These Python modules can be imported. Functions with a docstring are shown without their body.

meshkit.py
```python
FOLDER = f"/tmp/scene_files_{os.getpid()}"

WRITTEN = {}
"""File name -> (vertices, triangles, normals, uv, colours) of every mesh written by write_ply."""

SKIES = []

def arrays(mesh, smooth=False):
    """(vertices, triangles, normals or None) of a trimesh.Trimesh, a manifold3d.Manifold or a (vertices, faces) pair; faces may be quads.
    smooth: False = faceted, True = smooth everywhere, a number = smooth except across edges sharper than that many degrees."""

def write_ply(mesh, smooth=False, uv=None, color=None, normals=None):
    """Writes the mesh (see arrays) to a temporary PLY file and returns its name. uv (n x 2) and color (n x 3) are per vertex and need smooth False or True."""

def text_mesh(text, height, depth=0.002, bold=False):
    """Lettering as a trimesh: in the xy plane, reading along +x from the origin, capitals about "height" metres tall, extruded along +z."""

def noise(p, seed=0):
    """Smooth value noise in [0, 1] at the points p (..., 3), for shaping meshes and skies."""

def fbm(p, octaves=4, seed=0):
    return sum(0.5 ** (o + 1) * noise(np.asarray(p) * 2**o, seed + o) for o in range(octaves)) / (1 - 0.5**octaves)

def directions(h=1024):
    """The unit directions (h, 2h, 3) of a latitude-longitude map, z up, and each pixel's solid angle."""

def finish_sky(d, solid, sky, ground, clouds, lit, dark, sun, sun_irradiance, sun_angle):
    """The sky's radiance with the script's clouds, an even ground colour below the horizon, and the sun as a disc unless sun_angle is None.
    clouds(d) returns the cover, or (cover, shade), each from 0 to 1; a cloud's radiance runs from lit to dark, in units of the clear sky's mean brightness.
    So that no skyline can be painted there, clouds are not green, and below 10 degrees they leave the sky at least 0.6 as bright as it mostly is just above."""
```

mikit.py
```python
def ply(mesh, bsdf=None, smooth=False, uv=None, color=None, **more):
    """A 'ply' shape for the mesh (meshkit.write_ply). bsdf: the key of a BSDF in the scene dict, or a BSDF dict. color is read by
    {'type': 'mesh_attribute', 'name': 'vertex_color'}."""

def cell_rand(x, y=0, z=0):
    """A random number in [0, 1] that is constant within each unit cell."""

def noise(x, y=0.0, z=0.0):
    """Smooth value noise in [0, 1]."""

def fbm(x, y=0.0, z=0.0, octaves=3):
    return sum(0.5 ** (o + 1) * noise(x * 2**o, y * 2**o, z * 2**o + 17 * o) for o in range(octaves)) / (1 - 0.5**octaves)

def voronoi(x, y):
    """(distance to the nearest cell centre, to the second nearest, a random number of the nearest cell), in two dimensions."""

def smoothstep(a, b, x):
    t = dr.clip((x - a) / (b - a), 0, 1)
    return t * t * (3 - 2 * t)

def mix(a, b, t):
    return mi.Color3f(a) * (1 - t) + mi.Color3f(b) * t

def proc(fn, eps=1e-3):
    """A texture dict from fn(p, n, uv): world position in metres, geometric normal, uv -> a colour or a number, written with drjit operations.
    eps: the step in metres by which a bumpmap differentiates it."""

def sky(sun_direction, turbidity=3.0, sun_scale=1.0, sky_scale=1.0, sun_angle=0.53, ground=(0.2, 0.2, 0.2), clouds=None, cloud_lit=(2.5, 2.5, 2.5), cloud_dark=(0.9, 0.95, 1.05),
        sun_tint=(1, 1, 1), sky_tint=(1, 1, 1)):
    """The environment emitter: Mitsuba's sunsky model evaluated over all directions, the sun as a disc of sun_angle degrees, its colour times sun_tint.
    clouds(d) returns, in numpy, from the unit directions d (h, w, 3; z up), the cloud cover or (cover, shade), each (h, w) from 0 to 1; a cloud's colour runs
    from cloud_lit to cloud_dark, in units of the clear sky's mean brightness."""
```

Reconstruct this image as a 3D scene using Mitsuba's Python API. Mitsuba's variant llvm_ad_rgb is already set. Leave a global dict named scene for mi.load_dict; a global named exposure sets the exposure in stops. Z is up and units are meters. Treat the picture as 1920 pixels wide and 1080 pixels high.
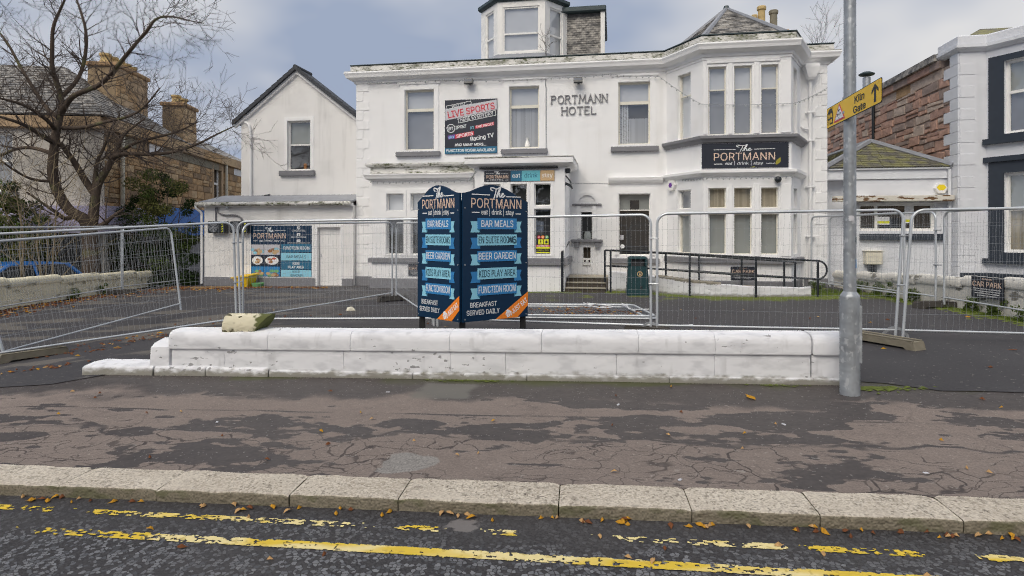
import math, random
import numpy as np, trimesh, drjit as dr, mitsuba as mi
import mikit, meshkit
from mikit import noise, fbm, voronoi, cell_rand, smoothstep, mix
from shapely.geometry import Polygon, LineString, Point, box as sbox
from shapely.ops import unary_union
from shapely import affinity
from scipy.spatial import cKDTree

# ------------------------------------------------------------------ camera, sky, exposure
scene, labels = {}, {}
exposure = 2.45
scene['camera'] = {'type': 'perspective', 'fov': 79.71, 'fov_axis': 'x', 'near_clip': 0.1, 'far_clip': 1500.0,
                   'principal_point_offset_y': 105.0 / 1080.0,
                   'to_world': mi.ScalarTransform4f().look_at([0, 0, 1.65], [0, 1, 1.65], [0, 0, 1])}


def clouds(d):
    q = np.stack([d[..., 0], d[..., 1], d[..., 2] * 0], -1) / (d[..., 2:3] + 0.30)
    a = meshkit.fbm(q * 1.15 + np.array([4.3, 1.7, 0]), 5, 3)
    b = meshkit.fbm(q * 3.1 + np.array([9.1, 5.2, 0]), 4, 8)
    az = np.clip(0.5 - 0.75 * d[..., 0] / np.maximum(np.hypot(d[..., 0], d[..., 1]), 1e-6), 0, 1)
    up = np.clip(d[..., 2] / 0.45, 0, 1)
    s = 3.0 * (a - 0.5) + 1.1 * (b - 0.5) + 0.50 * az + 0.30 * up + 0.14
    return np.ones_like(s), np.clip(s, 0, 1)


scene['sky'] = mikit.sky([-0.35, -0.70, 0.75], turbidity=3, sun_scale=0.34, sun_angle=40, clouds=clouds,
                         cloud_lit=(1.48, 1.48, 1.50), cloud_dark=(0.70, 0.83, 1.10), sun_tint=(0.90, 1.0, 1.17))

rng = random.Random(7)
nrng = np.random.default_rng(11)

# ------------------------------------------------------------------ materials
B = {}


def rgb(c):
    return {'type': 'rgb', 'value': [float(x) for x in c]}


def mat(name, col, rough=0.6, metallic=0.0, spec=0.5, bump=None, scale=0.002, eps=1e-3):
    tex = mikit.proc(col) if callable(col) else rgb(col)
    rt = mikit.proc(rough) if callable(rough) else float(rough)
    b = {'type': 'principled', 'base_color': tex, 'roughness': rt, 'metallic': float(metallic), 'specular': float(spec)}
    if bump is not None:
        b = {'type': 'bumpmap', 'tex': mikit.proc(bump, eps), 'scale': float(scale), 'bsdf': b}
    scene['mat_' + name] = {'type': 'twosided', 'bsdf': b}


def C3(r, g, b):
    return mi.Color3f(r, g, b)


def painted(base, dirt=(0.42, 0.40, 0.36), amount=0.35, streak=0.5):
    def fn(p, n, uv):
        s = fbm(p.x * 5.0 + p.y * 3.1, p.z * 0.45, p.y * 2.0, 4)
        m = fbm(p.x * 1.1, p.y * 1.1, p.z * 1.3, 4)
        f = noise(p.x * 38, p.y * 38, p.z * 38)
        t = smoothstep(0.52, 0.85, s) * streak + smoothstep(0.5, 0.8, m) * 0.45
        t = t * amount + (f - 0.5) * 0.05
        return mix(base, dirt, dr.clip(t, 0, 1))
    return fn


def plain_noise(base, var=0.12, f=9.0):
    def fn(p, n, uv):
        v = fbm(p.x * f, p.y * f, p.z * f, 3)
        return mi.Color3f(base) * (1 + (v - 0.5) * 2 * var)
    return fn


def course_bump(p, n, uv):
    # faint lined-out render: horizontal beds every 0.32 m and soft trowel unevenness
    z = p.z / 0.32
    g = dr.abs(z - dr.round(z))
    return fbm(p.x * 2.2, p.y * 2.2, p.z * 2.2, 3) * 1.0 - smoothstep(0.028, 0.0, g) * 0.25


mat('white_render', painted((0.80, 0.80, 0.80), amount=0.30), 0.75, bump=course_bump, scale=0.010, eps=4e-3)
mat('annex_render', painted((0.76, 0.75, 0.735), (0.38, 0.375, 0.36), 0.50, 0.70), 0.8)
mat('white_trim', painted((0.80, 0.80, 0.80), amount=0.24), 0.55)


def mossy(p, n, uv):
    m = fbm(p.x * 3.0, p.y * 3.0, p.z * 6.0, 4)
    f = fbm(p.x * 17, p.y * 17, p.z * 25, 3)
    t = smoothstep(0.40, 0.66, m * 0.65 + f * 0.35)
    return mix(mix((0.66, 0.65, 0.62), (0.25, 0.25, 0.21), t), (0.10, 0.115, 0.06), smoothstep(0.55, 0.7, f) * t)


mat('mossy_white', mossy, 0.85)
mat('grey_paint', plain_noise((0.185, 0.185, 0.20), 0.10), 0.6)
mat('upvc', plain_noise((0.78, 0.77, 0.74), 0.03), 0.35)
mat('cream_frame', plain_noise((0.68, 0.655, 0.57), 0.06), 0.45)
mat('navy_paint', plain_noise((0.028, 0.036, 0.05), 0.12), 0.45)
scene['mat_glass'] = {'type': 'thindielectric', 'int_ior': 1.90}
mat('blind_light', plain_noise((0.50, 0.52, 0.55), 0.10, 2.0), 0.9)
mat('blind_sky_reflection', plain_noise((0.60, 0.63, 0.67), 0.12, 1.6), 0.9)  # pale tone painted in for bright sky mirrored in the canted bay panes
mat('blind_grey', plain_noise((0.20, 0.215, 0.245), 0.22, 1.4), 0.9)
mat('blind_pale', plain_noise((0.30, 0.325, 0.32), 0.10, 1.8), 0.9)


def fold_shading(p, n, uv):
    v = noise(p.x * 26, p.y * 9, 0.0)  # light and dark bands paint the shading of folds on a flat sheet
    return mi.Color3f(0.36, 0.33, 0.26) * (0.72 + 0.5 * v)


mat('curtain_tan_reflection', fold_shading, 0.95)  # tan stands in for the stone houses mirrored in the bay panes
def net_fold_shading(p, n, uv):
    v = noise(p.x * 30, p.y * 11, 0.0)  # net folds are shaded by colour alone, the sheet is flat
    return mi.Color3f(0.30, 0.315, 0.34) * (0.78 + 0.4 * v)


mat('curtain_net', net_fold_shading, 0.95)
mat('room_dark', (0.022, 0.024, 0.027), 0.8)  # near-black tone stands in for the shade inside unlit rooms
mat('slate', plain_noise((0.115, 0.115, 0.12), 0.45, 6.0), 0.65)


def slate_brown_fn(p, n, uv):
    v = fbm(p.x * 7, p.y * 7, p.z * 7, 3)
    return mix((0.10, 0.097, 0.095), (0.36, 0.34, 0.31), smoothstep(0.3, 0.75, v))


mat('slate_worn', slate_brown_fn, 0.7)
mat('lead', plain_noise((0.235, 0.245, 0.27), 0.18), 0.5, 0.0)
mat('lead_dark', plain_noise((0.035, 0.055, 0.06), 0.3), 0.5)
mat('roof_tile', plain_noise((0.030, 0.034, 0.042), 0.2), 0.55)
mat('black_metal', plain_noise((0.018, 0.022, 0.027), 0.15), 0.38)


def galv(p, n, uv):
    a, b_, c = voronoi(p.x * 60 + p.y * 47, p.z * 30 + p.y * 20)
    m = fbm(p.x * 6, p.y * 6, p.z * 2.5, 3)
    v = 0.33 + 0.16 * c + 0.16 * (m - 0.4)
    return C3(v * 0.95, v * 1.0, v * 1.06)


mat('galvanised', galv, 0.38, 0.55)
mat('fence_steel', plain_noise((0.56, 0.59, 0.62), 0.15, 4.0), 0.36, 0.4)
mat('fence_wire', (0.34, 0.36, 0.385), 0.45, 0.4)


def galv_worn(p, n, uv):
    s = fbm(p.x * 9 + p.y * 7, p.z * 6, 0, 4)
    c = noise(p.x * 55 + p.y * 30, p.z * 40)
    st = smoothstep(0.60, 0.72, fbm(p.x * 30, p.y * 30, p.z * 16, 3))
    v = 0.27 + 0.20 * (s - 0.4) + 0.07 * c
    return mix(C3(v * 0.93, v * 1.0, v * 1.07), (0.60, 0.61, 0.62), st * 0.55)


mat('post_galvanised', galv_worn, 0.42, 0.35)


def granite(p, n, uv):
    f = noise(p.x * 100, p.y * 100, p.z * 100) * 1.5 - 0.25
    g = noise(p.x * 62 + 9, p.y * 62, p.z * 62)
    m = fbm(p.x * 2.5, p.y * 2.5, p.z * 2, 3)
    pit = smoothstep(0.62, 0.75, fbm(p.x * 26, p.y * 34, p.z * 26, 3))
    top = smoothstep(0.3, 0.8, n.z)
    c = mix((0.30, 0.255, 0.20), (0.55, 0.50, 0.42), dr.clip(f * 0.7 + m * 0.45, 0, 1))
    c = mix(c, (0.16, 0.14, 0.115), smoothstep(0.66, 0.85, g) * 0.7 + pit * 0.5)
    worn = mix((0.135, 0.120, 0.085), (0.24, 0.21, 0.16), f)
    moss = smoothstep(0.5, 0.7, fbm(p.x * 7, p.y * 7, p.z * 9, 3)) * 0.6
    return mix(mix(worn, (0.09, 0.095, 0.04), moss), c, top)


def granite_bump(p, n, uv):
    return noise(p.x * 90, p.y * 90, p.z * 90) * 0.5 + fbm(p.x * 28, p.y * 34, p.z * 28, 3)


mat('granite', granite, 0.85, bump=granite_bump, scale=0.012, eps=3e-3)


def wall_paint(p, n, uv):
    chip = fbm(p.x * 16.0, p.y * 18.0, p.z * 26.0, 5)
    where = fbm(p.x * 1.3 + 4, p.y * 1.3, p.z * 2.2, 3)
    low = p.z - 0.012 * p.x
    h = low + (fbm(p.x * 14, p.y * 14, p.z * 20, 3) - 0.5) * 0.12
    worn = smoothstep(0.685, 0.71, chip * 0.62 + where * 0.43)
    base = mix((0.69, 0.695, 0.715), (0.56, 0.565, 0.585), smoothstep(0.45, 0.75, fbm(p.x * 5, p.y * 5, p.z * 9, 4)))
    c = mix(base, (0.16, 0.16, 0.165), worn * 0.8)
    drip = smoothstep(0.60, 0.80, fbm(p.x * 11, p.y * 11, p.z * 2.2, 4)) * 0.30
    c = mix(c, (0.30, 0.30, 0.30), drip)
    grime = smoothstep(0.10, 0.02, h)
    return mix(c, (0.19, 0.18, 0.145), grime * 0.9)


mat('wall_paint', wall_paint, 0.7, bump=lambda p, n, uv: fbm(p.x * 24, p.y * 24, p.z * 24, 4), scale=0.007, eps=3e-3)


def cream(p, n, uv):
    chip = fbm(p.x * 5.0, p.y * 5.0, p.z * 8.0, 5)
    m = fbm(p.x * 2, p.y * 2, p.z * 3, 3)
    c = mix((0.80, 0.735, 0.54), (0.62, 0.57, 0.42), m)
    return mix(c, (0.16, 0.145, 0.09), smoothstep(0.62, 0.70, chip) * 0.7)


def cream_r(p, n, uv):
    chip = fbm(p.x * 5.0, p.y * 4.0, p.z * 8.0, 5)
    c = mix((0.68, 0.655, 0.60), (0.52, 0.50, 0.45), fbm(p.x * 2, p.y * 2, p.z * 3, 3))
    return mix(c, (0.12, 0.11, 0.09), smoothstep(0.63, 0.69, chip) * 0.85)


mat('cream_paint', cream, 0.8)
mat('cream_flaking', cream_r, 0.8)


def mosscap(p, n, uv):
    chip = fbm(p.x * 17, p.y * 17, p.z * 17, 4)
    c = mix((0.66, 0.60, 0.44), (0.50, 0.47, 0.34), fbm(p.x * 6, p.y * 6, p.z * 6, 3))
    c = mix(c, (0.10, 0.09, 0.05), smoothstep(0.60, 0.66, chip))
    return mix(c, (0.09, 0.10, 0.03), smoothstep(-3.06, -3.00, p.x + (chip - 0.5) * 0.25))


mat('loose_cap', mosscap, 0.9, bump=lambda p, n, uv: fbm(p.x * 20, p.y * 20, p.z * 20, 4), scale=0.03, eps=3e-3)

CS, SN = 0.9937, 0.1119      # the street runs this way: s along it, v across it


def road_fn(p, n, uv):
    a, b_, c = voronoi(p.x * 38, p.y * 38)
    a2, b2, c2 = voronoi(p.x * 105 + 7, p.y * 105 + 3)
    m = fbm(p.x * 1.2, p.y * 1.9, 0, 4)
    v = p.x * SN + p.y * CS
    chip = smoothstep(0.06, 0.22, b_ - a) * smoothstep(0.30, 0.5, c)
    worn = smoothstep(3.46, 3.0, v + (m - 0.5) * 0.9)
    base = mix((0.026, 0.025, 0.027), (0.074, 0.070, 0.071), c2 * 0.45 + m * 0.5)
    chipc = mix((0.075, 0.08, 0.09), (0.23, 0.235, 0.25), smoothstep(0.3, 1.0, c))
    col = mix(base, chipc, chip * (0.16 + 0.60 * worn))
    patch = smoothstep(0.22, 0.16, dr.sqrt(dr.square(p.x + 0.30) * 2.2 + dr.square((p.y - 3.62) * 3.0)) + (fbm(p.x * 11, p.y * 11, 0, 4) - 0.5) * 0.42)
    return mix(col, (0.20, 0.185, 0.18), patch * 0.8)


def road_bump(p, n, uv):
    a, b_, c = voronoi(p.x * 38, p.y * 38)
    return smoothstep(0.02, 0.25, b_ - a) * (0.4 + c)


def road_rough(p, n, uv):
    m = fbm(p.x * 1.4, p.y * 2.2, 0, 3)
    return 0.30 + 0.40 * m


mat('road_asphalt', road_fn, road_rough, 0.0, 0.22, bump=road_bump, scale=0.004, eps=1.5e-3)


def pave_parts(p):
    s = p.x * CS - p.y * SN
    v = p.x * SN + p.y * CS
    wx, wy = (fbm(s * 2.3, v * 2.3, 3.0, 4) - 0.5), (fbm(s * 2.3 + 31, v * 2.3, 7.0, 4) - 0.5)
    n1 = fbm(s * 0.55 + 3.1, v * 1.5 + 1.4, 0.0, 4)
    n2 = fbm(s * 2.1, v * 4.6, 5.0, 5)
    n3 = fbm(s * 9.0, v * 15.0, 2.0, 3)
    near_wall = smoothstep(5.80, 6.15, v + wy * 0.9)
    wet = smoothstep(0.545, 0.570, n1 * 0.42 + n2 * 0.46 + n3 * 0.12)
    seam1 = smoothstep(0.030, 0.010, dr.abs(v - 5.50 - wy * 0.10 - 0.012 * s))
    seam2 = smoothstep(0.045, 0.012, dr.abs(v - 4.90 - wy * 0.42))
    a, b_, c = voronoi((s + wx * 0.9) * 1.7, (v + wy * 0.7) * 2.6)
    a2, b2, c2 = voronoi((s + wx * 0.6) * 4.2 + 5, (v + wy * 0.5) * 6.5)
    low = smoothstep(5.0, 4.75, v + wy * 0.5)
    crack = smoothstep(0.050, 0.012, (b_ - a) + (n3 - 0.5) * 0.05) * (0.25 + 0.75 * low) * smoothstep(0.38, 0.46, n1)
    fine = smoothstep(0.075, 0.02, (b2 - a2) + (n3 - 0.5) * 0.08) * low * smoothstep(0.44, 0.52, fbm(s * 1.3 + 9, v * 1.5, 1.0, 3))
    crack = dr.maximum(crack, fine * 0.8)
    wet = dr.maximum(dr.maximum(wet, near_wall), dr.maximum(seam1, seam2) * smoothstep(0.25, 0.5, n2))
    return s, v, wet, crack, n2, n3


def pave_fn(p, n, uv):
    s, v, wet, crack, n2, n3 = pave_parts(p)
    g = noise(p.x * 95, p.y * 95)
    g2 = noise(p.x * 45, p.y * 45)
    dry = mix((0.128, 0.104, 0.092), (0.228, 0.188, 0.166), g * 0.55 + n2 * 0.3 + n3 * 0.25)
    wetc = mix((0.026, 0.023, 0.024), (0.062, 0.053, 0.051), g2 * 0.5 + n3 * 0.5)
    c = mix(dry, wetc, dr.maximum(wet * 0.90, crack * 0.85))
    speck = smoothstep(0.90, 0.94, noise(p.x * 48 + 5, p.y * 48)) * 0.5
    c = mix(c, (0.30, 0.28, 0.26), speck)
    lid = dr.sqrt(dr.square((p.x + 0.78) / 0.17) + dr.square((p.y - 4.42) / 0.15))
    c = mix(c, mix((0.15, 0.14, 0.13), (0.27, 0.255, 0.24), g), smoothstep(1.06, 0.98, lid + (n2 - 0.5) * 2.2))
    pt = dr.maximum(dr.abs((s + 1.40) / 0.30), dr.abs((v - 6.30) / 0.30))
    c = mix(c, (0.13, 0.125, 0.11), smoothstep(1.15, 0.85, pt + (n2 - 0.5) * 0.7) * 0.75)
    green = smoothstep(6.55, 6.80, v + (n2 - 0.5) * 0.5) * smoothstep(0.45, 0.62, fbm(s * 1.1, 2.0, 0.0, 3))
    return mix(c, (0.055, 0.065, 0.018), green * 0.7)


def pave_rough(p, n, uv):
    s, v, wet, crack, n2, n3 = pave_parts(p)
    return 0.85 - 0.40 * wet


mat('pavement_asphalt', pave_fn, pave_rough, 0.0, 0.28, bump=lambda p, n, uv: noise(p.x * 110, p.y * 110) + 2.0 * fbm(p.x * 14, p.y * 14, 0, 3), scale=0.0022, eps=2e-3)


def park_fn(p, n, uv):
    m = fbm(p.x * 0.55, p.y * 0.8, 0, 4)
    g = noise(p.x * 75, p.y * 75)
    l = fbm(p.x * 0.9 + p.y * 0.35, p.y * 2.3 - p.x * 0.5, 5, 4)
    c = mix((0.030, 0.029, 0.032), (0.060, 0.057, 0.060), m * 0.8 + g * 0.4)
    c = mix(c, (0.135, 0.122, 0.105), smoothstep(0.58, 0.68, l) * 0.65 * smoothstep(-1.5, -4.5, p.x + m * 2))
    moss = smoothstep(0.56, 0.66, fbm(p.x * 2.1, p.y * 2.1, 2, 4)) * smoothstep(13.6, 14.8, p.y + (m - 0.5)) * smoothstep(0.0, 2.0, p.x)
    c = mix(c, (0.10, 0.12, 0.022), moss * 0.8)
    speck = smoothstep(0.92, 0.95, noise(p.x * 22, p.y * 22)) * 0.45
    return mix(c, (0.24, 0.22, 0.19), speck)


mat('car_park_asphalt', park_fn, lambda p, n, uv: 0.45 + 0.4 * fbm(p.x * 0.9, p.y * 1.2, 1, 3), 0.0, 0.3, bump=lambda p, n, uv: noise(p.x * 70, p.y * 70) + 2 * fbm(p.x * 9, p.y * 9, 0, 3), scale=0.003, eps=3e-3)
mat('earth', plain_noise((0.06, 0.055, 0.04), 0.3, 1.0), 0.95)


def yellow_fn(p, n, uv):
    f = fbm(p.x * 30, p.y * 30, 0, 3)
    l = fbm(p.x * 2.2, p.y * 6, 4, 3)
    c = mix((0.63, 0.445, 0.035), (0.70, 0.59, 0.28), smoothstep(0.42, 0.6, l))
    return mix(c, (0.42, 0.30, 0.05), smoothstep(0.62, 0.8, f) * 0.6)


mat('yellow_marking', yellow_fn, 0.6)
for i, c in enumerate([(0.43, 0.27, 0.21), (0.37, 0.235, 0.19), (0.46, 0.37, 0.31), (0.30, 0.23, 0.20)]):
    mat('red_stone_%d' % i, plain_noise(c, 0.38, 7.0), 0.9)
mat('red_mortar', plain_noise((0.32, 0.255, 0.22), 0.2, 9.0), 0.95)
for i, c in enumerate([(0.46, 0.30, 0.155), (0.37, 0.24, 0.13), (0.50, 0.36, 0.21), (0.26, 0.18, 0.11)]):
    mat('tan_stone_%d' % i, plain_noise(c, 0.34, 5.0), 0.9)
mat('tan_mortar', plain_noise((0.27, 0.20, 0.125), 0.2, 9.0), 0.95)
mat('tan_ashlar', plain_noise((0.42, 0.30, 0.185), 0.42, 3.5), 0.9)
mat('pot_buff', plain_noise((0.50, 0.37, 0.17), 0.25, 9.0), 0.85)
mat('pot_grey', plain_noise((0.22, 0.20, 0.15), 0.35, 9.0), 0.9)


def bark_fn(p, n, uv):
    v = fbm(p.x * 14, p.y * 14, p.z * 4, 4)
    c = mix((0.035, 0.025, 0.020), (0.115, 0.085, 0.062), v)
    return mix(c, (0.115, 0.12, 0.05), smoothstep(0.58, 0.75, fbm(p.x * 3, p.y * 3, p.z * 2, 3)) * 0.6)


mat('bark', bark_fn, 0.95)
mat('twig', (0.085, 0.066, 0.055), 0.9)
mat('twig_pale', (0.21, 0.165, 0.10), 0.9)


def leaf(name, c, tr=0.35):
    scene['mat_' + name] = {'type': 'principledthin', 'base_color': rgb(c), 'roughness': 0.55, 'diff_trans': tr}


leaf('leaf_dark', (0.038, 0.062, 0.024))
leaf('leaf_mid', (0.090, 0.125, 0.038))
leaf('leaf_olive', (0.12, 0.125, 0.045))
leaf('grass_green', (0.13, 0.19, 0.030), 0.5)
leaf('leaf_yellow', (0.52, 0.27, 0.035), 0.3)
leaf('leaf_brown', (0.175, 0.072, 0.036), 0.2)
leaf('leaf_pale', (0.48, 0.30, 0.14), 0.2)
mat('moss_dark', plain_noise((0.040, 0.048, 0.014), 0.5, 22.0), 0.95)
mat('moss', plain_noise((0.085, 0.108, 0.018), 0.5, 22.0), 0.95)
mat('sign_navy', plain_noise((0.005, 0.027, 0.066), 0.12, 1.5), 0.30, 0.0, 0.28)
mat('sign_dark', (0.020, 0.024, 0.036), 0.35)
mat('sign_white', (0.78, 0.79, 0.80), 0.45)
mat('sign_peach', (0.72, 0.53, 0.42), 0.45)
mat('sign_blue', (0.030, 0.20, 0.46), 0.4)
mat('sign_sky', (0.26, 0.58, 0.72), 0.4)
mat('sign_midblue', (0.016, 0.125, 0.225), 0.4)
mat('sign_teal', (0.13, 0.46, 0.54), 0.4)
mat('sign_orange', (0.86, 0.235, 0.018), 0.4)
mat('sign_ink', (0.018, 0.060, 0.095), 0.5)
mat('sign_red', (0.55, 0.035, 0.055), 0.45)
mat('sign_gold', (0.52, 0.36, 0.19), 0.5)
mat('sign_grey', (0.50, 0.50, 0.53), 0.5)
mat('sign_green', (0.16, 0.42, 0.16), 0.5)
mat('sign_yellow', (0.84, 0.52, 0.012), 0.4)
mat('badge_yellow', (0.80, 0.62, 0.02), 0.5)
mat('sign_olive', (0.30, 0.27, 0.03), 0.5)
mat('sign_lime', (0.66, 0.66, 0.02), 0.5)
mat('sign_black', (0.012, 0.012, 0.013), 0.5)
mat('sign_purple', (0.15, 0.05, 0.30), 0.5)
mat('food_brown', plain_noise((0.30, 0.13, 0.04), 0.6, 60), 0.6)
mat('food_red', plain_noise((0.50, 0.08, 0.04), 0.5, 60), 0.6)
mat('lavender', painted((0.50, 0.47, 0.66), amount=0.2), 0.6)
mat('fascia_blue', (0.010, 0.125, 0.46), 0.5)
mat('bin_green', plain_noise((0.006, 0.036, 0.042), 0.15), 0.42)
mat('yellow_plastic', plain_noise((0.72, 0.47, 0.01), 0.12), 0.45)
mat('car_blue', (0.015, 0.13, 0.42), 0.2, 0.2)
mat('rubber', (0.02, 0.02, 0.02), 0.85)
mat('rubber_block', plain_noise((0.185, 0.165, 0.125), 0.3, 14.0), 0.9)
mat('dark_block', plain_noise((0.055, 0.050, 0.045), 0.4, 14.0), 0.9)
mat('concrete', plain_noise((0.26, 0.235, 0.19), 0.35, 10.0), 0.92)
mat('step_nosing', plain_noise((0.20, 0.185, 0.145), 0.3, 12.0), 0.9)
mat('step_dark', plain_noise((0.060, 0.050, 0.038), 0.4, 12.0), 0.95)
mat('timber', plain_noise((0.24, 0.15, 0.07), 0.3, 12.0), 0.85)
mat('green_roof', lambda p, n, uv: mix((0.10, 0.095, 0.080), (0.165, 0.160, 0.075), smoothstep(0.35, 0.65, fbm(p.x * 4, p.y * 4, p.z * 4, 4))), 0.9)
mat('grey_house', painted((0.66, 0.675, 0.71), (0.40, 0.40, 0.42), 0.3), 0.7)
mat('old_render', painted((0.55, 0.52, 0.475), (0.30, 0.25, 0.18), 0.7), 0.8)
mat('rusty_ledge', lambda p, n, uv: mix((0.60, 0.57, 0.50), (0.14, 0.075, 0.035), smoothstep(0.50, 0.60, fbm(p.x * 6, p.y * 6, p.z * 14, 4))), 0.85)
mat('parchment', plain_noise((0.66, 0.62, 0.50), 0.1), 0.7)


# ------------------------------------------------------------------ helpers
used = set()


def key_for(base):
    if base not in used:
        used.add(base)
        return base
    i = 1
    while '%s_%03d' % (base, i) in used:
        i += 1
    k = '%s_%03d' % (base, i)
    used.add(k)
    return k


def cat(ms):
    if isinstance(ms, trimesh.Trimesh):
        return ms
    return trimesh.util.concatenate(list(ms))


def thing(name, label=None, category=None, group=None):
    k = key_for(name)
    if label:
        labels[k] = {'label': label, 'category': category}
        if group:
            labels[k]['group'] = group
    return k


def part(parent, name, mesh, m, smooth=False, kind=None, label=None):
    k = key_for(parent + '__' + name)
    scene[k] = mikit.ply(cat(mesh), 'mat_' + m, smooth=smooth)
    if kind or label:
        labels[k] = {}
        if kind:
            labels[k]['kind'] = kind
        if label:
            labels[k]['label'] = label
    return k


def solo(name, mesh, m, label, category=None, group=None, kind=None, smooth=False):
    k = key_for(name)
    scene[k] = mikit.ply(cat(mesh), 'mat_' + m, smooth=smooth)
    labels[k] = {'label': label}
    if category:
        labels[k]['category'] = category
    if group:
        labels[k]['group'] = group
    if kind:
        labels[k]['kind'] = kind
    return k


def S01(t):
    t = np.clip(t, 0, 1)
    return t * t * (3 - 2 * t)


def gz(x, y):
    x, y = np.asarray(x, float), np.asarray(y, float)
    return 0.012 * np.clip(x, -16, 16) - 0.21 * S01((-4.6 - x) / 3.2) * (1 - S01((y - 10.0) / 5.0)) - 0.5 * S01((-12.1 - x) / 0.5) * S01((y - 8) / 3)


def extrude(poly, d):
    out = []
    for g in getattr(poly, 'geoms', [poly]):
        if g.is_empty or g.area < 1e-9 or g.geom_type != 'Polygon':
            continue
        out.append(trimesh.creation.extrude_polygon(g, d, engine='earcut'))
    return trimesh.util.concatenate(out)


TEXT = {}


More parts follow.
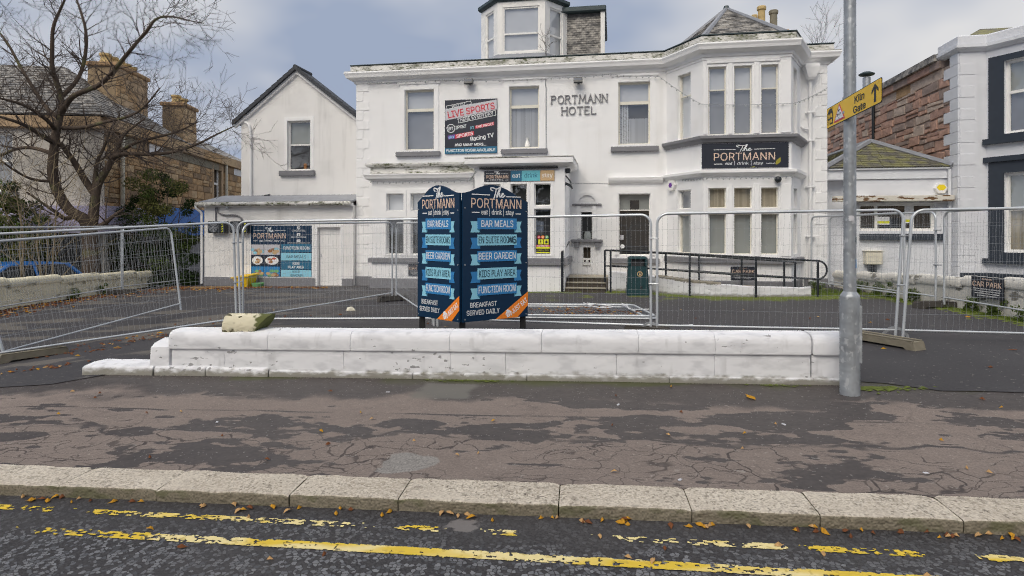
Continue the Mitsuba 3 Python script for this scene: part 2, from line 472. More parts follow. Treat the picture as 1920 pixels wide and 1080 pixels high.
class Fr:
    """An upright face: u along it, z up, w out of it."""

    def __init__(s, o, e, z=0.0):
        s.o = np.array([o[0], o[1], z], float)
        e = np.array([e[0], e[1], 0.0]); s.e = e / np.linalg.norm(e)
        s.n = np.array([s.e[1], -s.e[0], 0.0])
        s.m = np.eye(4); s.m[:3, 0] = s.e; s.m[:3, 1] = [0, 0, 1]; s.m[:3, 2] = s.n; s.m[:3, 3] = s.o

    def pt(s, u, z, w=0.0):
        return s.o + s.e * u + s.n * w + np.array([0, 0, z])

    def xy(s, u, w=0.0):
        return (s.o + s.e * u + s.n * w)[:2]

    def prism(s, poly, w0, w1):
        m = extrude(poly, w1 - w0)
        m.apply_translation([0, 0, w0]); m.apply_transform(s.m)
        return m

    def box(s, u0, u1, z0, z1, w0, w1, bev=0.0):
        if bev <= 0:
            m = trimesh.creation.box(bounds=[[u0, z0, w0], [u1, z1, w1]])
        else:
            b = min(bev, 0.45 * min(u1 - u0, z1 - z0, w1 - w0))
            v = []
            for x, sx in ((u0, 1), (u1, -1)):
                for y, sy in ((z0, 1), (z1, -1)):
                    for z, sz in ((w0, 1), (w1, -1)):
                        v += [[x + sx * b, y + sy * b, z], [x + sx * b, y, z + sz * b], [x, y + sy * b, z + sz * b]]
            m = trimesh.convex.convex_hull(np.array(v))
        m.apply_transform(s.m)
        return m

    def quad(s, u0, u1, z0, z1, w):
        v = [s.pt(u0, z0, w), s.pt(u1, z0, w), s.pt(u1, z1, w), s.pt(u0, z1, w)]
        return trimesh.Trimesh(v, [[0, 1, 2], [0, 2, 3]], process=False)

    def text(s, txt, uc, z, h, w, width=None, d=0.004, rot=0.0, bold=False, align='c'):
        k = (txt, bold)
        if k not in TEXT:
            TEXT[k] = meshkit.text_mesh(txt, 1.0, 1.0, bold)
        m = TEXT[k].copy()
        x0, x1 = m.bounds[0, 0], m.bounds[1, 0]
        sx = (width / (x1 - x0)) if width else h
        m.vertices[:, 0] = (m.vertices[:, 0] - (x0 + x1) / 2) * sx
        m.vertices[:, 1] *= h
        m.vertices[:, 2] = m.vertices[:, 2] * d
        if rot:
            m.apply_transform(trimesh.transformations.rotation_matrix(rot, [0, 0, 1], [0, h / 2, 0]))
        m.apply_translation([uc, z, w]); m.apply_transform(s.m)
        return m

    def lathe(s, prof, u, w, sec=20):
        """prof: (radius, z) pairs, upright axis at (u, w)."""
        m = trimesh.creation.revolve(np.array(prof, float), sections=sec)
        x, y = s.xy(u, w)
        m.apply_translation([x, y, s.o[2]])
        return m


def R(u0, u1, z0, z1):
    return sbox(u0, z0, u1, z1)


def tube(pts, r, sides=8, caps=True):
    p = np.asarray(pts, float)
    n = len(p)
    r = np.broadcast_to(np.asarray(r, float), (n,))
    t = np.gradient(p, axis=0)
    t /= np.linalg.norm(t, axis=1, keepdims=True) + 1e-12
    ref = np.array([0, 0, 1.0]) if abs(t[0, 2]) < 0.9 else np.array([1.0, 0, 0])
    a = np.cross(t[0], ref); a /= np.linalg.norm(a)
    A = []
    for i in range(n):
        a = a - t[i] * (a @ t[i]); a /= np.linalg.norm(a) + 1e-12
        A.append(a)
    A = np.array(A); Bn = np.cross(t, A)
    ang = np.arange(sides) * 2 * np.pi / sides
    v = p[:, None] + r[:, None, None] * (np.cos(ang)[None, :, None] * A[:, None] + np.sin(ang)[None, :, None] * Bn[:, None])
    i, j = np.meshgrid(np.arange(n - 1), np.arange(sides), indexing='ij')
    q = np.stack([i * sides + j, i * sides + (j + 1) % sides, (i + 1) * sides + (j + 1) % sides, (i + 1) * sides + j], -1).reshape(-1, 4)
    f = np.vstack([q[:, [0, 1, 2]], q[:, [0, 2, 3]]])
    v = v.reshape(-1, 3)
    if caps:
        k = len(v)
        v = np.vstack([v, p[0], p[-1]])
        jj = np.arange(sides)
        f = np.vstack([f, np.stack([(jj + 1) % sides, jj, jj * 0 + k], 1), np.stack([(n - 1) * sides + jj, (n - 1) * sides + (jj + 1) % sides, jj * 0 + k + 1], 1)])
    return trimesh.Trimesh(v, f, process=False)


def smooth_line(pts, k=3):
    p = np.asarray(pts, float)
    for _ in range(k):
        q = np.empty((2 * len(p) - 2, p.shape[1]))
        q[0::2] = 0.75 * p[:-1] + 0.25 * p[1:]
        q[1::2] = 0.25 * p[:-1] + 0.75 * p[1:]
        p = np.vstack([p[:1], q, p[-1:]])
    return p


def sweep(path, prof):
    """A moulding: prof (out, z) swept along the xy path with mitred corners; out is to the right-hand side of the path's direction."""
    P = np.asarray(path, float)
    d = np.diff(P, axis=0); d /= np.linalg.norm(d, axis=1, keepdims=True)
    nn = np.stack([d[:, 1], -d[:, 0]], 1)
    off = []
    for i in range(len(P)):
        if i == 0:
            off.append(nn[0])
        elif i == len(P) - 1:
            off.append(nn[-1])
        else:
            b = nn[i - 1] + nn[i]
            off.append(b / (1 + nn[i - 1] @ nn[i]))
    off = np.array(off)
    pr = np.asarray(prof, float); k = len(pr)
    v = np.array([[*(P[i] + off[i] * o), z] for i in range(len(P)) for o, z in pr])
    f = []
    for i in range(len(P) - 1):
        for j in range(k):
            a, b = i * k + j, i * k + (j + 1) % k
            f += [[a, b, b + k], [a, b + k, a + k]]
    poly = Polygon(pr)
    tv, tf = trimesh.creation.triangulate_polygon(poly, engine='earcut')
    for i, flip in ((0, False), (len(P) - 1, True)):
        base = len(v)
        v = np.vstack([v, [[*(P[i] + off[i] * o), z] for o, z in tv]])
        f += [list(base + (t[::-1] if flip else t)) for t in tf]
    m = trimesh.Trimesh(v, f, process=False)
    m.fix_normals()
    return m


def ring(u0, u1, z0, z1, t, holes=None):
    p = R(u0, u1, z0, z1)
    return p.difference(R(u0 + t, u1 - t, z0 + t, z1 - t) if holes is None else unary_union(holes))


def sash(F, parent, u0, u1, z0, z1, zd=None, w=0.0, rec=0.13, fr=0.05, top='blind_light', bot='blind_grey', m='cream_frame', mul=(), name='window', rail=None):
    """A window in an opening: frame, panes and what hangs behind them."""
    rail = rail or fr
    xs = [u0] + list(mul) + [u1]
    cells = []
    for i in range(len(xs) - 1):
        a = xs[i] + (fr if i == 0 else fr * 0.5); b = xs[i + 1] - (fr if i == len(xs) - 2 else fr * 0.5)
        if zd is None:
            cells.append((a, b, z0 + fr, z1 - fr, bot))
        else:
            cells.append((a, b, z0 + fr, zd - rail / 2, bot))
            cells.append((a, b, zd + rail / 2, z1 - fr, top))
    k = part(parent, name, F.prism(ring(u0, u1, z0, z1, fr, [R(*c[:4]) for c in cells]), w - rec - 0.06, w - rec), m)
    for c in cells:
        part(k, 'pane', F.quad(*c[:4], w - rec - 0.03), 'glass')
    if zd is None:
        part(k, 'blind', F.box(u0, u1, z0, z1, w - rec - 0.12, w - rec - 0.10), bot)  # in the near-black tone this is painted room shade, no blind
    else:
        part(k, 'blind', F.box(u0, u1, zd, z1, w - rec - 0.12, w - rec - 0.10), top)
        part(k, 'blind', F.box(u0, u1, z0, zd, w - rec - 0.13, w - rec - 0.11), bot)
    return k


def stones(F, parent, bound, zs, mats, w0=0.0, proud=0.035, lmin=0.28, lmax=0.75, hmin=0.17, hmax=0.30, gap=0.016, seed=1, limit=290, cut=None, name='stone', order=None, jz=0.012, split=0.22):
    """Coursed rubble on a face: each stone an uneven little frustum of its own; past the limit the rest are one part."""
    r = random.Random(seed)
    out = []
    z = zs[0]
    u_lo, u_hi = bound.bounds[0], bound.bounds[2]
    while z < zs[1]:
        h = r.uniform(hmin, hmax)
        u = u_lo - r.uniform(0, lmax)
        while u < u_hi:
            l = r.uniform(lmin, lmax)
            two = r.random() < split
            for za, zb in (((z, z + h * 0.48), (z + h * 0.48, z + h)) if two else ((z, z + h),)):
                q = sbox(u + gap / 2, za + gap / 2, u + l - gap / 2, zb - gap / 2).intersection(bound)
                if cut is not None:
                    q = q.difference(cut)
                for g in getattr(q, 'geoms', [q]):
                    if g.is_empty or g.geom_type != 'Polygon' or g.area < 0.012:
                        continue
                    c = np.array(g.exterior.coords)[:-1]
                    if Polygon(c).exterior.is_ccw is False:
                        c = c[::-1]
                    cen = c.mean(0)
                    j = np.array([[r.uniform(-0.022, 0.022), r.uniform(-jz, jz)] for _ in c])
                    base = c + j
                    pr = proud * r.uniform(0.5, 1.2)
                    d = cen - base
                    face = base + d / (np.linalg.norm(d, axis=1, keepdims=True) + 1e-9) * r.uniform(0.018, 0.032)
                    n_ = len(c)
                    v = [F.pt(a, b, w0) for a, b in base] + [F.pt(a, b, w0 + pr + r.uniform(-0.006, 0.006)) for a, b in face] + [F.pt(cen[0], cen[1], w0 + pr + r.uniform(0.0, 0.012))]
                    f = []
                    for k in range(n_):
                        k2 = (k + 1) % n_
                        f += [[k, k2, n_ + k2], [k, n_ + k2, n_ + k], [n_ + k, n_ + k2, 2 * n_]]
                    out.append((cen, trimesh.Trimesh(v, f, process=False)))
            u += l
        z += h
    if order is not None:
        out.sort(key=lambda t: order(t[0]))
    for cen, m in out[:limit]:
        part(parent, name, m, r.choice(mats))
    if len(out) > limit:
        part(parent, 'small_stones', [m for _, m in out[limit:]], mats[0], kind='stuff')


def rot_z(m, a, c):
    m.apply_transform(trimesh.transformations.rotation_matrix(a, [0, 0, 1], [*c, 0]))
    return m


def grid(us, vs, fn):
    us, vs = np.asarray(us), np.asarray(vs)
    U, V = np.meshgrid(us, vs, indexing='ij')
    P = fn(U, V)
    n, k = U.shape
    i, j = np.meshgrid(np.arange(n - 1), np.arange(k - 1), indexing='ij')
    a = (i * k + j).ravel(); b = a + k
    f = np.vstack([np.stack([a, b, b + 1], 1), np.stack([a, b + 1, a + 1], 1)])
    return trimesh.Trimesh(P.reshape(-1, 3), f, process=False)


def st(s, v):      # street coordinates to world
    return np.stack([s * CS + v * SN, -s * SN + v * CS], -1)


# ------------------------------------------------------------------ the ground, road, pavement, kerb, car park
def struct(name, mesh, m, smooth=True):
    k = key_for(name)
    scene[k] = mikit.ply(cat(mesh), 'mat_' + m, smooth=smooth)
    labels[k] = {'kind': 'structure', 'label': {'ground': 'earth beyond the paved places', 'road': 'dark worn asphalt road in front of the kerb', 'pavement': 'brown asphalt pavement with dark wet patches and cracks', 'car_park': 'dark asphalt forecourt behind the low white wall', 'kerb': 'row of pale granite kerb stones'}[name]}
    return k


ROADZ = -0.082
struct('ground', grid(np.linspace(-400, 400, 9), np.linspace(-400, 400, 9), lambda U, V: np.stack([U, V, U * 0 - 0.75], -1)), 'earth')


def street_sheet(ss, vs, dz):
    def fn(U, V):
        q = st(U, V)
        return np.concatenate([q, (gz(q[..., 0], q[..., 1]) + dz)[..., None]], -1)
    return grid(ss, vs, fn)


SS = np.concatenate([[-90, -60, -40, -25, -18], np.arange(-14, 14.1, 0.5), [18, 25, 40, 60, 90]])
road = struct('road', street_sheet(SS, [-60, -30, -12, -6, -2, 0, 1, 2, 3, 3.76], ROADZ), 'road_asphalt')
pavement = struct('pavement', street_sheet(SS, np.concatenate([[4.018], np.arange(4.2, 7.3, 0.4), [7.4]]), -0.004), 'pavement_asphalt')


def park_sheet():
    tt = np.concatenate([np.linspace(0, 1, 40) ** 1.6])
    def fn(U, V):
        edge = 7.0 - 0.62 * S01((-5.4 - U) / 0.6) - 0.40 * S01((U - 3.0) / 0.5) + 0.10 * (meshkit.noise(np.stack([U * 2.2, U * 0, U * 0], -1)) - 0.5) * (np.abs(U + 1) > 4)
        v = edge + V * (90 - edge)
        q = st(U, v)
        return np.concatenate([q, (gz(q[..., 0], q[..., 1]) + 0.003)[..., None]], -1)
    return grid(np.concatenate([[-90, -60, -40, -25], np.arange(-20, 20.1, 0.4), [25, 40, 60, 90]]), tt, fn)


struct('car_park', park_sheet(), 'car_park_asphalt')

# kerb: granite blocks, each a part
kerb = thing('kerb')
labels[kerb] = {'kind': 'structure', 'label': 'row of pale granite kerb stones between road and pavement'}
def px_kerb(px):
    a = (px - 960) / 1150.0
    x = a * 3.73 / (1 + 0.1126 * a)
    return x * CS - (3.73 - 0.1126 * x) * SN
joints = [px_kerb(p) for p in (-560, -330, -110, 105, 290, 540, 745, 1047, 1298, 1540, 1810, 2080, 2330)]
for i in range(len(joints) - 1):
    s0, s1 = joints[i] + 0.003, joints[i + 1] - 0.003
    ns = max(6, int((s1 - s0) / 0.04))
    # rounded block with an uneven face
    prof = np.array([[3.735, -0.20], [3.722, -0.06], [3.718, -0.018], [3.722, -0.007], [3.733, -0.001], [3.90, 0.003], [4.0, 0.003], [4.030, -0.001], [4.032, -0.1]])
    us = np.linspace(s0, s1, ns)
    us[0] += 0.0; us[-1] -= 0.0
    V = []
    for a in us:
        endf = min(1, min(a - s0, s1 - a) / 0.012)
        q = prof.copy()
        nz = meshkit.fbm(np.stack([np.full(len(q), a * 9), q[:, 0] * 9, q[:, 1] * 9 + i * 5], -1), 3)
        nb = meshkit.fbm(np.stack([np.full(len(q), a * 2.3), q[:, 0] * 3, q[:, 1] * 3 + i * 3], -1), 2)
        q[:, 0] += (nz - 0.5) * 0.018 + (nb - 0.5) * 0.02 * (q[:, 0] < 3.8)
        q[:, 1] += (nz - 0.5) * 0.012 - (1 - endf) * 0.008
        w = st(np.full(len(q), a), q[:, 0])
        V.append(np.concatenate([w, (q[:, 1] + gz(w[:, 0], w[:, 1]))[:, None]], 1))
    V = np.array(V); k = len(prof)
    ii, jj = np.meshgrid(np.arange(ns - 1), np.arange(k - 1), indexing='ij')
    a = (ii * k + jj).ravel(); b = a + k
    f = np.vstack([np.stack([a, b, b + 1], 1), np.stack([a, b + 1, a + 1], 1)])
    v = V.reshape(-1, 3)
    caps = [[0, j, j + 1] for j in range(1, k - 1)] + [[(ns - 1) * k, (ns - 1) * k + j + 1, (ns - 1) * k + j] for j in range(1, k - 1)]
    part(kerb, 'kerb_stone', trimesh.Trimesh(v, np.vstack([f, caps]), process=False), 'granite', smooth=50)


def bed_fn(U, V):
    q = st(U, V)
    return np.concatenate([q, (gz(q[..., 0], q[..., 1]) - 0.03)[..., None]], -1)


part(kerb, 'bedding', grid(np.linspace(joints[0], joints[-1], 30), [3.745, 4.03], bed_fn), 'moss_dark')


# worn double yellow lines: many irregular flakes of paint, 4 mm proud of the road
def marking(v0, v1, keep, seed, s0=-6.5, s1=6.5):
    du = 0.011
    su = np.arange(s0, s1, du); vu = np.arange(v0, v1, du * 0.8)
    Sg, Vg = np.meshgrid(su, vu, indexing='ij')
    f1 = meshkit.fbm(np.stack([Sg * 34, Vg * 58, Sg * 0 + seed], -1), 3, seed)
    f2 = meshkit.fbm(np.stack([Sg * 1.3, Vg * 3, Sg * 0 + seed], -1), 3, seed + 3)
    f3 = meshkit.noise(np.stack([Sg * 7.0, Sg * 0, Sg * 0 + seed], -1), seed + 9)
    edge = np.minimum(Vg - v0, v1 - Vg) / (v1 - v0)
    val = f1 * 0.62 + keep(f2, f3, Sg) + np.clip(edge * 3.0, 0, 0.28)
    on = val > 0.70
    ii, jj = np.nonzero(on)
    hu, hv = du / 2, du * 0.4
    quads_v, quads_f = [], []
    jit = nrng.uniform(-0.35, 0.35, (len(su) + 1, len(vu) + 1, 2)) * np.array([du, du * 0.8])
    ids = -np.ones((len(su) + 1, len(vu) + 1), int)
    vv = []
    for i, j in zip(ii, jj):
        q = []
        for di, dj in ((0, 0), (1, 0), (1, 1), (0, 1)):
            if ids[i + di, j + dj] < 0:
                ids[i + di, j + dj] = len(vv)
                vv.append((s0 + (i + di) * du + jit[i + di, j + dj, 0], v0 + (j + dj) * du * 0.8 + jit[i + di, j + dj, 1]))
            q.append(ids[i + di, j + dj])
        quads_f += [[q[0], q[1], q[2]], [q[0], q[2], q[3]]]
    vv = np.array(vv)
    q = st(vv[:, 0], vv[:, 1] - 0.016 * vv[:, 0])
    return trimesh.Trimesh(np.concatenate([q, (gz(q[:, 0], q[:, 1]) + ROADZ + 0.004)[:, None]], 1), quads_f, process=False)


part(road, 'yellow_line', marking(3.192, 3.276, lambda a, b, s: 0.055 + 0.28 * a - 0.16 * S01((-2.6 - s) / 1.0), 5), 'yellow_marking', label='outer yellow line, worn but nearly whole')
part(road, 'yellow_line', marking(3.455, 3.525, lambda a, b, s: -0.095 + 0.30 * a + 0.44 * (b - 0.5) + 0.08 * S01((s + 0.1) / 0.3), 12), 'yellow_marking', label='inner yellow line, worn into short broken dashes')

# ------------------------------------------------------------------ low white front wall
FW = Fr(st(np.array(0.0), np.array(6.81)), (CS, -SN))
fw = thing('front_wall', 'low white painted stone wall with rounded coping along the back of the pavement', 'wall')


def rough_block(F, s0, s1, prof, seed, amp=0.010, step=0.05, endround=0.02):
    """A stone: profile (w, z) swept along u with soft unevenness and eased ends, closed."""
    ns = max(5, int((s1 - s0) / step))
    us = np.linspace(s0, s1, ns)
    us = np.concatenate([[s0, s0 + 0.012], us[1:-1], [s1 - 0.012, s1]])
    pr = np.asarray(prof, float); k = len(pr)
    cen = pr.mean(0)
    V = []
    for a in us:
        e = 1.0 if s0 + 0.001 < a < s1 - 0.001 else 1 - endround / 0.3
        q = cen + (pr - cen) * e
        nz = meshkit.fbm(np.stack([np.full(k, a * 7), q[:, 0] * 9, q[:, 1] * 9 + seed * 3.3], -1), 3) - 0.5
        nl = meshkit.fbm(np.stack([np.full(k, a * 1.7), q[:, 0] * 3, q[:, 1] * 3 + seed], -1), 2) - 0.5
        q = q + np.stack([(nz + nl), nz * 0.8 + nl * 0.6], 1) * amp * 2
        V.append([F.pt(a, z, w) for w, z in q])
    V = np.array(V)
    n_ = len(us)
    ii, jj = np.meshgrid(np.arange(n_ - 1), np.arange(k), indexing='ij')
    a = (ii * k + jj).ravel(); b = (ii * k + (jj + 1) % k).ravel()
    f = np.vstack([np.stack([a, b + k, b], 1), np.stack([a, a + k, b + k], 1)])
    v = V.reshape(-1, 3)
    v = np.vstack([v, v[:k].mean(0), v[-k:].mean(0)])
    c0, c1 = len(v) - 2, len(v) - 1
    caps = [[c0, j, (j + 1) % k] for j in range(k)] + [[c1, (n_ - 1) * k + (j + 1) % k, (n_ - 1) * k + j] for j in range(k)]
    m = trimesh.Trimesh(v, np.vstack([f, caps]), process=False)
    m.fix_normals()
    return m


def tilt(m):
    m.vertices[:, 2] += 0.012 * m.vertices[:, 0]
    return m


COP = [(-0.36, 0.312), (0.022, 0.308), (0.030, 0.32), (0.032, 0.42), (0.026, 0.465), (0.008, 0.498), (-0.03, 0.518), (-0.10, 0.528), (-0.18, 0.53), (-0.26, 0.527), (-0.32, 0.505), (-0.365, 0.46), (-0.37, 0.34)]
cj = [-4.87, -3.63, -2.63, -1.47, -0.435, 0.62, 1.43, 2.415]
for i in range(len(cj) - 1):
    part(fw, 'coping_stone', tilt(rough_block(FW, cj[i] + 0.002, cj[i + 1] - 0.002, COP, i, 0.0035, endround=0.006)), 'wall_paint', smooth=45)
part(fw, 'coping_stone', tilt(rough_block(FW, 2.432, 2.83, COP, 31, 0.007, endround=0.03)), 'wall_paint', smooth=45)
BOD = [(-0.32, 0.05), (0.0, 0.05), (0.002, 0.12), (0.0, 0.22), (0.0, 0.308), (-0.32, 0.308)]
bj = [-4.85, -4.18, -2.72, -1.47, -0.84, 0.39, 1.43, 2.415]
for i in range(len(bj) - 1):
    part(fw, 'wall_block', tilt(rough_block(FW, bj[i] + 0.002, bj[i + 1] - 0.002, BOD, 50 + i, 0.003, endround=0.005)), 'wall_paint', smooth=40)
part(fw, 'wall_block', tilt(rough_block(FW, 2.430, 2.82, BOD, 77, 0.006, endround=0.02)), 'wall_paint', smooth=40)
part(fw, 'wall_block', tilt(rough_block(FW, -5.13, -4.865, [(-0.32, 0.09), (0.015, 0.09), (0.02, 0.20), (0.012, 0.33), (-0.06, 0.37), (-0.25, 0.40), (-0.32, 0.34)], 79, 0.016, endround=0.04)), 'wall_paint', smooth=40, label='broken end block of the wall')
PL = [(-0.36, -0.15), (0.016, -0.15), (0.018, 0.0), (0.018, 0.052), (0.010, 0.062), (-0.02, 0.066), (-0.36, 0.066)]
for a, b, hi in ((-3.62, -1.9, 1), (-1.9, -0.6, 1), (-0.6, 0.95, 1), (0.95, 2.83, 1)):
    part(fw, 'plinth_stone', tilt(rough_block(FW, a + 0.003, b - 0.003, PL, 90 + int(a * 7), 0.006, endround=0.01)), 'wall_paint', smooth=40)
PB = [(-0.36, -0.15), (0.035, -0.15), (0.040, 0.0), (0.038, 0.075), (0.015, 0.10), (-0.15, 0.112), (-0.36, 0.10)]
part(fw, 'plinth_stone', tilt(rough_block(FW, -4.40, -3.626, PB, 101, 0.010, endround=0.02)), 'wall_paint', smooth=40)
part(fw, 'plinth_stone', tilt(rough_block(FW, -5.05, -4.405, PB, 102, 0.010, endround=0.02)), 'wall_paint', smooth=40)
pe = rough_block(FW, -6.0, -5.055, PB, 103, 0.016, endround=0.10)
pe.vertices[:, 2] -= 0.05 * S01((-5.0 - pe.vertices[:, 0]) / 0.9)
part(fw, 'plinth_stone', tilt(pe), 'wall_paint', smooth=40, label='low end stone of the plinth where the wall is gone')

# loose half-round coping stone on top
lc = rough_block(FW, -4.23, -3.74, [(-0.33, 0.50), (-0.02, 0.50), (0.0, 0.56), (-0.01, 0.62), (-0.06, 0.685), (-0.14, 0.715), (-0.22, 0.705), (-0.30, 0.65), (-0.34, 0.57)], 7, 0.014, 0.04, 0.04)
du = (lc.vertices - FW.o) @ FW.e
sh = S01((du + 3.90) / 0.16)
lc.vertices += np.outer(sh * ((lc.vertices[:, 2] - 0.47) * 0.9 - 0.12), FW.e)
solo('coping_stone', tilt(lc), 'loose_cap', 'loose cream rounded coping stone with a broken mossy end lying on the front wall', 'stone', smooth=40)

# ------------------------------------------------------------------ the hotel
HE = (0.9864, -0.1645)
H = Fr((0, 18.8), HE)
hotel = thing('hotel_building', 'white two-storey hotel with bay window, dormer and lettering on its front', 'hotel')
W1, W2, W3, W4 = (-3.43, -2.47, 4.22, 6.13), (-0.09, 0.84, 4.21, 6.11), (3.21, 4.14, 4.24, 6.11), (3.22, 4.14, 0.96, 2.79)
niche_arch = unary_union([Point(2.28, 2.50).buffer(0.30, 24).intersection(R(1.9, 2.7, 2.50, 2.9)), R(2.0, 2.56, 1.43, 2.45)])
front = R(-5.05, 9.02, -0.4, 6.50).difference(unary_union([R(*W1), R(*W2), R(*W3), R(*W4), R(2.11, 2.43, 1.43, 2.25), R(2.17, 2.39, 0.62, 1.19), R(4.9, 8.2, 0.75, 6.4)]))
part(hotel, 'wall', H.prism(front, -0.32, 0.0), 'white_render', label='rendered front wall')
part(hotel, 'side_wall', H.box(-5.05, -4.75, -0.4, 6.5, -9, -0.323), 'white_render')
part(hotel, 'side_wall', H.box(8.72, 9.02, -0.4, 6.5, -9, -0.323), 'white_render')
part(hotel, 'back_wall', H.box(-4.74, 8.71, -0.4, 6.5, -9, -8.7), 'white_render')
part(hotel, 'flat_roof', H.box(-4.74, 8.71, 6.42, 6.52, -8.69, -0.33), 'lead')

for (w, sur, sill) in ((W1, (-3.57, -2.32, 6.29), (-3.70, -2.26, 4.02, 4.17)), (W2, (-0.25, 1.02, 6.28), (-0.33, 1.10, 4.03, 4.18)), (W3, (3.08, 4.32, 6.27), (2.99, 4.38, 4.03, 4.18))):
    k = sash(H, hotel, *w, zd=5.50, rec=0.11, rail=0.09, bot='blind_grey' if w is W1 else 'curtain_net' if w is W2 else 'room_dark')
    if w is W3:
        part(k, 'curtain', [H.box(3.27 + 0.05 * i, 3.305 + 0.05 * i, 4.28, 5.46, -0.215 + 0.012 * (i % 2), -0.205 + 0.012 * (i % 2)) for i in range(5)], 'blind_light')
        part(k, 'net_curtain', H.box(3.52, 4.10, 4.26, 5.05, -0.216, -0.212), 'curtain_net')
    part(k, 'surround', H.prism(R(sur[0], sur[1], sill[3] + 0.004, sur[2]).difference(R(*w)), 0.001, 0.035), 'white_trim')
    part(k, 'architrave', H.prism(R(sur[0] - 0.05, sur[1] + 0.05, sur[2] + 0.003, sur[2] + 0.07), 0.001, 0.06), 'white_trim')
    part(k, 'sill', H.box(sill[0], sill[1], sill[2], sill[3], 0.001, 0.12, 0.012), 'grey_paint')
k = sash(H, hotel, *W4, zd=2.30, rec=0.11, fr=0.03, rail=0.03, top='blind_pale', bot='room_dark', m='upvc')
part(k, 'sticker', H.box(3.27, 3.37, 1.42, 1.56, -0.139, -0.137), 'sign_grey')
part(k, 'sticker', H.prism(Point(3.33, 1.22).buffer(0.065, 14), -0.139, -0.137), 'sign_white')
solo('loudspeaker', H.box(3.56, 3.82, 2.30, 2.60, -0.205, -0.165, 0.01), 'black_metal', 'black square speaker hanging inside the tall ground floor window', 'loudspeaker')
part(k, 'surround', H.prism(R(3.10, 4.27, 0.96, 2.94).difference(R(*W4)), 0.001, 0.035), 'white_trim')
part(k, 'head_moulding', sweep([H.xy(2.92, 0.0), H.xy(4.50, 0.0)], [(0, 3.07), (0.10, 3.12), (0.14, 3.18), (0.16, 3.26), (0, 3.28)]), 'white_trim')
part(k, 'sill', H.box(2.99, 4.40, 0.72, 0.87, 0.001, 0.12, 0.012), 'grey_paint')
# niche by the steps
nk = part(hotel, 'niche', H.prism(Point(2.28, 2.50).buffer(0.36, 24).intersection(R(1.8, 2.8, 2.50, 3)).difference(Point(2.28, 2.50).buffer(0.26, 24)), 0.001, 0.06), 'white_trim', label='arched blind niche beside the steps')
part(nk, 'moulding', H.box(1.84, 2.72, 2.44, 2.498, 0.001, 0.07, 0.01), 'grey_paint')
part(nk, 'pilaster', H.box(1.98, 2.09, 1.45, 2.437, 0.001, 0.05, 0.008), 'white_trim')
part(nk, 'pilaster', H.box(2.45, 2.56, 1.45, 2.437, 0.001, 0.05, 0.008), 'white_trim')
part(nk, 'shelf', H.box(1.81, 2.75, 1.34, 1.43, 0.001, 0.17, 0.02), 'grey_paint')
for u in (1.88, 2.50):
    part(nk, 'bracket', H.prism(Polygon([(u, 1.337), (u + 0.19, 1.337), (u + 0.16, 1.18), (u + 0.03, 1.18)]), 0.001, 0.12), 'grey_paint')
part(nk, 'opening', H.box(2.10, 2.44, 1.42, 2.26, -0.30, -0.16), 'room_dark')
part(nk, 'opening', H.box(2.16, 2.40, 0.61, 1.20, -0.30, -0.16), 'step_dark')
part(nk, 'meter_box', H.box(2.17, 2.40, 0.64, 0.87, -0.02, 0.05, 0.015), 'upvc')
for u in (2.20, 2.33):
    part(nk, 'switch', H.box(u, u + 0.05, 0.75, 0.81, 0.052, 0.06), 'sign_black')
solo('jar', H.lathe([(0, 1.43), (0.10, 1.43), (0.115, 1.48), (0.11, 1.58), (0.085, 1.62), (0.08, 1.66), (0, 1.665)], 2.30, -0.04), 'blind_pale', 'white tub standing in the lower slot of the arched niche', 'tub', smooth=40)

# quoins
for i in range(20):
    z0 = 0.34 + 0.305 * i
    if z0 > 6.3:
        break
    part(hotel, 'quoin', H.box(-5.052, -4.62 if i % 2 else -4.82, z0, z0 + 0.29, 0.001, 0.020, 0.006), 'white_trim')
    part(hotel, 'quoin', H.box(8.70 if i % 2 else 8.86, 9.022, z0, z0 + 0.29, 0.001, 0.020, 0.006), 'white_trim')
part(hotel, 'plinth', H.box(-5.07, -4.30, -0.4, 0.24, 0.001, 0.05, 0.01), 'grey_paint')
part(hotel, 'plinth', H.box(8.40, 9.03, -0.2, 0.34, 0.001, 0.05, 0.01), 'grey_paint')

# bay window
A_, B_, C_, D_ = (4.61, 0.0), (5.46, 1.3), (7.72, 1.3), (8.32, 0.0)
bay_xy = [H.xy(*p) for p in (A_, B_, C_, D_)]
cor_path = [H.xy(-5.05, -8.9), H.xy(-5.05, 0), *bay_xy, H.xy(9.02, 0), H.xy(9.02, -8.9)]
part(hotel, 'cornice', sweep(cor_path, [(-0.02, 6.36), (0.05, 6.38), (0.07, 6.46), (0.15, 6.49), (0.25, 6.53), (0.27, 6.60), (0.30, 6.66), (0.29, 6.70), (-0.02, 6.72)]), 'white_trim', label='main cornice running round the bay')
part(hotel, 'blocking_course', sweep(cor_path, [(-0.20, 6.725), (0.14, 6.725), (0.14, 6.90), (0.10, 6.925), (-0.20, 6.925)]), 'mossy_white', label='moss-stained blocking course above the cornice')
part(hotel, 'coping', sweep(cor_path, [(-0.24, 6.93), (0.155, 6.93), (0.155, 6.955), (-0.24, 6.965)]), 'lead_dark')
part(hotel, 'cornice_moss', sweep(cor_path, [(0.145, 6.722), (0.287, 6.707), (0.285, 6.722), (0.145, 6.745)]), 'mossy_white')
FB = H
FL = Fr(bay_xy[0], bay_xy[1] - bay_xy[0]); LL = float(np.linalg.norm(bay_xy[1] - bay_xy[0]))
FR_ = Fr(bay_xy[2], bay_xy[3] - bay_xy[2]); LR = float(np.linalg.norm(bay_xy[3] - bay_xy[2]))
bu = [(5.60, 6.07), (6.27, 6.73), (6.96, 7.40)]
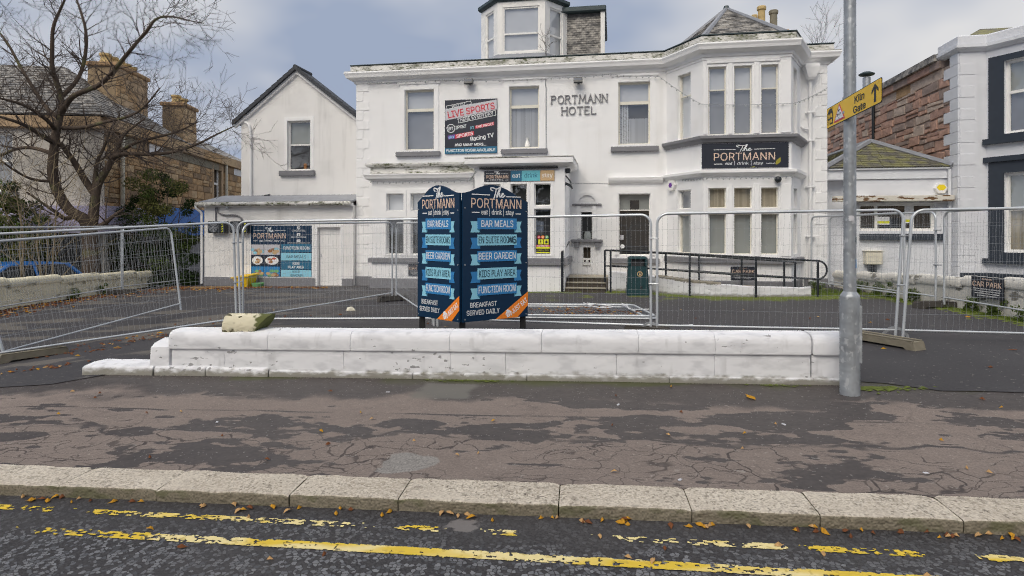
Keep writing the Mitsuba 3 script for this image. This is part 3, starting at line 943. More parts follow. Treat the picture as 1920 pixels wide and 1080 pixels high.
fh = [R(a, b, 4.28, 6.12) for a, b in bu] + [R(a, b, 2.30, 2.84) for a, b in bu] + [R(a, b, 1.05, 2.14) for a, b in bu]
part(hotel, 'bay_wall', H.prism(R(5.46, 7.72, -0.4, 6.45).difference(unary_union(fh)), 1.02, 1.3), 'white_render')
lw = (0.50, 1.06)
part(hotel, 'bay_wall', FL.prism(R(0, LL, -0.4, 6.45).difference(unary_union([R(*lw, 4.28, 6.12), R(*lw, 2.30, 2.84), R(*lw, 1.05, 2.14)])), -0.24, -0.001), 'white_render')
rw = (0.32, 0.88)
part(hotel, 'bay_wall', FR_.prism(R(0.001, LR, -0.4, 6.45).difference(unary_union([R(*rw, 4.28, 6.12), R(*rw, 2.30, 2.84), R(*rw, 1.05, 2.14)])), -0.24, -0.001), 'white_render')
for a, b in bu:
    sash(H, hotel, a, b, 4.28, 6.12, 5.50, 1.3, 0.10, 0.03)
    sash(H, hotel, a, b, 2.30, 2.84, None, 1.3, 0.10, 0.025, bot='curtain_tan_reflection')  # tan sheet painted as the mirrored terrace
    sash(H, hotel, a, b, 1.05, 2.14, None, 1.3, 0.10, 0.025, bot='blind_pale')
for F_, ww in ((FL, lw), (FR_, rw)):
    sash(F_, hotel, *ww, 4.28, 6.12, 5.50, -0.001, 0.09, 0.035, top='blind_sky_reflection', bot='blind_sky_reflection')  # these sheets carry the sky reflection in their colour
    sash(F_, hotel, *ww, 2.30, 2.84, None, -0.001, 0.09, 0.03, bot='blind_grey', m='upvc')
    sash(F_, hotel, *ww, 1.05, 2.14, None, -0.001, 0.09, 0.03, bot='blind_pale')
# mullion and corner pilasters of the bay
for a, b in ((5.47, 5.56), (6.115, 6.225), (6.775, 6.915), (7.445, 7.71)):
    for z0, z1 in ((4.285, 6.19), (1.0, 2.94)):
        part(hotel, 'bay_pilaster', H.box(a, b, z0, z1, 1.301, 1.33, 0.008), 'white_trim')
part(hotel, 'bay_lintel', H.box(5.56, 7.44, 6.195, 6.30, 1.301, 1.335, 0.01), 'white_trim')
bayp = [bay_xy[0], bay_xy[1], bay_xy[2], bay_xy[3]]
part(hotel, 'bay_sill_course', sweep(bayp, [(-0.01, 4.05), (0.08, 4.06), (0.13, 4.14), (0.17, 4.16), (0.17, 4.235), (-0.01, 4.26)]), 'grey_paint', label='dark grey sill course under the upper bay windows')
part(hotel, 'bay_string_course', sweep(bayp, [(-0.01, 3.14), (0.06, 3.16), (0.13, 3.21), (0.16, 3.24), (0.16, 3.31), (-0.01, 3.34)]), 'white_trim', label='white moulding above the lower bay windows')
part(hotel, 'bay_sill', sweep(bayp, [(-0.01, 0.80), (0.09, 0.80), (0.10, 0.81), (0.10, 0.93), (0.08, 0.95), (-0.01, 0.955)]), 'grey_paint')
part(hotel, 'bay_plinth', sweep(bayp, [(-0.01, -0.3), (0.05, -0.3), (0.05, 0.32), (0.03, 0.34), (-0.01, 0.34)]), 'grey_paint')
part(hotel, 'bay_frieze', sweep(bayp, [(0.001, 6.30), (0.022, 6.30), (0.022, 6.355), (0.001, 6.355)]), 'white_trim')


# bay roof: slated half pyramid with lead hips
def slates(tri_pts, rowh, lw_, seed, lift=0.02):
    """Slates laid in courses over a flat polygon given by its eaves corners and upper corners (P0 left eave, P1 right eave, P2 right top, P3 left top)."""
    r = random.Random(seed)
    P0, P1, P2, P3 = [np.array(p, float) for p in tri_pts]
    n = np.cross(P1 - P0, P3 - P0); n /= np.linalg.norm(n)
    if n[2] < 0:
        n = -n
    L = np.linalg.norm((P2 + P3) / 2 - (P0 + P1) / 2)
    rows = max(2, int(L / rowh))
    V, F = [], []
    for i in range(rows):
        t0, t1 = i / rows, min(1.0, (i + 1.25) / rows)
        a0, b0 = P0 + (P3 - P0) * t0, P1 + (P2 - P1) * t0
        a1, b1 = P0 + (P3 - P0) * t1, P1 + (P2 - P1) * t1
        ln = np.linalg.norm(b0 - a0)
        k = max(1, int(ln / lw_))
        off = 0.5 * (i % 2)
        for j in range(-1, k + 1):
            x0, x1 = np.clip((j + off + 0.03) / k, 0, 1), np.clip((j + off + 0.97) / k, 0, 1)
            if x1 - x0 < 0.15 / k:
                continue
            h = lift * r.uniform(0.7, 1.5)
            q = [a0 + (b0 - a0) * x0 + n * h, a0 + (b0 - a0) * x1 + n * h * r.uniform(0.8, 1.2), a1 + (b1 - a1) * x1 + n * 0.003, a1 + (b1 - a1) * x0 + n * 0.003,
                 a0 + (b0 - a0) * x0, a0 + (b0 - a0) * x1]
            o = len(V); V += q
            F += [[o, o + 1, o + 2], [o, o + 2, o + 3], [o + 4, o + 5, o + 1], [o + 4, o + 1, o], [o + 4, o, o + 3], [o + 1, o + 5, o + 2]]
    return trimesh.Trimesh(V, F, process=False)


apex = H.pt(6.45, 8.42, -0.9)
base_b = [H.pt(4.80, 6.97, -0.30), H.pt(5.50, 6.97, 1.12), H.pt(7.66, 6.97, 1.12), H.pt(8.15, 6.97, -0.30)]
base_b2 = [H.pt(4.6, 6.97, -3.2), H.pt(8.4, 6.97, -3.2)]
rv = [*base_b, base_b2[1], base_b2[0], apex]
part(hotel, 'bay_roof', trimesh.convex.convex_hull(np.array(rv) - np.array([0, 0, 0.012])), 'slate')
for i, (p, q) in enumerate(((base_b[0], base_b[1]), (base_b[1], base_b[2]), (base_b[2], base_b[3]), (base_b2[0], base_b[0]), (base_b[3], base_b2[1]))):
    part(hotel, 'roof_slates', slates([p, q, apex, apex], 0.115, 0.20, 40 + i), 'slate_worn', kind='stuff')
for p in (base_b[1], base_b[2], base_b[0], base_b[3]):
    part(hotel, 'lead_hip', tube([p + np.array([0, 0, 0.02]), apex + np.array([0, 0, 0.02])], [0.085, 0.05], 6), 'lead')
part(hotel, 'lead_cap', tube([apex - np.array([0, 0, 0.02]), apex + np.array([0, 0, 0.09])], [0.11, 0.07], 8), 'lead_dark')

# chimney with pots, behind the bay roof
ck = part(hotel, 'chimney', H.box(7.6, 8.9, 6.5, 8.48, -4.0, -3.3, 0.03), 'tan_ashlar')
for u, r_, z1, m_ in ((7.84, 0.085, 9.10, 'pot_buff'), (8.07, 0.125, 9.38, 'pot_buff'), (8.46, 0.125, 9.22, 'pot_grey')):
    part(ck, 'chimney_pot', H.lathe([(0, 8.47), (r_ * 1.25, 8.47), (r_ * 1.2, 8.56), (r_ * 0.95, 8.60), (r_ * 0.92, z1 - 0.14), (r_ * 1.18, z1 - 0.12), (r_ * 1.22, z1 - 0.03), (r_ * 1.05, z1), (r_ * 0.7, z1), (r_ * 0.7, z1 - 0.1), (0, z1 - 0.1)], u, -3.6, 16), m_, smooth=35)

# dormer: canted window in front of a slate-hung box
dk = part(hotel, 'dormer', H.box(-1.10, 2.66, 6.4, 8.66, -4.2, -1.25), 'slate', label='roof dormer with canted window and slate-hung box')
F0 = H.pt(1.50, 7.0, -1.2)
part(dk, 'wall_slates', slates([H.pt(1.45, 6.9, -1.24), H.pt(2.66, 6.9, -1.24), H.pt(2.66, 8.64, -1.26), H.pt(1.45, 8.64, -1.26)], 0.072, 0.135, 71, 0.022), 'slate_worn', kind='stuff')
part(dk, 'lead_cap', H.box(0.8, 2.84, 8.665, 8.84, -4.3, -1.05, 0.03), 'lead_dark')
part(dk, 'bargeboard', H.box(2.663, 2.80, 6.5, 8.66, -1.40, -1.14, 0.01), 'upvc')
da, db, dc, dd = (-1.24, -1.25), (-0.53, -0.40), (0.97, -0.40), (1.60, -1.25)
dxy = [H.xy(*p) for p in (da, db, dc, dd)]
fr_l, fr_r = Fr(dxy[0], dxy[1] - dxy[0]), Fr(dxy[2], dxy[3] - dxy[2])
dl, drr = float(np.linalg.norm(dxy[1] - dxy[0])), float(np.linalg.norm(dxy[3] - dxy[2]))
part(dk, 'wall', H.prism(R(-0.53, 0.97, 6.9, 8.87).difference(R(-0.36, 0.80, 7.28, 8.70)), -0.55, -0.40), 'upvc')
part(dk, 'wall', fr_l.prism(R(0, dl, 6.9, 8.87).difference(R(0.30, 0.86, 7.20, 8.70)), -0.14, -0.001), 'upvc')
part(dk, 'wall', fr_r.prism(R(0.001, drr, 6.9, 8.87).difference(R(0.22, 0.84, 7.20, 8.70)), -0.14, -0.001), 'upvc')


def sub_sash(F, parent, u0, u1, z0, z1, zd, w):
    rec, fr = 0.03, 0.05
    part(parent, 'window_frame', F.prism(ring(u0, u1, z0, z1, fr, [R(u0 + fr, u1 - fr, z0 + fr, zd - fr / 2), R(u0 + fr, u1 - fr, zd + fr / 2, z1 - fr)]), w - 0.08, w - rec), 'upvc')
    part(parent, 'pane', F.quad(u0 + fr, u1 - fr, z0 + fr, zd - fr / 2, w - 0.055), 'glass')
    part(parent, 'pane', F.quad(u0 + fr, u1 - fr, zd + fr / 2, z1 - fr, w - 0.055), 'glass')
    part(parent, 'blind', F.box(u0, u1, z0, z1, w - 0.13, w - 0.11), 'blind_light')


sub_sash(H, dk, -0.36, 0.80, 7.28, 8.70, 7.86, -0.40)
sub_sash(fr_l, dk, 0.30, 0.86, 7.20, 8.70, 7.84, -0.001)
sub_sash(fr_r, dk, 0.22, 0.84, 7.20, 8.70, 7.84, -0.001)
part(dk, 'apron', sweep(dxy, [(-0.02, 6.95), (0.28, 6.93), (0.26, 6.98), (0.03, 7.22), (-0.02, 7.22)]), 'lead')
part(dk, 'fascia', sweep(dxy, [(-0.02, 8.875), (0.05, 8.875), (0.12, 8.93), (0.12, 9.02), (-0.02, 9.04)]), 'lead_dark')
part(dk, 'dormer_roof', trimesh.convex.convex_hull(np.array([[*p, 9.035] for p in dxy] + [H.pt(0.18, 9.55, -1.9), H.pt(-1.2, 9.035, -4), H.pt(1.55, 9.035, -4)])), 'slate')

# rainwater pipe and hopper on the right corner
pk = part(hotel, 'rainwater_pipe', tube([H.pt(8.55, 5.95, 0.09), H.pt(8.55, 0.25, 0.09)], 0.05, 10), 'white_trim', smooth=50)
hop = trimesh.convex.convex_hull(np.array([H.pt(8.55 + a * x, z, 0.16 + b * y) for z, x, y in ((6.36, 0.19, 0.15), (6.27, 0.19, 0.15), (6.20, 0.14, 0.12), (6.0, 0.11, 0.10), (5.93, 0.06, 0.06)) for a in (-1, 1) for b in (-1, 1)]))
part(pk, 'hopper', hop, 'white_trim')
for z in (5.0, 4.2, 2.9, 1.5):
    part(pk, 'bracket', H.box(8.43, 8.67, z, z + 0.05, 0.03, 0.15, 0.008), 'white_trim')
part(hotel, 'branch_pipe', tube(smooth_line([H.pt(8.55, 4.55, 0.09), H.pt(8.40, 4.56, 0.09), H.pt(8.35, 4.62, 0.05), H.pt(8.33, 4.66, -0.05)]), 0.035, 8), 'white_trim', smooth=50)

# ------- ground-floor bay on the left
lb = part(hotel, 'front_bay', H.prism(R(-4.16, -1.0, -0.4, 3.60).difference(unary_union([R(a, b, z0, z1) for a, b in ((-3.69, -3.15), (-2.93, -2.40), (-2.19, -1.66)) for z0, z1 in ((2.28, 2.81), (0.98, 2.08))])), 0.62, 0.9), 'white_render', label='flat-roofed ground floor bay')
part(lb, 'return_wall', H.box(-4.16, -3.90, -0.4, 3.60, 0.001, 0.618), 'white_render')
part(lb, 'return_wall', H.box(-1.26, -1.0, -0.4, 3.60, 0.001, 0.618), 'white_render')
part(lb, 'roof', H.box(-4.12, -1.04, 3.605, 3.70, 0.001, 0.88), 'lead')
lbp = [H.xy(-4.16, 0.0), H.xy(-4.16, 0.9), H.xy(-1.0, 0.9), H.xy(-1.0, 0.0)]
part(lb, 'cornice', sweep(lbp, [(-0.01, 3.18), (0.05, 3.20), (0.15, 3.25), (0.17, 3.31), (0.20, 3.37), (-0.01, 3.41)]), 'white_trim')
part(lb, 'blocking_course', sweep(lbp, [(-0.01, 3.415), (0.03, 3.415), (0.03, 3.60), (-0.01, 3.60)]), 'mossy_white')
part(lb, 'gutter', sweep(lbp, [(-0.02, 3.66), (0.02, 3.605), (0.12, 3.61), (0.15, 3.66), (0.15, 3.705), (-0.02, 3.72)]), 'mossy_white')
part(lb, 'sill', sweep(lbp, [(-0.01, 0.73), (0.08, 0.73), (0.09, 0.74), (0.09, 0.86), (-0.01, 0.88)]), 'grey_paint')
part(lb, 'plinth', sweep(lbp, [(-0.01, -0.3), (0.05, -0.3), (0.05, 0.24), (0.03, 0.26), (-0.01, 0.26)]), 'grey_paint')
for a, b in ((-3.69, -3.15), (-2.93, -2.40), (-2.19, -1.66)):
    sash(H, hotel, a, b, 2.28, 2.81, None, 0.9, 0.10, 0.025, bot='blind_light', m='upvc')
    sash(H, hotel, a, b, 0.98, 2.08, None, 0.9, 0.10, 0.025, bot='room_dark', m='upvc')
    part(hotel, 'window_surround', H.prism(R(a - 0.09, b + 0.09, 0.94, 2.93).difference(unary_union([R(a, b, 2.28, 2.81), R(a, b, 0.98, 2.08)])), 0.901, 0.925), 'white_trim')

# ------- entrance porch
pw = [(-0.50, -0.02), (0.26, 0.72), (0.92, 1.38)]
pk2 = part(hotel, 'porch', H.prism(R(-0.76, 1.76, -0.4, 3.45).difference(unary_union([R(a, b, z0, z1) for a, b in pw for z0, z1 in ((2.37, 2.98), (1.03, 2.29))])), 1.5, 1.8), 'white_render', label='projecting entrance porch')
part(pk2, 'return_wall', H.box(-0.76, -0.46, -0.4, 3.45, 0.001, 1.498), 'white_render')
part(pk2, 'return_wall', H.box(1.46, 1.76, -0.4, 3.45, 0.001, 1.498), 'white_render')
pp = [H.xy(-0.76, 0.0), H.xy(-0.76, 1.8), H.xy(1.76, 1.8), H.xy(1.76, 0.0)]
part(pk2, 'roof', H.box(-0.74, 1.74, 3.46, 3.56, 0.001, 1.79), 'lead')
part(pk2, 'cornice', sweep(pp, [(-0.01, 3.43), (0.04, 3.44), (0.20, 3.50), (0.24, 3.53), (0.24, 3.66), (0.22, 3.68), (-0.01, 3.70)]), 'white_trim')
part(pk2, 'roof_edge', sweep(pp, [(-0.01, 3.705), (0.25, 3.69), (0.25, 3.715), (-0.01, 3.73)]), 'mossy_white')
part(pk2, 'sill', sweep(pp, [(-0.01, 0.74), (0.08, 0.74), (0.09, 0.75), (0.09, 0.92), (-0.01, 0.94)]), 'grey_paint')
for a, b in pw:
    sash(H, hotel, a, b, 2.37, 2.98, None, 1.8, 0.10, 0.03, bot='room_dark', m='upvc')
    sash(H, hotel, a, b, 1.03, 2.29, None, 1.8, 0.10, 0.03, bot='room_dark', m='upvc')
    part(hotel, 'window_surround', H.prism(R(a - 0.08, b + 0.08, 0.98, 3.03).difference(unary_union([R(a, b, 2.37, 2.98), R(a, b, 1.03, 2.29)])), 1.801, 1.822), 'white_trim')
part(pk2, 'lamp_bar', tube([H.pt(-0.60, 3.415, 1.88), H.pt(1.58, 3.415, 1.88)], 0.028, 8), 'black_metal')


# wall lettering: drawn as strokes with small serifs
def serif_word(F, word, uc, z, h, w, width):
    T_ = 0.108
    G = {'P': ([[(0, 0), (0, 1)], [(0, 1), (.35, 1), (.5, .9), (.52, .75), (.42, .6), (0, .55)]], .55), 'O': ([[(.34, 1), (.1, .9), (0, .65), (0, .35), (.1, .1), (.34, 0), (.58, .1), (.68, .35), (.68, .65), (.58, .9), (.34, 1)]], .68),
         'R': ([[(0, 0), (0, 1)], [(0, 1), (.35, 1), (.5, .9), (.52, .75), (.42, .6), (0, .55)], [(.25, .56), (.58, 0)]], .58), 'T': ([[(.3, 0), (.3, 1)], [(0, .88), (0, 1), (.6, 1), (.6, .88)]], .6),
         'M': ([[(0, 0), (.08, 1)], [(.08, 1), (.4, .25), (.72, 1)], [(.72, 1), (.8, 0)]], .8), 'A': ([[(0, 0), (.32, 1), (.64, 0)], [(.1, .4), (.54, .4)]], .64), 'N': ([[(0, 0), (0, 1), (.6, 0), (.6, 1)]], .6),
         'H': ([[(0, 0), (0, 1)], [(.6, 0), (.6, 1)], [(0, .55), (.6, .55)]], .6), 'E': ([[(.5, .1), (.5, 0), (0, 0), (0, 1), (.5, 1), (.5, .9)], [(0, .52), (.4, .52)]], .5), 'L': ([[(0, 1), (0, 0), (.5, 0), (.5, .12)]], .5)}
    x, shp = 0.0, []
    for ch in word:
        sts, adv = G[ch]
        for s_ in sts:
            q = [(x + a, b) for a, b in s_]
            shp.append(LineString(q).buffer(T_ / 2, cap_style=2, join_style=2))
            for e in (q[0], q[-1]):
                if e[1] in (0, 1) and ch not in 'OELT':
                    shp.append(R(e[0] - 0.12, e[0] + 0.12, e[1] - 0.04, e[1] + 0.04))
        if ch == 'T':
            shp.append(R(x + .16, x + .44, -0.04, 0.05))
        x += adv + 0.26
    u = unary_union(shp)
    x0, y0, x1, y1 = u.bounds
    u = affinity.affine_transform(u, [width / (x1 - x0), 0, 0, h, uc - width / 2 - x0 * width / (x1 - x0), z])
    return F.prism(u, w, w + 0.03)


nm = thing('name_lettering', 'dark grey raised letters PORTMANN HOTEL on the white hotel front', 'lettering')
part(nm, 'word', serif_word(H, 'PORTMANN', 2.05, 5.53, 0.235, 0.012, 1.72), 'grey_paint')
part(nm, 'word', serif_word(H, 'HOTEL', 2.03, 5.19, 0.225, 0.012, 1.06), 'grey_paint')


# ------------------------------------------------------------------ signs
def the_script(F, uc, z, h, w, width, d=0.004):
    k = width
    P = lambda pts: [(uc + (x - 0.5) * k, z + y * h) for x, y in smooth_line(pts)]
    t = 0.042 * h + 0.0015
    lines = [P([(0.16, .62), (0.02, .70), (0.02, .92), (0.22, .90), (0.36, .78), (0.56, .86), (0.62, .98)]), P([(0.40, .80), (0.36, .45), (0.28, .08), (0.24, -.04)]),
             P([(0.40, .05), (0.50, .45), (0.66, .95), (0.70, .99), (0.68, .80), (0.52, .30), (0.48, .06)]), P([(0.48, .10), (0.56, .42), (0.64, .44), (0.62, .18), (0.64, .06), (0.72, .10)]),
             P([(0.72, .18), (0.86, .30), (0.90, .42), (0.82, .44), (0.74, .22), (0.78, .06), (0.88, .08), (0.99, .26)])]
    return F.prism(unary_union([LineString(l).buffer(t, quad_segs=3) for l in lines]).simplify(0.001), w, w + d)


def logo(F, key, uc, z0, width, height, w, sub='eat | drink | stay', peach='sign_peach'):
    """The Portmann mark: script The between two rules, the name, and the line under it."""
    W, Hh = width, height
    part(key, 'script_the', the_script(F, uc, z0 + Hh * 0.70, Hh * 0.32, w, W * 0.26), 'sign_white')
    part(key, 'rule', [F.box(uc - W / 2, uc - W * 0.14, z0 + Hh * 0.775, z0 + Hh * 0.80, w, w + 0.004), F.box(uc + W * 0.16, uc + W / 2, z0 + Hh * 0.775, z0 + Hh * 0.80, w, w + 0.004)], 'sign_white')
    part(key, 'name', F.text('PORTMANN', uc, z0 + Hh * 0.27, Hh * 0.36, w, W), peach)
    part(key, 'strapline', F.text(sub, uc, z0 + Hh * 0.055, Hh * 0.14, w, W * 0.62), 'sign_white')
    part(key, 'rule', [F.box(uc - W / 2, uc - W * 0.36, z0 + Hh * 0.09, z0 + Hh * 0.115, w, w + 0.004), F.box(uc + W * 0.36, uc + W / 2, z0 + Hh * 0.09, z0 + Hh * 0.115, w, w + 0.004)], 'sign_white')


bs = solo('bay_sign', H.box(5.43, 7.64, 3.37, 4.03, 1.301, 1.345), 'sign_dark', 'dark navy hotel name board with a yellow leaf on the upper bay', 'sign')
logo(H, bs, 6.52, 3.42, 1.56, 0.56, 1.346)
part(bs, 'leaf_motif', H.prism(Polygon(smooth_line([(7.32, 3.44), (7.31, 3.52), (7.36, 3.58), (7.44, 3.64), (7.45, 3.56), (7.42, 3.48), (7.34, 3.44)])), 1.346, 1.35), 'sign_olive')
part(bs, 'leaf_motif', H.prism(Polygon(smooth_line([(6.70, 3.372), (6.73, 3.40), (6.80, 3.412), (6.78, 3.385), (6.72, 3.372)])), 1.346, 1.35), 'sign_olive')

ps = solo('porch_sign', H.box(-0.48, 1.48, 3.05, 3.345, 1.801, 1.83), 'sign_dark', 'long fascia sign in dark, blue, teal and gold panels over the porch windows', 'sign')
for a, b, m_, t_, tm, wd in ((0.27, 0.575, 'sign_midblue', 'eat', 'sign_white', 0.22), (0.578, 1.085, 'sign_teal', 'drink', 'sign_midblue', 0.36), (1.088, 1.478, 'sign_gold', 'stay', 'sign_white', 0.30)):
    part(ps, 'panel', H.box(a, b, 3.052, 3.343, 1.8305, 1.834), m_)
    part(ps, 'word', H.text(t_, (a + b) / 2, 3.15, 0.12, 1.8345, wd), tm)
logo(H, ps, -0.11, 3.06, 0.62, 0.27, 1.8305, sub='HOTEL')

# live sports banner
lv = solo('sports_banner', H.box(-2.11, -0.46, 4.08, 5.75, 0.02, 0.045), 'sign_dark', 'square dark banner advertising live sports between two upper windows', 'banner')
X = lambda p: -2.11 + (p - 125) / (935 - 125) * 1.65      # crop positions to metres
Z = lambda p: 4.08 + (972 - p) / (972 - 140) * 1.67
part(lv, 'pale_band', H.prism(Polygon([(X(128), Z(270)), (X(933), Z(155)), (X(933), Z(305)), (X(128), Z(455))]), 0.046, 0.048), 'sign_grey')
part(lv, 'watch_box', H.prism(Polygon([(X(140), Z(228)), (X(535), Z(160)), (X(545), Z(212)), (X(145), Z(285))]), 0.0485, 0.0505), 'sign_white')
part(lv, 'watch_box', H.prism(Polygon([(X(148), Z(234)), (X(528), Z(169)), (X(537), Z(207)), (X(151), Z(277))]), 0.051, 0.053), 'sign_dark')
part(lv, 'word', H.text('WATCH', X(335), Z(248), 0.085, 0.0535, 0.42, rot=0.17), 'sign_white')
part(lv, 'word', H.text('LIVE SPORTS', X(535), Z(358), 0.20, 0.0485, 1.50, rot=0.165, bold=True), 'sign_red')
part(lv, 'every_box', H.prism(Polygon([(X(325), Z(425)), (X(915), Z(320)), (X(922), Z(398)), (X(340), Z(503))]), 0.0545, 0.0565), 'sign_white')
part(lv, 'every_box', H.prism(Polygon([(X(335), Z(431)), (X(908), Z(329)), (X(914), Z(392)), (X(347), Z(493))]), 0.057, 0.059), 'sign_dark')
part(lv, 'word', H.text('HERE EVERYDAY', X(622), Z(436), 0.105, 0.0595, 1.06, rot=0.17), 'sign_white')
c_ = Point(X(220), Z(578))
part(lv, 'roundel', H.prism(c_.buffer(0.135, 24).difference(c_.buffer(0.115, 24)), 0.046, 0.05), 'sign_white')
part(lv, 'word', H.text('BT', X(220), Z(605), 0.10, 0.046, 0.15, bold=True), 'sign_white')
part(lv, 'word', H.text('SPORT', X(380), Z(583), 0.10, 0.046, 0.34, rot=0.12, bold=True), 'sign_white')
part(lv, 'at_panel', H.prism(Polygon([(X(595), Z(548)), (X(890), Z(495)), (X(892), Z(545)), (X(598), Z(595))]), 0.046, 0.048), 'sign_red')
part(lv, 'word', H.text('AT', X(550), Z(594), 0.08, 0.046, 0.13, rot=0.15, bold=True), 'sign_sky')
part(lv, 'word', H.text('THE RACES', X(745), Z(565), 0.075, 0.0485, 0.56, rot=0.165, bold=True), 'sign_white')
part(lv, 'sky_panel', H.prism(Polygon([(X(170), Z(690)), (X(285), Z(672)), (X(285), Z(735)), (X(175), Z(748))]), 0.046, 0.048), 'sign_purple')
part(lv, 'sports_panel', H.prism(Polygon([(X(286), Z(672)), (X(580), Z(628)), (X(582), Z(690)), (X(286), Z(740))]), 0.046, 0.048), 'sign_red')
part(lv, 'word', H.text('sky', X(228), Z(730), 0.085, 0.0485, 0.19, rot=0.13, bold=True), 'sign_sky')
part(lv, 'word', H.text('SPORTS', X(435), Z(710), 0.105, 0.0485, 0.53, rot=0.15, bold=True), 'sign_white')
part(lv, 'word', H.text('Racing TV', X(705), Z(755), 0.125, 0.046, 0.74, rot=0.15, bold=True), 'sign_white')
part(lv, 'word', H.text('AND MANY MORE...', X(525), Z(855), 0.082, 0.046, 1.0, bold=True), 'sign_white')
part(lv, 'strip', H.prism(Polygon([(X(126), Z(885)), (X(934), Z(868)), (X(934), Z(970)), (X(126), Z(971))]), 0.046, 0.048), 'sign_midblue')
part(lv, 'word', H.text('FUNCTION ROOM AVAILABLE', X(528), Z(944), 0.085, 0.0485, 1.55, bold=True), 'sign_white')


def car_park_sign(F, uc, z0, w, label, wd=0.64, h=0.36):
    k = solo('car_park_sign', F.box(uc - wd / 2, uc + wd / 2, z0, z0 + h, w, w + 0.02), 'sign_dark', label, 'sign')
    part(k, 'word', F.text('CAR PARK', uc, z0 + h * 0.53, h * 0.24, w + 0.021, wd * 0.9), 'sign_peach')
    part(k, 'small_name', F.text('The Portmann', uc, z0 + h * 0.86, h * 0.07, w + 0.021, wd * 0.3), 'sign_peach')
    for i, t in enumerate(('This car park is for customers only', 'The management cannot accept', 'responsibility for loss or damage', 'to vehicles or contents')):
        part(k, 'small_print', F.text(t, uc, z0 + h * (0.40 - 0.105 * i), h * 0.055, w + 0.021, wd * (0.86 - 0.1 * (i == 3) - 0.05 * i)), 'sign_white')
    return k


car_park_sign(H, -2.68, 0.33, 0.901, 'car park sign low on the front bay, half hidden behind the big pub sign')
car_park_sign(H, 6.50, 0.36, 1.301, 'car park sign under the bay window behind the ramp handrails')

# warning poster in the porch window
wp = solo('warning_poster', H.box(0.955, 1.345, 1.06, 1.58, 1.715, 1.725), 'sign_black', 'black and yellow security warning poster in the porch window', 'poster')
for i, m_ in enumerate(('sign_red', 'sign_orange', 'sign_green')):
    part(wp, 'roundel', H.prism(Point(1.04 + 0.11 * i, 1.51).buffer(0.045, 12), 1.726, 1.729), m_)
    part(wp, 'roundel_mark', H.prism(Point(1.04 + 0.11 * i, 1.51).buffer(0.018, 10), 1.7295, 1.731), 'sign_white')
for i in range(2):
    part(wp, 'symbol_panel', H.box(1.02 + 0.155 * i, 1.155 + 0.155 * i, 1.31, 1.45, 1.726, 1.729), 'sign_lime')
part(wp, 'figure', H.prism(unary_union([Point(1.09, 1.425).buffer(0.014), R(1.082, 1.098, 1.35, 1.41), R(1.07, 1.11, 1.385, 1.395), R(1.08, 1.087, 1.32, 1.35), R(1.093, 1.10, 1.32, 1.35)]), 1.7295, 1.731), 'sign_black')
part(wp, 'figure', H.prism(Polygon([(1.20, 1.37), (1.25, 1.42), (1.27, 1.39), (1.29, 1.39), (1.28, 1.35), (1.24, 1.34)]), 1.7295, 1.731), 'sign_black')
part(wp, 'red_strip', H.box(0.96, 1.34, 1.245, 1.295, 1.726, 1.729), 'sign_red')
part(wp, 'word', H.text('WARNING', 1.15, 1.252, 0.034, 1.7295, 0.30, d=0.002, bold=True), 'sign_white')
part(wp, 'yellow_strip', H.box(0.96, 1.34, 1.19, 1.24, 1.726, 1.729), 'sign_lime')
part(wp, 'word', H.text('0800 169 5019', 1.15, 1.135, 0.030, 1.726, 0.32, d=0.002), 'sign_lime')
part(wp, 'yellow_strip', H.box(0.96, 1.34, 1.07, 1.10, 1.726, 1.729), 'sign_lime')


# ------------------------------------------------------------------ small things on the hotel front
def floodlight(uc, z, label):
    k = thing('floodlight', label, 'floodlight')
    part(k, 'head', trimesh.convex.convex_hull(np.array([H.pt(uc + a * 0.13, z + b, c) for a in (-1, 1) for b, c in ((0.0, 0.10), (0.10, 0.12), (0.13, 0.26), (-0.02, 0.30), (-0.05, 0.22))])), 'black_metal')
    part(k, 'bracket', H.box(uc - 0.03, uc + 0.03, z - 0.02, z + 0.06, 0.001, 0.11), 'black_metal')
    part(k, 'glass', H.quad(uc - 0.11, uc + 0.11, z - 0.005, z + 0.10, 0.285), 'blind_grey')


floodlight(-1.31, 6.22, 'black floodlight under the cornice above the sports banner')
floodlight(2.03, 6.12, 'black floodlight under the cornice above the hotel name')
k = thing('wall_lamp', 'black lantern and camera on the right corner of the porch', 'lamp')
part(k, 'body', H.box(1.765, 1.90, 3.27, 3.40, 1.55, 1.72, 0.02), 'black_metal')
part(k, 'arm', tube(smooth_line([H.pt(1.77, 3.20, 1.62), H.pt(1.86, 3.10, 1.64), H.pt(1.93, 2.98, 1.64)]), 0.02, 6), 'black_metal')
part(k, 'lamp_head', H.prism(Polygon([(1.77, 3.02), (1.92, 2.96), (1.97, 2.86), (1.94, 2.82), (1.90, 2.88), (1.80, 2.94), (1.77, 2.93)]), 1.58, 1.70), 'black_metal')
k = thing('alarm_box', 'white hexagonal alarm box on the left side of the bay', 'alarm')
hexa = lambda cu, cz, r: Polygon([(cu + r * math.cos(a), cz + r * math.sin(a)) for a in np.arange(6) * math.pi / 3])
part(k, 'case', FL.prism(hexa(0.30, 3.0, 0.17), 0.0, 0.10), 'upvc')
part(k, 'badge', FL.prism(hexa(0.30, 3.0, 0.08), 0.101, 0.104), 'sign_purple')
k = thing('dome_camera', 'small black dome camera under the bay moulding', 'camera')
part(k, 'dome', trimesh.creation.icosphere(subdivisions=2, radius=0.09).apply_translation(H.pt(7.36, 3.04, 1.40)), 'black_metal', smooth=True)
part(k, 'mount', H.box(7.31, 7.41, 3.06, 3.14, 1.301, 1.42), 'upvc')
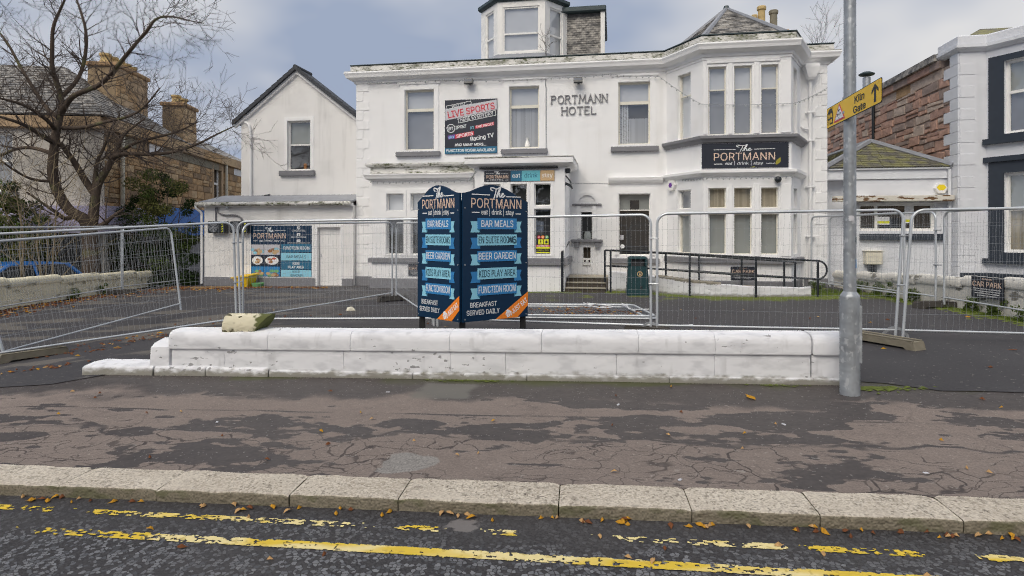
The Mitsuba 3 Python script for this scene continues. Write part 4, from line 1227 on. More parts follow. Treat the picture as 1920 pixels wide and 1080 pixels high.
solo('vase', H.lathe([(0, 4.27), (0.075, 4.27), (0.085, 4.33), (0.06, 4.42), (0.03, 4.48), (0.03, 4.53), (0.05, 4.55), (0, 4.55)], 0.45, -0.185), 'upvc', 'white vase on the sill inside the middle upper window', 'vase', smooth=40)


def cable(pts, sag, n=24):
    out = []
    for a, b in zip(pts[:-1], pts[1:]):
        a, b = np.array(a), np.array(b)
        t = np.linspace(0, 1, n)[:, None]
        q = a + (b - a) * t
        q[:, 2] -= sag * np.linalg.norm(b - a) * 4 * (t * (1 - t))[:, 0]
        out.append(q if not out else q[1:])
    return np.vstack(out)


def string_lights(name_pts, sag, label):
    k = thing('string_lights', label, 'lights')
    c = cable(name_pts, sag)
    part(k, 'cable', tube(c, 0.007, 4), 'fence_wire')
    bulbs = [trimesh.creation.icosphere(subdivisions=0, radius=0.022).apply_translation(p - np.array([0, 0, 0.03])) for p in c[::3]]
    part(k, 'bulbs', bulbs, 'blind_pale', kind='stuff')


string_lights([H.pt(-4.6, 6.40, 0.15), H.pt(-2.2, 6.38, 0.10), H.pt(1.05, 6.30, 0.10), H.pt(3.0, 6.34, 0.10), H.pt(4.4, 6.20, 0.10), H.pt(5.4, 5.10, 1.38), H.pt(7.8, 5.05, 1.38), H.pt(9.0, 5.7, 0.10)], 0.015, 'cable of small lights looped under the hotel cornice')
string_lights([H.pt(5.0, 3.14, 0.62), H.pt(5.5, 3.12, 1.42), H.pt(6.6, 3.11, 1.43), H.pt(7.7, 3.12, 1.43)], 0.02, 'cable of small lights below the white moulding of the bay')
string_lights([H.pt(-4.15, 3.18, 1.0), H.pt(-2.6, 3.17, 1.0), H.pt(-1.1, 3.18, 1.0), H.pt(-0.7, 3.35, 1.92)], 0.02, 'cable of small lights below the front bay cornice')
part(hotel, 'cable', tube([H.pt(0.99, 6.4, 0.02), H.pt(1.06, 6.0, 0.02), H.pt(1.06, 3.75, 0.02)], 0.008, 4), 'fence_wire')
part(hotel, 'cable', tube([H.pt(1.80, 3.12, 0.012), H.pt(2.9, 3.10, 0.012)], 0.006, 4), 'fence_wire')

# ------------------------------------------------------------------ gabled annex and the low store in front of it
an = thing('annex_building', 'white gabled annex with dark tiled roof left of the hotel', 'building')
GW = (-8.0, -7.15, 3.77, 5.47)
gab = Polygon([(-9.74, -0.4), (-5.06, -0.4), (-5.06, 5.50), (-5.50, 5.55), (-7.62, 7.18), (-9.74, 5.60)])
part(an, 'wall', H.prism(gab.difference(R(*GW)), -1.3, -1.0), 'annex_render')
part(an, 'rear_gable', H.prism(Polygon([(-9.4, 5.4), (-5.06, 5.4), (-5.50, 5.47), (-7.62, 7.10), (-9.74, 5.52)]), -1.85, -1.6), 'annex_render')
part(an, 'rear_roof', H.box(-9.44, -5.07, 5.36, 5.48, -8, -1.86), 'lead')
part(an, 'side_wall', H.box(-9.74, -9.46, -0.4, 5.5, -8, -1.302), 'annex_render')
k = sash(H, an, *GW, zd=4.65, w=-1.0, rec=0.10, top='blind_pale', bot='room_dark', m='upvc')
part(k, 'surround', H.prism(R(-8.10, -7.02, 3.77, 5.60).difference(R(*GW)), -0.999, -0.975), 'white_trim')
part(k, 'sill', H.box(-8.26, -6.97, 3.57, 3.745, -0.999, -0.88, 0.01), 'grey_paint')
solo('pot_plant', [H.lathe([(0, 3.80), (0.05, 3.80), (0.06, 3.92), (0, 3.92)], -7.42, -1.17), trimesh.creation.icosphere(subdivisions=1, radius=0.065).apply_translation(H.pt(-7.42, 3.96, -1.17))], 'food_brown', 'orange-brown pot on the sill inside the annex window', 'pot')
for sgn in (-1, 1):
    ua, ub = -7.62, -7.62 + sgn * 2.32
    za, zb = 7.28, 5.48
    rk = part(an, 'roof', trimesh.convex.convex_hull(np.array([H.pt(ua, za - 0.08, -1.9), H.pt(ua, za - 0.08, -0.86), H.pt(ub, zb - 0.08, -1.9), H.pt(ub, zb - 0.08, -0.86), H.pt(ua, za, -1.9), H.pt(ua, za, -0.86), H.pt(ub, zb, -1.9), H.pt(ub, zb, -0.86)])), 'roof_tile')
    part(an, 'bargeboard', H.prism(Polygon([(ua, za - 0.10), (ub, zb - 0.10), (ub, zb - 0.22), (ua, za - 0.22)]), -0.998, -0.90), 'white_trim')
    for i in range(11):
        t0, t1 = i / 11, (i + 1.12) / 11
        a = (ua + (ub - ua) * t0, za + (zb - za) * t0); b = (ua + (ub - ua) * t1, za + (zb - za) * t1)
        part(rk, 'verge_tile', H.prism(Polygon([(a[0], a[1] - 0.10), (b[0], b[1] - 0.10), (b[0], b[1] + 0.055), (a[0], a[1] + 0.028)]), -0.858, -0.80), 'roof_tile')
part(an, 'ridge_tile', tube([H.pt(-7.62, 7.28, -1.9), H.pt(-7.62, 7.28, -0.80)], 0.075, 8), 'roof_tile')
part(an, 'soil_pipe', tube(smooth_line([H.pt(-9.55, 5.45, -0.93), H.pt(-9.40, 5.40, -0.92), H.pt(-9.34, 5.1, -0.93), H.pt(-9.34, 2.75, -0.93)]), 0.045, 8), 'white_trim', smooth=50)
part(an, 'waste_pipe', tube(smooth_line([H.pt(-9.34, 2.80, -0.90), H.pt(-9.1, 2.83, -0.90), H.pt(-8.6, 2.92, -0.90)]), 0.04, 8), 'black_metal', smooth=50)

sb = thing('store_building', 'low white lean-to store with gutter and plain door below the gabled annex', 'building')
LTD = (-6.28, -5.49, -0.4, 1.80)
part(sb, 'wall', H.prism(R(-10.29, -5.07, -0.4, 2.50).difference(R(*LTD)), -0.10, 0.20), 'annex_render')
part(sb, 'side_wall', H.box(-10.29, -10.0, -0.4, 2.5, -1.0, -0.102), 'annex_render')
part(sb, 'roof', trimesh.convex.convex_hull(np.array([H.pt(u, z + dz, w) for u in (-10.40, -5.06) for z, w in ((2.58, 0.36), (2.86, -0.99)) for dz in (0, 0.06)])), 'lead')
part(sb, 'fascia', H.box(-10.40, -5.06, 2.47, 2.575, 0.201, 0.34), 'white_trim')
part(sb, 'gutter', tube([H.pt(-10.45, 2.56, 0.41), H.pt(-5.06, 2.56, 0.41)], 0.065, 10), 'mossy_white', smooth=50)
for i in range(7):
    part(sb, 'gutter_bracket', H.box(-10.1 + 0.8 * i, -10.06 + 0.8 * i, 2.49, 2.62, 0.345, 0.485), 'mossy_white')
for a, b in ((-10.30, -6.33), (-5.44, -5.07)):
    part(sb, 'plinth', H.box(a, b, -0.4, 0.17, 0.201, 0.235, 0.008), 'grey_paint')
dk_ = part(sb, 'door', H.box(LTD[0] + 0.02, LTD[1] - 0.02, -0.1, 1.78, 0.03, 0.08, 0.005), 'annex_render')
part(dk_, 'lock_plate', H.box(-5.98, -5.84, 1.22, 1.26, 0.081, 0.088), 'white_trim')
part(dk_, 'handle', H.box(-6.22, -6.20, 0.85, 0.95, 0.081, 0.10), 'galvanised')
part(sb, 'door_frame', H.prism(R(-6.36, -5.41, -0.1, 1.88).difference(R(*LTD)), 0.201, 0.225), 'white_trim')
part(sb, 'downpipe', tube(smooth_line([H.pt(-10.45, 2.52, 0.41), H.pt(-10.45, 2.42, 0.40), H.pt(-10.34, 2.30, 0.26), H.pt(-10.34, 2.15, 0.26), H.pt(-10.34, -0.05, 0.26)]), 0.04, 8), 'white_trim', smooth=50)
part(sb, 'conduit', tube(smooth_line([H.pt(-9.80, 2.46, 0.23), H.pt(-9.78, 2.28, 0.25), H.pt(-9.5, 2.19, 0.27), H.pt(-9.15, 2.22, 0.27), H.pt(-8.92, 2.12, 0.25), H.pt(-8.90, 2.0, 0.25)]), 0.028, 8), 'grey_paint', smooth=50)
part(sb, 'conduit', tube([H.pt(-9.85, 2.46, 0.22), H.pt(-9.85, 2.02, 0.22)], 0.028, 6), 'grey_paint')
solo('wall_camera', [trimesh.creation.icosphere(subdivisions=2, radius=0.05).apply_translation(H.pt(-9.38, 2.43, 0.30)), H.box(-9.43, -9.33, 2.44, 2.485, 0.202, 0.34)], 'galvanised', 'small camera under the store gutter', 'camera')
for u, lb_ in ((-9.68, 'dark cooling unit with fan at the left end of the store wall'), (-8.88, 'dark cooling unit with striped tape beside the food poster')):
    k = thing('cooling_unit', lb_, 'cooling unit')
    part(k, 'case', H.box(u - 0.31, u + 0.31, 1.62, 2.0, 0.21, 0.46, 0.02), 'black_metal')
    part(k, 'fan_grille', H.prism(unary_union([Point(u - 0.10, 1.81).buffer(r_).difference(Point(u - 0.10, 1.81).buffer(r_ - 0.012)) for r_ in (0.16, 0.12, 0.08, 0.04)]), 0.461, 0.47), 'galvanised')
    part(k, 'fan', H.prism(unary_union([affinity.rotate(Polygon([(u - 0.10, 1.81), (u - 0.06, 1.95), (u - 0.02, 1.93), (u - 0.07, 1.82)]), a, origin=(u - 0.10, 1.81)) for a in (0, 72, 144, 216, 288)]), 0.458, 0.461), 'grey_paint')
    part(k, 'tape', [H.prism(Polygon([(u + 0.20, 1.64 + 0.08 * j), (u + 0.255, 1.67 + 0.08 * j), (u + 0.255, 1.705 + 0.08 * j), (u + 0.20, 1.675 + 0.08 * j)]), 0.461, 0.464) for j in range(4)], 'sign_lime')

# food poster (pictures are generic shapes)
fp = solo('food_poster', H.box(-8.58, -6.46, 0.205, 1.86, 0.205, 0.235), 'sign_navy', 'wide poster with food pictures and blue menu panels on the store wall', 'poster')
PX = lambda p: -8.58 + (p - 112) / (1132 - 112) * 2.12
PZ = lambda p: 0.205 + (970 - p) / (970 - 125) * 1.655
logo(H, fp, PX(425), PZ(405), PX(697) - PX(150), PZ(160) - PZ(405), 0.236)
part(fp, 'phone_mark', H.prism(Point(PX(915), PZ(162)).buffer(0.055, 14).difference(Point(PX(915), PZ(162)).buffer(0.04, 14)), 0.236, 0.239), 'sign_white')
part(fp, 'phone_mark', H.prism(LineString([(PX(903), PZ(148)), (PX(905), PZ(165)), (PX(928), PZ(178))]).buffer(0.012), 0.236, 0.239), 'sign_white')
part(fp, 'phone_number', H.text('01563 525814', PX(915), PZ(225), 0.055, 0.236, 0.46), 'sign_white')
part(fp, 'square_mark', H.prism(R(PX(888), PX(942), PZ(298), PZ(250)).difference(unary_union([R(PX(914), PX(924), PZ(298), PZ(262)), R(PX(906), PX(934), PZ(280), PZ(273))])), 0.236, 0.239), 'sign_white')
part(fp, 'address', H.text('@portmannhotel', PX(915), PZ(325), 0.045, 0.236, 0.52), 'sign_white')
part(fp, 'mail_mark', H.prism(R(PX(885), PX(946), PZ(392), PZ(352)).difference(LineString([(PX(888), PZ(356)), (PX(915), PZ(374)), (PX(943), PZ(356))]).buffer(0.006)), 0.236, 0.239), 'sign_white')
part(fp, 'address', H.text('portmannhotel@outlook.com', PX(915), PZ(418), 0.035, 0.236, 0.78), 'sign_white')
for z0, z1, m_, ls, tm in ((560, 430, 'sign_midblue', ['FUNCTION ROOM'], 'sign_white'), (700, 575, 'sign_sky', ['BAR MEALS'], 'sign_ink'), (845, 712, 'sign_midblue', ['KIDS', 'PLAY AREA'], 'sign_white'), (968, 855, 'sign_sky', ['BEER', 'GARDEN'], 'sign_ink')):
    part(fp, 'menu_panel', H.box(PX(620), PX(1132) - 0.003, PZ(z0), PZ(z1), 0.236, 0.239), m_)
    for i, t in enumerate(ls):
        hh = 0.095 if len(ls) == 1 else 0.075
        zc = (PZ(z0) + PZ(z1)) / 2 + (0.0 if len(ls) == 1 else 0.058 * (1 - 2 * i))
        part(fp, 'word', H.text(t, PX(876), zc - hh / 2, hh, 0.2395, {'FUNCTION ROOM': 0.90, 'BAR MEALS': 0.66, 'KIDS': 0.24, 'PLAY AREA': 0.54, 'BEER': 0.26, 'GARDEN': 0.42}[t], bold=tm == 'sign_white'), tm)
frng = random.Random(3)
for (x0, x1) in ((118, 328), (336, 600)):
    for (y0, y1), kind_ in (((610, 440), 'room'), ((785, 622), 'plate'), ((965, 805), 'garden')):
        part(fp, 'picture', H.box(PX(x0), PX(x1), PZ(y1 if y0 < y1 else y0), PZ(min(y0, y1)), 0.236, 0.239), {'room': 'sign_grey', 'plate': 'sign_dark', 'garden': 'sign_blue'}[kind_])
        cu, cz = (PX(x0) + PX(x1)) / 2, (PZ(y0) + PZ(y1)) / 2
        ww, hh = PX(x1) - PX(x0), PZ(y1) - PZ(y0)
        if kind_ == 'plate':
            part(fp, 'picture_plate', H.prism(affinity.scale(Point(cu, cz).buffer(0.5, 20), ww * 0.86, hh * 0.86), 0.2395, 0.2415), 'sign_white')
            bl = [affinity.scale(Point(cu + frng.uniform(-.2, .2) * ww, cz + frng.uniform(-.2, .2) * hh).buffer(0.5, 8), ww * 0.24, hh * 0.24) for _ in range(5)]
            part(fp, 'picture_food', H.prism(unary_union(bl[:3]), 0.242, 0.244), 'food_brown' if x0 < 200 else 'food_red')
            part(fp, 'picture_food', H.prism(unary_union(bl[3:]), 0.2445, 0.246), 'sign_gold' if x0 < 200 else 'food_brown')
        else:
            bl = [affinity.scale(Point(PX(x0) + frng.uniform(.1, .9) * ww, PZ(y0) + frng.uniform(.1, .55) * hh).buffer(0.5, 6), ww * 0.3, hh * 0.3).intersection(R(PX(x0), PX(x1), PZ(y0), PZ(y1))) for _ in range(9)]
            for j, m_ in enumerate(('food_brown', 'sign_green' if kind_ == 'garden' else 'sign_sky', 'sign_gold')):
                part(fp, 'picture_shape', H.prism(unary_union(bl[3 * j:3 * j + 3]), 0.2395 + 0.002 * j, 0.241 + 0.002 * j), m_)
part(sb, 'poster_frame', H.prism(R(-8.64, -6.40, 0.175, 1.92).difference(R(-8.58, -6.46, 0.205, 1.86)), 0.2015, 0.225), 'white_trim')

# ------------------------------------------------------------------ low shop and the house on the right
sh_ = thing('shop_building', 'low white shop with mossy hipped slate roof between the hotel and the grey house', 'shop')
SW = (9.93, 11.91, 1.68, 2.46)
part(sh_, 'wall', H.prism(R(9.66, 12.29, -0.2, 3.13).difference(R(*SW)), -0.5, -0.2), 'grey_house')
part(sh_, 'recess_wall', H.prism(R(9.03, 9.655, -0.2, 3.13), -0.85, -0.60), 'grey_house')
part(sh_, 'return_wall', H.box(9.66, 9.86, -0.2, 3.13, -0.60, -0.501), 'grey_house')
part(sh_, 'fascia', H.box(9.03, 12.28, 3.14, 3.40, -0.9, -0.15), 'grey_house')
part(sh_, 'eaves_board', H.box(9.03, 12.29, 3.403, 3.46, -0.9, -0.08), 'grey_house')
part(sh_, 'ledge', H.box(9.21, 12.22, 2.50, 2.66, -0.598 + 0.402, 0.12, 0.01), 'rusty_ledge', label='rust-stained ledge over the shop window')
part(sh_, 'sill', H.box(9.93, 12.08, 1.42, 1.60, -0.199, -0.08, 0.01), 'navy_paint')
k = sash(H, sh_, *SW, w=-0.2, rec=0.12, fr=0.075, bot='room_dark', m='upvc', mul=(10.42, 11.36))
ap, e0, e1 = H.pt(10.99, 4.46, -2.2), H.pt(9.0, 3.46, -0.06), H.pt(12.27, 3.46, -0.06)
bk0, bk1 = H.pt(9.0, 3.46, -6), H.pt(12.27, 3.46, -6)
rk = part(sh_, 'roof', trimesh.convex.convex_hull(np.array([ap, e0, e1, bk0, bk1, H.pt(10.99, 4.46, -6)]) - np.array([0, 0, 0.012])), 'green_roof')
for i, q in enumerate(([e0, e1, ap, ap], [bk0, e0, ap, H.pt(10.99, 4.46, -6)], [e1, bk1, H.pt(10.99, 4.46, -6), ap])):
    part(rk, 'slates', slates(q, 0.15, 0.24, 120 + i), 'green_roof', kind='stuff')
for a, b in ((e0, ap), (e1, ap), (ap, H.pt(10.99, 4.46, -6))):
    part(rk, 'lead_hip', tube([a + np.array([0, 0, .02]), b + np.array([0, 0, .02])], 0.09, 6), 'lead')
part(sh_, 'downpipe', tube([H.pt(12.20, 3.38, -0.10), H.pt(12.20, 0.4, -0.10)], 0.045, 8), 'grey_house', smooth=50)
for i, (a, z) in enumerate(((10.62, 1.86), (11.17, 1.90))):
    k = solo('window_notice', H.box(a - (0.16 if i == 0 else 0), a + 0.16 + 0.03 * i, z, z + (0.22 if i == 0 else 0.52), -0.345, -0.34), 'sign_white', ['small white and yellow notice at the bottom left of the shop window', 'tall white notice with a yellow foot in the shop window'][i], 'notice')
    part(k, 'strip', H.box(a - (0.155 if i == 0 else -0.005), a + 0.155 + 0.03 * i, z + 0.03, z + 0.10, -0.3395, -0.337), 'sign_lime')
    part(k, 'print', [H.box(a - (0.12 if i == 0 else -0.03), a + 0.12 + 0.03 * i, z + zz, z + zz + 0.012, -0.3395, -0.337) for zz in ((0.13, 0.17) if i == 0 else (0.22, 0.27, 0.32, 0.37, 0.42, 0.46))], 'sign_grey')
k = thing('alarm_box', 'yellow and white alarm box high on the shop wall by the downpipe', 'alarm')
part(k, 'case', H.prism(hexa(12.0, 2.86, 0.16), -0.199, -0.10), 'upvc')
part(k, 'badge', H.prism(affinity.scale(hexa(12.0, 2.88, 0.12), 1, 0.75), -0.099, -0.095), 'badge_yellow')
k = thing('meter_cabinet', 'cream metal cabinet on a bracket on the shop wall', 'cabinet')
part(k, 'case', H.box(10.03, 10.47, 0.74, 1.10, -0.199, 0.02, 0.02), 'parchment')
part(k, 'lid', H.box(10.00, 10.50, 1.105, 1.13, -0.199, 0.05, 0.008), 'parchment')
part(k, 'bracket', H.box(10.15, 10.35, 0.50, 0.735, -0.199, -0.10), 'black_metal')

gh = thing('grey_house', 'pale grey painted house with navy window surrounds at the right edge', 'house')
GF = Fr(H.xy(12.31, 0.2), HE)
part(gh, 'wall', GF.prism(R(0, 0.66, -0.3, 6.55), -0.3, 0.0), 'grey_house')
part(gh, 'wall', GF.prism(R(4.7, 10, -0.3, 6.55), -0.3, 0.0), 'grey_house')
gb = [(0.64, 0.0), (1.50, 1.26), (3.9, 1.26), (4.76, 0.0)]
gxy = [GF.xy(*p) for p in gb]
GC = Fr(gxy[0], gxy[1] - gxy[0]); gl = float(np.linalg.norm(gxy[1] - gxy[0]))
GD = Fr(gxy[2], gxy[3] - gxy[2])
up, lo = (0.42, 1.20, 4.22, 6.14), (0.42, 1.20, 1.12, 3.20)
part(gh, 'bay_wall', GC.prism(R(0, gl, -0.3, 6.5).difference(unary_union([R(*up), R(*lo)])), -0.25, -0.001), 'grey_house')
part(gh, 'bay_wall', GF.prism(R(1.50, 3.9, -0.3, 6.5), 1.0, 1.26), 'grey_house')
part(gh, 'bay_wall', GD.prism(R(0.001, gl, -0.3, 6.5), -0.25, -0.001), 'grey_house')
for wn, (z0, z1), sz in ((up, (4.13, 6.30), (3.98, 4.127)), (lo, (0.95, 3.50), (0.82, 0.947))):
    k = sash(GC, gh, *wn, zd=(5.30 if wn is up else 2.25), w=0, rec=0.10, fr=0.075, top='blind_pale', bot=('blind_grey' if wn is up else 'curtain_tan_reflection'), m='upvc')
    part(k, 'navy_surround', GC.prism(R(0.06, 1.5, z0, z1).difference(R(*wn)), 0.001, 0.03), 'navy_paint')
    part(k, 'navy_sill', GC.prism(R(-0.03, 1.52, *sz), 0.0, 0.13), 'navy_paint')
part(gh, 'navy_band', GC.prism(R(-0.03, 1.52, 3.505, 3.64), 0.0, 0.10), 'navy_paint')
part(gh, 'plinth', sweep([GF.xy(0, 0), gxy[0], gxy[1], gxy[2]], [(-0.01, -0.3), (0.04, -0.3), (0.04, 0.54), (-0.01, 0.56)]), 'navy_paint')
GS = Fr(H.xy(12.31, 0.2), H.n[:2])      # side wall, facing the hotel; u is negative into depth
gpath = [GS.xy(-0.9, 0), GS.xy(0, 0), *gxy]
part(gh, 'cornice', sweep(gpath, [(-0.02, 6.50), (0.05, 6.51), (0.12, 6.56), (0.16, 6.60), (0.16, 6.68), (-0.02, 6.69)]), 'grey_house')
part(gh, 'blocking_course', sweep(gpath, [(-0.2, 6.695), (0.12, 6.695), (0.12, 6.90), (0.09, 6.93), (-0.2, 6.93)]), 'grey_house')
part(gh, 'side_wall', GS.prism(R(-12, -0.302, -0.3, 6.3), -0.35, 0.0), 'red_mortar')
quo = []
for i in range(21):
    z0 = 0.1 + 0.305 * i
    if z0 > 6.2:
        break
    l = 0.74 if i % 2 else 0.42
    quo.append(R(-l, 0.0, z0, z0 + 0.305))
    part(gh, 'quoin', GS.box(-l, -0.0005, z0 + 0.004, z0 + 0.301, 0.001, 0.05, 0.008), 'grey_house')
    if i % 2:
        part(gh, 'quoin', GF.box(0.0, 0.36, z0 + 0.004, z0 + 0.301, 0.001, 0.014, 0.004), 'grey_house')
gab_cut = unary_union(quo)
stones(GS, gh, R(-11.5, -0.01, 2.9, 6.0), (2.9, 6.0), ['red_stone_0', 'red_stone_0', 'red_stone_1', 'red_stone_2', 'red_stone_3'], 0.001, 0.055, 0.35, 1.0, 0.24, 0.42, 0.028, 5, 280, gab_cut.buffer(0.012), order=lambda c: -c[0], jz=0.034, split=0.36)
u = -11.6
r_ = random.Random(4)
while u < -0.85:
    l = min(r_.uniform(0.9, 1.4), -0.80 - u)
    part(gh, 'frieze_stone', GS.box(u + 0.008, u + l - 0.008, 6.01, 6.30, 0.001, 0.035, 0.01), 'tan_stone_1' if r_.random() < .3 else 'red_stone_2')
    part(gh, 'eaves_stone', GS.prism(R(u + 0.005, u + l - 0.005, 6.31, 6.52), -0.30, 0.13), r_.choice(['red_stone_0', 'red_stone_1', 'red_stone_3']))
    u += l
part(gh, 'eaves_gutter', GS.prism(R(-11.6, -0.91, 6.53, 6.72), -0.30, 0.22), 'slate_worn')
part(gh, 'roof', trimesh.convex.convex_hull(np.array([GF.pt(0.15, 6.75, -0.3), GF.pt(9.9, 6.75, -0.3), GF.pt(0.15, 6.75, -11.5), GF.pt(9.9, 6.75, -11.5), GF.pt(2.6, 8.3, -4), GF.pt(8, 8.3, -4)])), 'green_roof')
part(gh, 'soil_stack', tube([GS.pt(-5.37, 4.3, 0.10), GS.pt(-5.37, 6.45, 0.10)], 0.05, 8), 'black_metal', smooth=50)
fk = part(gh, 'flue', tube([GS.pt(-5.9, 6.3, 0.12), GS.pt(-5.9, 7.30, 0.12)], 0.13, 12), 'galvanised', smooth=50)
fx, fy = GS.xy(-5.9, 0.12)
fc = trimesh.creation.revolve(np.array([(0, 7.36), (0.25, 7.38), (0.27, 7.42), (0.12, 7.50), (0, 7.52)]), sections=16); fc.apply_translation([fx, fy, 0])
part(fk, 'cowl', fc, 'lead_dark')

# cream boundary wall on the right, running away from the street
cw = thing('boundary_wall', 'flaking cream boundary wall with rounded coping along the right of the forecourt', 'wall')
WR = Fr((9.02, 17.2), (0.0, -1.0))      # u towards the street
def capprof(h):
    return [(-0.30, h - 0.20), (0.03, h - 0.20), (0.045, h - 0.17), (0.045, h - 0.10), (0.02, h - 0.04), (-0.05, h - 0.005), (-0.13, h), (-0.22, h - 0.015), (-0.29, h - 0.06), (-0.32, h - 0.12)]
rw_ = random.Random(9)
u = 0.0
while u < 9.0:
    l = rw_.uniform(1.0, 1.5)
    hh = 0.58 + 0.042 * u
    part(cw, 'coping_stone', rough_block(WR, u + 0.004, u + l - 0.004, capprof(hh), int(u * 10), 0.008, 0.08), 'cream_flaking', smooth=45)
    part(cw, 'wall_block', rough_block(WR, u + 0.004, u + l - 0.004, [(-0.28, -0.3), (0.0, -0.3), (0.0, (hh - 0.2) / 2), (0.0, hh - 0.205), (-0.28, hh - 0.205)], int(u * 13), 0.008, 0.10), 'cream_flaking', smooth=40)
    u += l
WRs = Fr((9.02, 17.2), (0.0, -1.0))
cps = car_park_sign(WRs, 17.2 - 11.55, 0.40, 0.06, 'car park sign fixed to the flaking cream wall on the right', 0.78, 0.40)

# cream boundary wall on the left
cl = thing('boundary_wall', 'yellowish cream boundary wall with coping along the left of the forecourt', 'wall')
WL = Fr((-11.85, 8.5), (0.0, 1.0))       # faces +x, u into depth
u = 0.0
while u < 11.0:
    l = rw_.uniform(1.2, 1.9)
    y = 8.5 + u
    hh = 0.62 - 0.032 * max(0, y - 12)
    part(cl, 'coping_stone', rough_block(WL, u + 0.006, u + l - 0.006, capprof(hh), 200 + int(u * 10), 0.010, 0.09), 'cream_paint', smooth=45)
    part(cl, 'wall_block', rough_block(WL, u + 0.004, u + l - 0.004, [(-0.28, -0.9), (0.0, -0.9), (0.0, (hh - 0.2) / 2), (0.0, hh - 0.205), (-0.28, hh - 0.205)], 300 + int(u * 13), 0.008, 0.10), 'cream_paint', smooth=40)
    u += l

# ------------------------------------------------------------------ stone house on the left
sk = thing('stone_house', 'tan sandstone house with white front and tall chimneys behind the bare tree', 'house')
LS = Fr((-13.3, 20.0), (-0.104, 0.9946))       # side, u into depth
LF = Fr((-13.3, 20.0), (0.9946, 0.104))        # front, u negative to the left
WD = (9.35, 10.35, 3.05, 4.95)
part(sk, 'side_wall', LS.prism(R(0.25, 16, -1.2, 5.0).difference(R(*WD)), -0.35, 0.0), 'tan_mortar')
part(sk, 'front_wall', LF.prism(R(-13, 0, -1.2, 5.0).difference(R(-3.85, -2.75, 2.95, 4.85)), -0.249, 0.0), 'old_render')
stones(LS, sk, R(0.02, 15.8, 2.5, 4.62), (2.5, 4.62), ['tan_stone_0', 'tan_stone_0', 'tan_stone_1', 'tan_stone_2', 'tan_stone_3'], 0.001, 0.045, 0.35, 0.9, 0.24, 0.42, 0.025, 8, 250, R(WD[0] - 0.22, WD[1] + 0.22, WD[2] - 0.2, 4.98), order=lambda c: abs(c[0] - 9))
k = sash(LS, sk, *WD, zd=4.0, w=0, rec=0.12, fr=0.10, top='room_dark', bot='room_dark', m='upvc')
part(k, 'surround', LS.prism(R(WD[0] - 0.2, WD[1] + 0.2, WD[2] - 0.18, 4.97).difference(R(*WD)), 0.001, 0.04), 'tan_ashlar')
k = sash(LF, sk, -3.85, -2.75, 2.95, 4.85, zd=3.95, w=0, rec=0.10, fr=0.09, top='blind_grey', bot='blind_grey', m='upvc')
part(k, 'dark_jamb', LF.box(-4.15, -3.86, 2.9, 4.95, 0.001, 0.04), 'navy_paint')
part(k, 'sill', LF.box(-4.2, -2.6, 2.80, 2.945, 0.001, 0.10), 'grey_paint')
u = 0.0
r_ = random.Random(14)
while u < 15.6:
    l = r_.uniform(0.9, 1.5)
    part(sk, 'frieze_stone', LS.box(u + 0.01, u + l - 0.01, 4.64, 4.98, 0.001, 0.04, 0.01), 'pot_grey' if r_.random() < 0.35 else ('white_render' if r_.random() < 0.4 else 'tan_stone_3'))
    part(sk, 'eaves_stone', LS.prism(R(u + 0.005, u + l - 0.005, 5.0, 5.40), -0.30, 0.18), r_.choice(['tan_ashlar', 'tan_stone_0', 'tan_stone_2']))
    u += l
part(sk, 'front_cornice', LF.box(-13, -0.01, 5.0, 5.38, -0.29, 0.20, 0.02), 'tan_ashlar')
hip = [LS.pt(-0.2, 5.41, 0.15), LS.pt(6.2, 5.41, 0.15), LF.pt(-13, 5.41, 0.2), LF.pt(-13, 5.41, -6.2), LS.pt(3.0, 7.75, -3.0), LF.pt(-12, 7.75, -3.0)]
rk = part(sk, 'roof', trimesh.convex.convex_hull(np.array(hip)), 'slate')
part(rk, 'slates', slates([LS.pt(-0.2, 5.43, 0.15), LS.pt(6.2, 5.43, 0.15), LS.pt(3.0, 7.77, -3.0), LS.pt(3.0, 7.77, -3.0)], 0.2, 0.3, 61, 0.03), 'slate_worn', kind='stuff')
part(rk, 'slates', slates([LF.pt(-13, 5.43, 0.2), LF.pt(0.15, 5.43, 0.2), LF.pt(-3.0, 7.77, -3.0), LF.pt(-12, 7.77, -3.0)], 0.2, 0.3, 62, 0.03), 'slate_worn', kind='stuff')
part(sk, 'rear_roof', trimesh.convex.convex_hull(np.array([LS.pt(5.5, 5.41, 0.12), LS.pt(16, 5.41, 0.12), LS.pt(5.5, 6.75, -2.6), LS.pt(15, 6.75, -2.6), LS.pt(5.5, 5.41, -5), LS.pt(16, 5.41, -5)])), 'slate_worn')


def stack(key, u0, u1, w0, w1, z0, z1, pots, seed):
    k = part(key, 'chimney', LS.box(u0, u1, z0, z1, w0, w1), 'tan_mortar')
    stones(LS, k, R(u0, u1, z0, z1 - 0.02), (z0, z1 - 0.02), ['tan_ashlar', 'tan_stone_0', 'tan_stone_2'], w1 + 0.001, 0.02, 0.5, 0.9, 0.30, 0.42, 0.02, seed, 60)
    part(k, 'cap', LS.box(u0 - 0.09, u1 + 0.09, z1 + 0.002, z1 + 0.16, w0 - 0.09, w1 + 0.09, 0.03), 'tan_stone_1')
    for i in range(pots):
        uu = u0 + (u1 - u0) * (i + 0.5) / pots
        x, y = LS.xy(uu, (w0 + w1) / 2)
        m = trimesh.creation.revolve(np.array([(0, z1 + 0.162), (0.21, z1 + 0.162), (0.20, z1 + 0.24), (0.17, z1 + 0.28), (0.165, z1 + 0.42), (0.21, z1 + 0.44), (0.21, z1 + 0.52), (0.13, z1 + 0.52), (0.12, z1 + 0.40), (0, z1 + 0.40)]), sections=12)
        m.apply_translation([x, y, 0])
        part(k, 'chimney_pot', m, 'pot_buff', smooth=35)


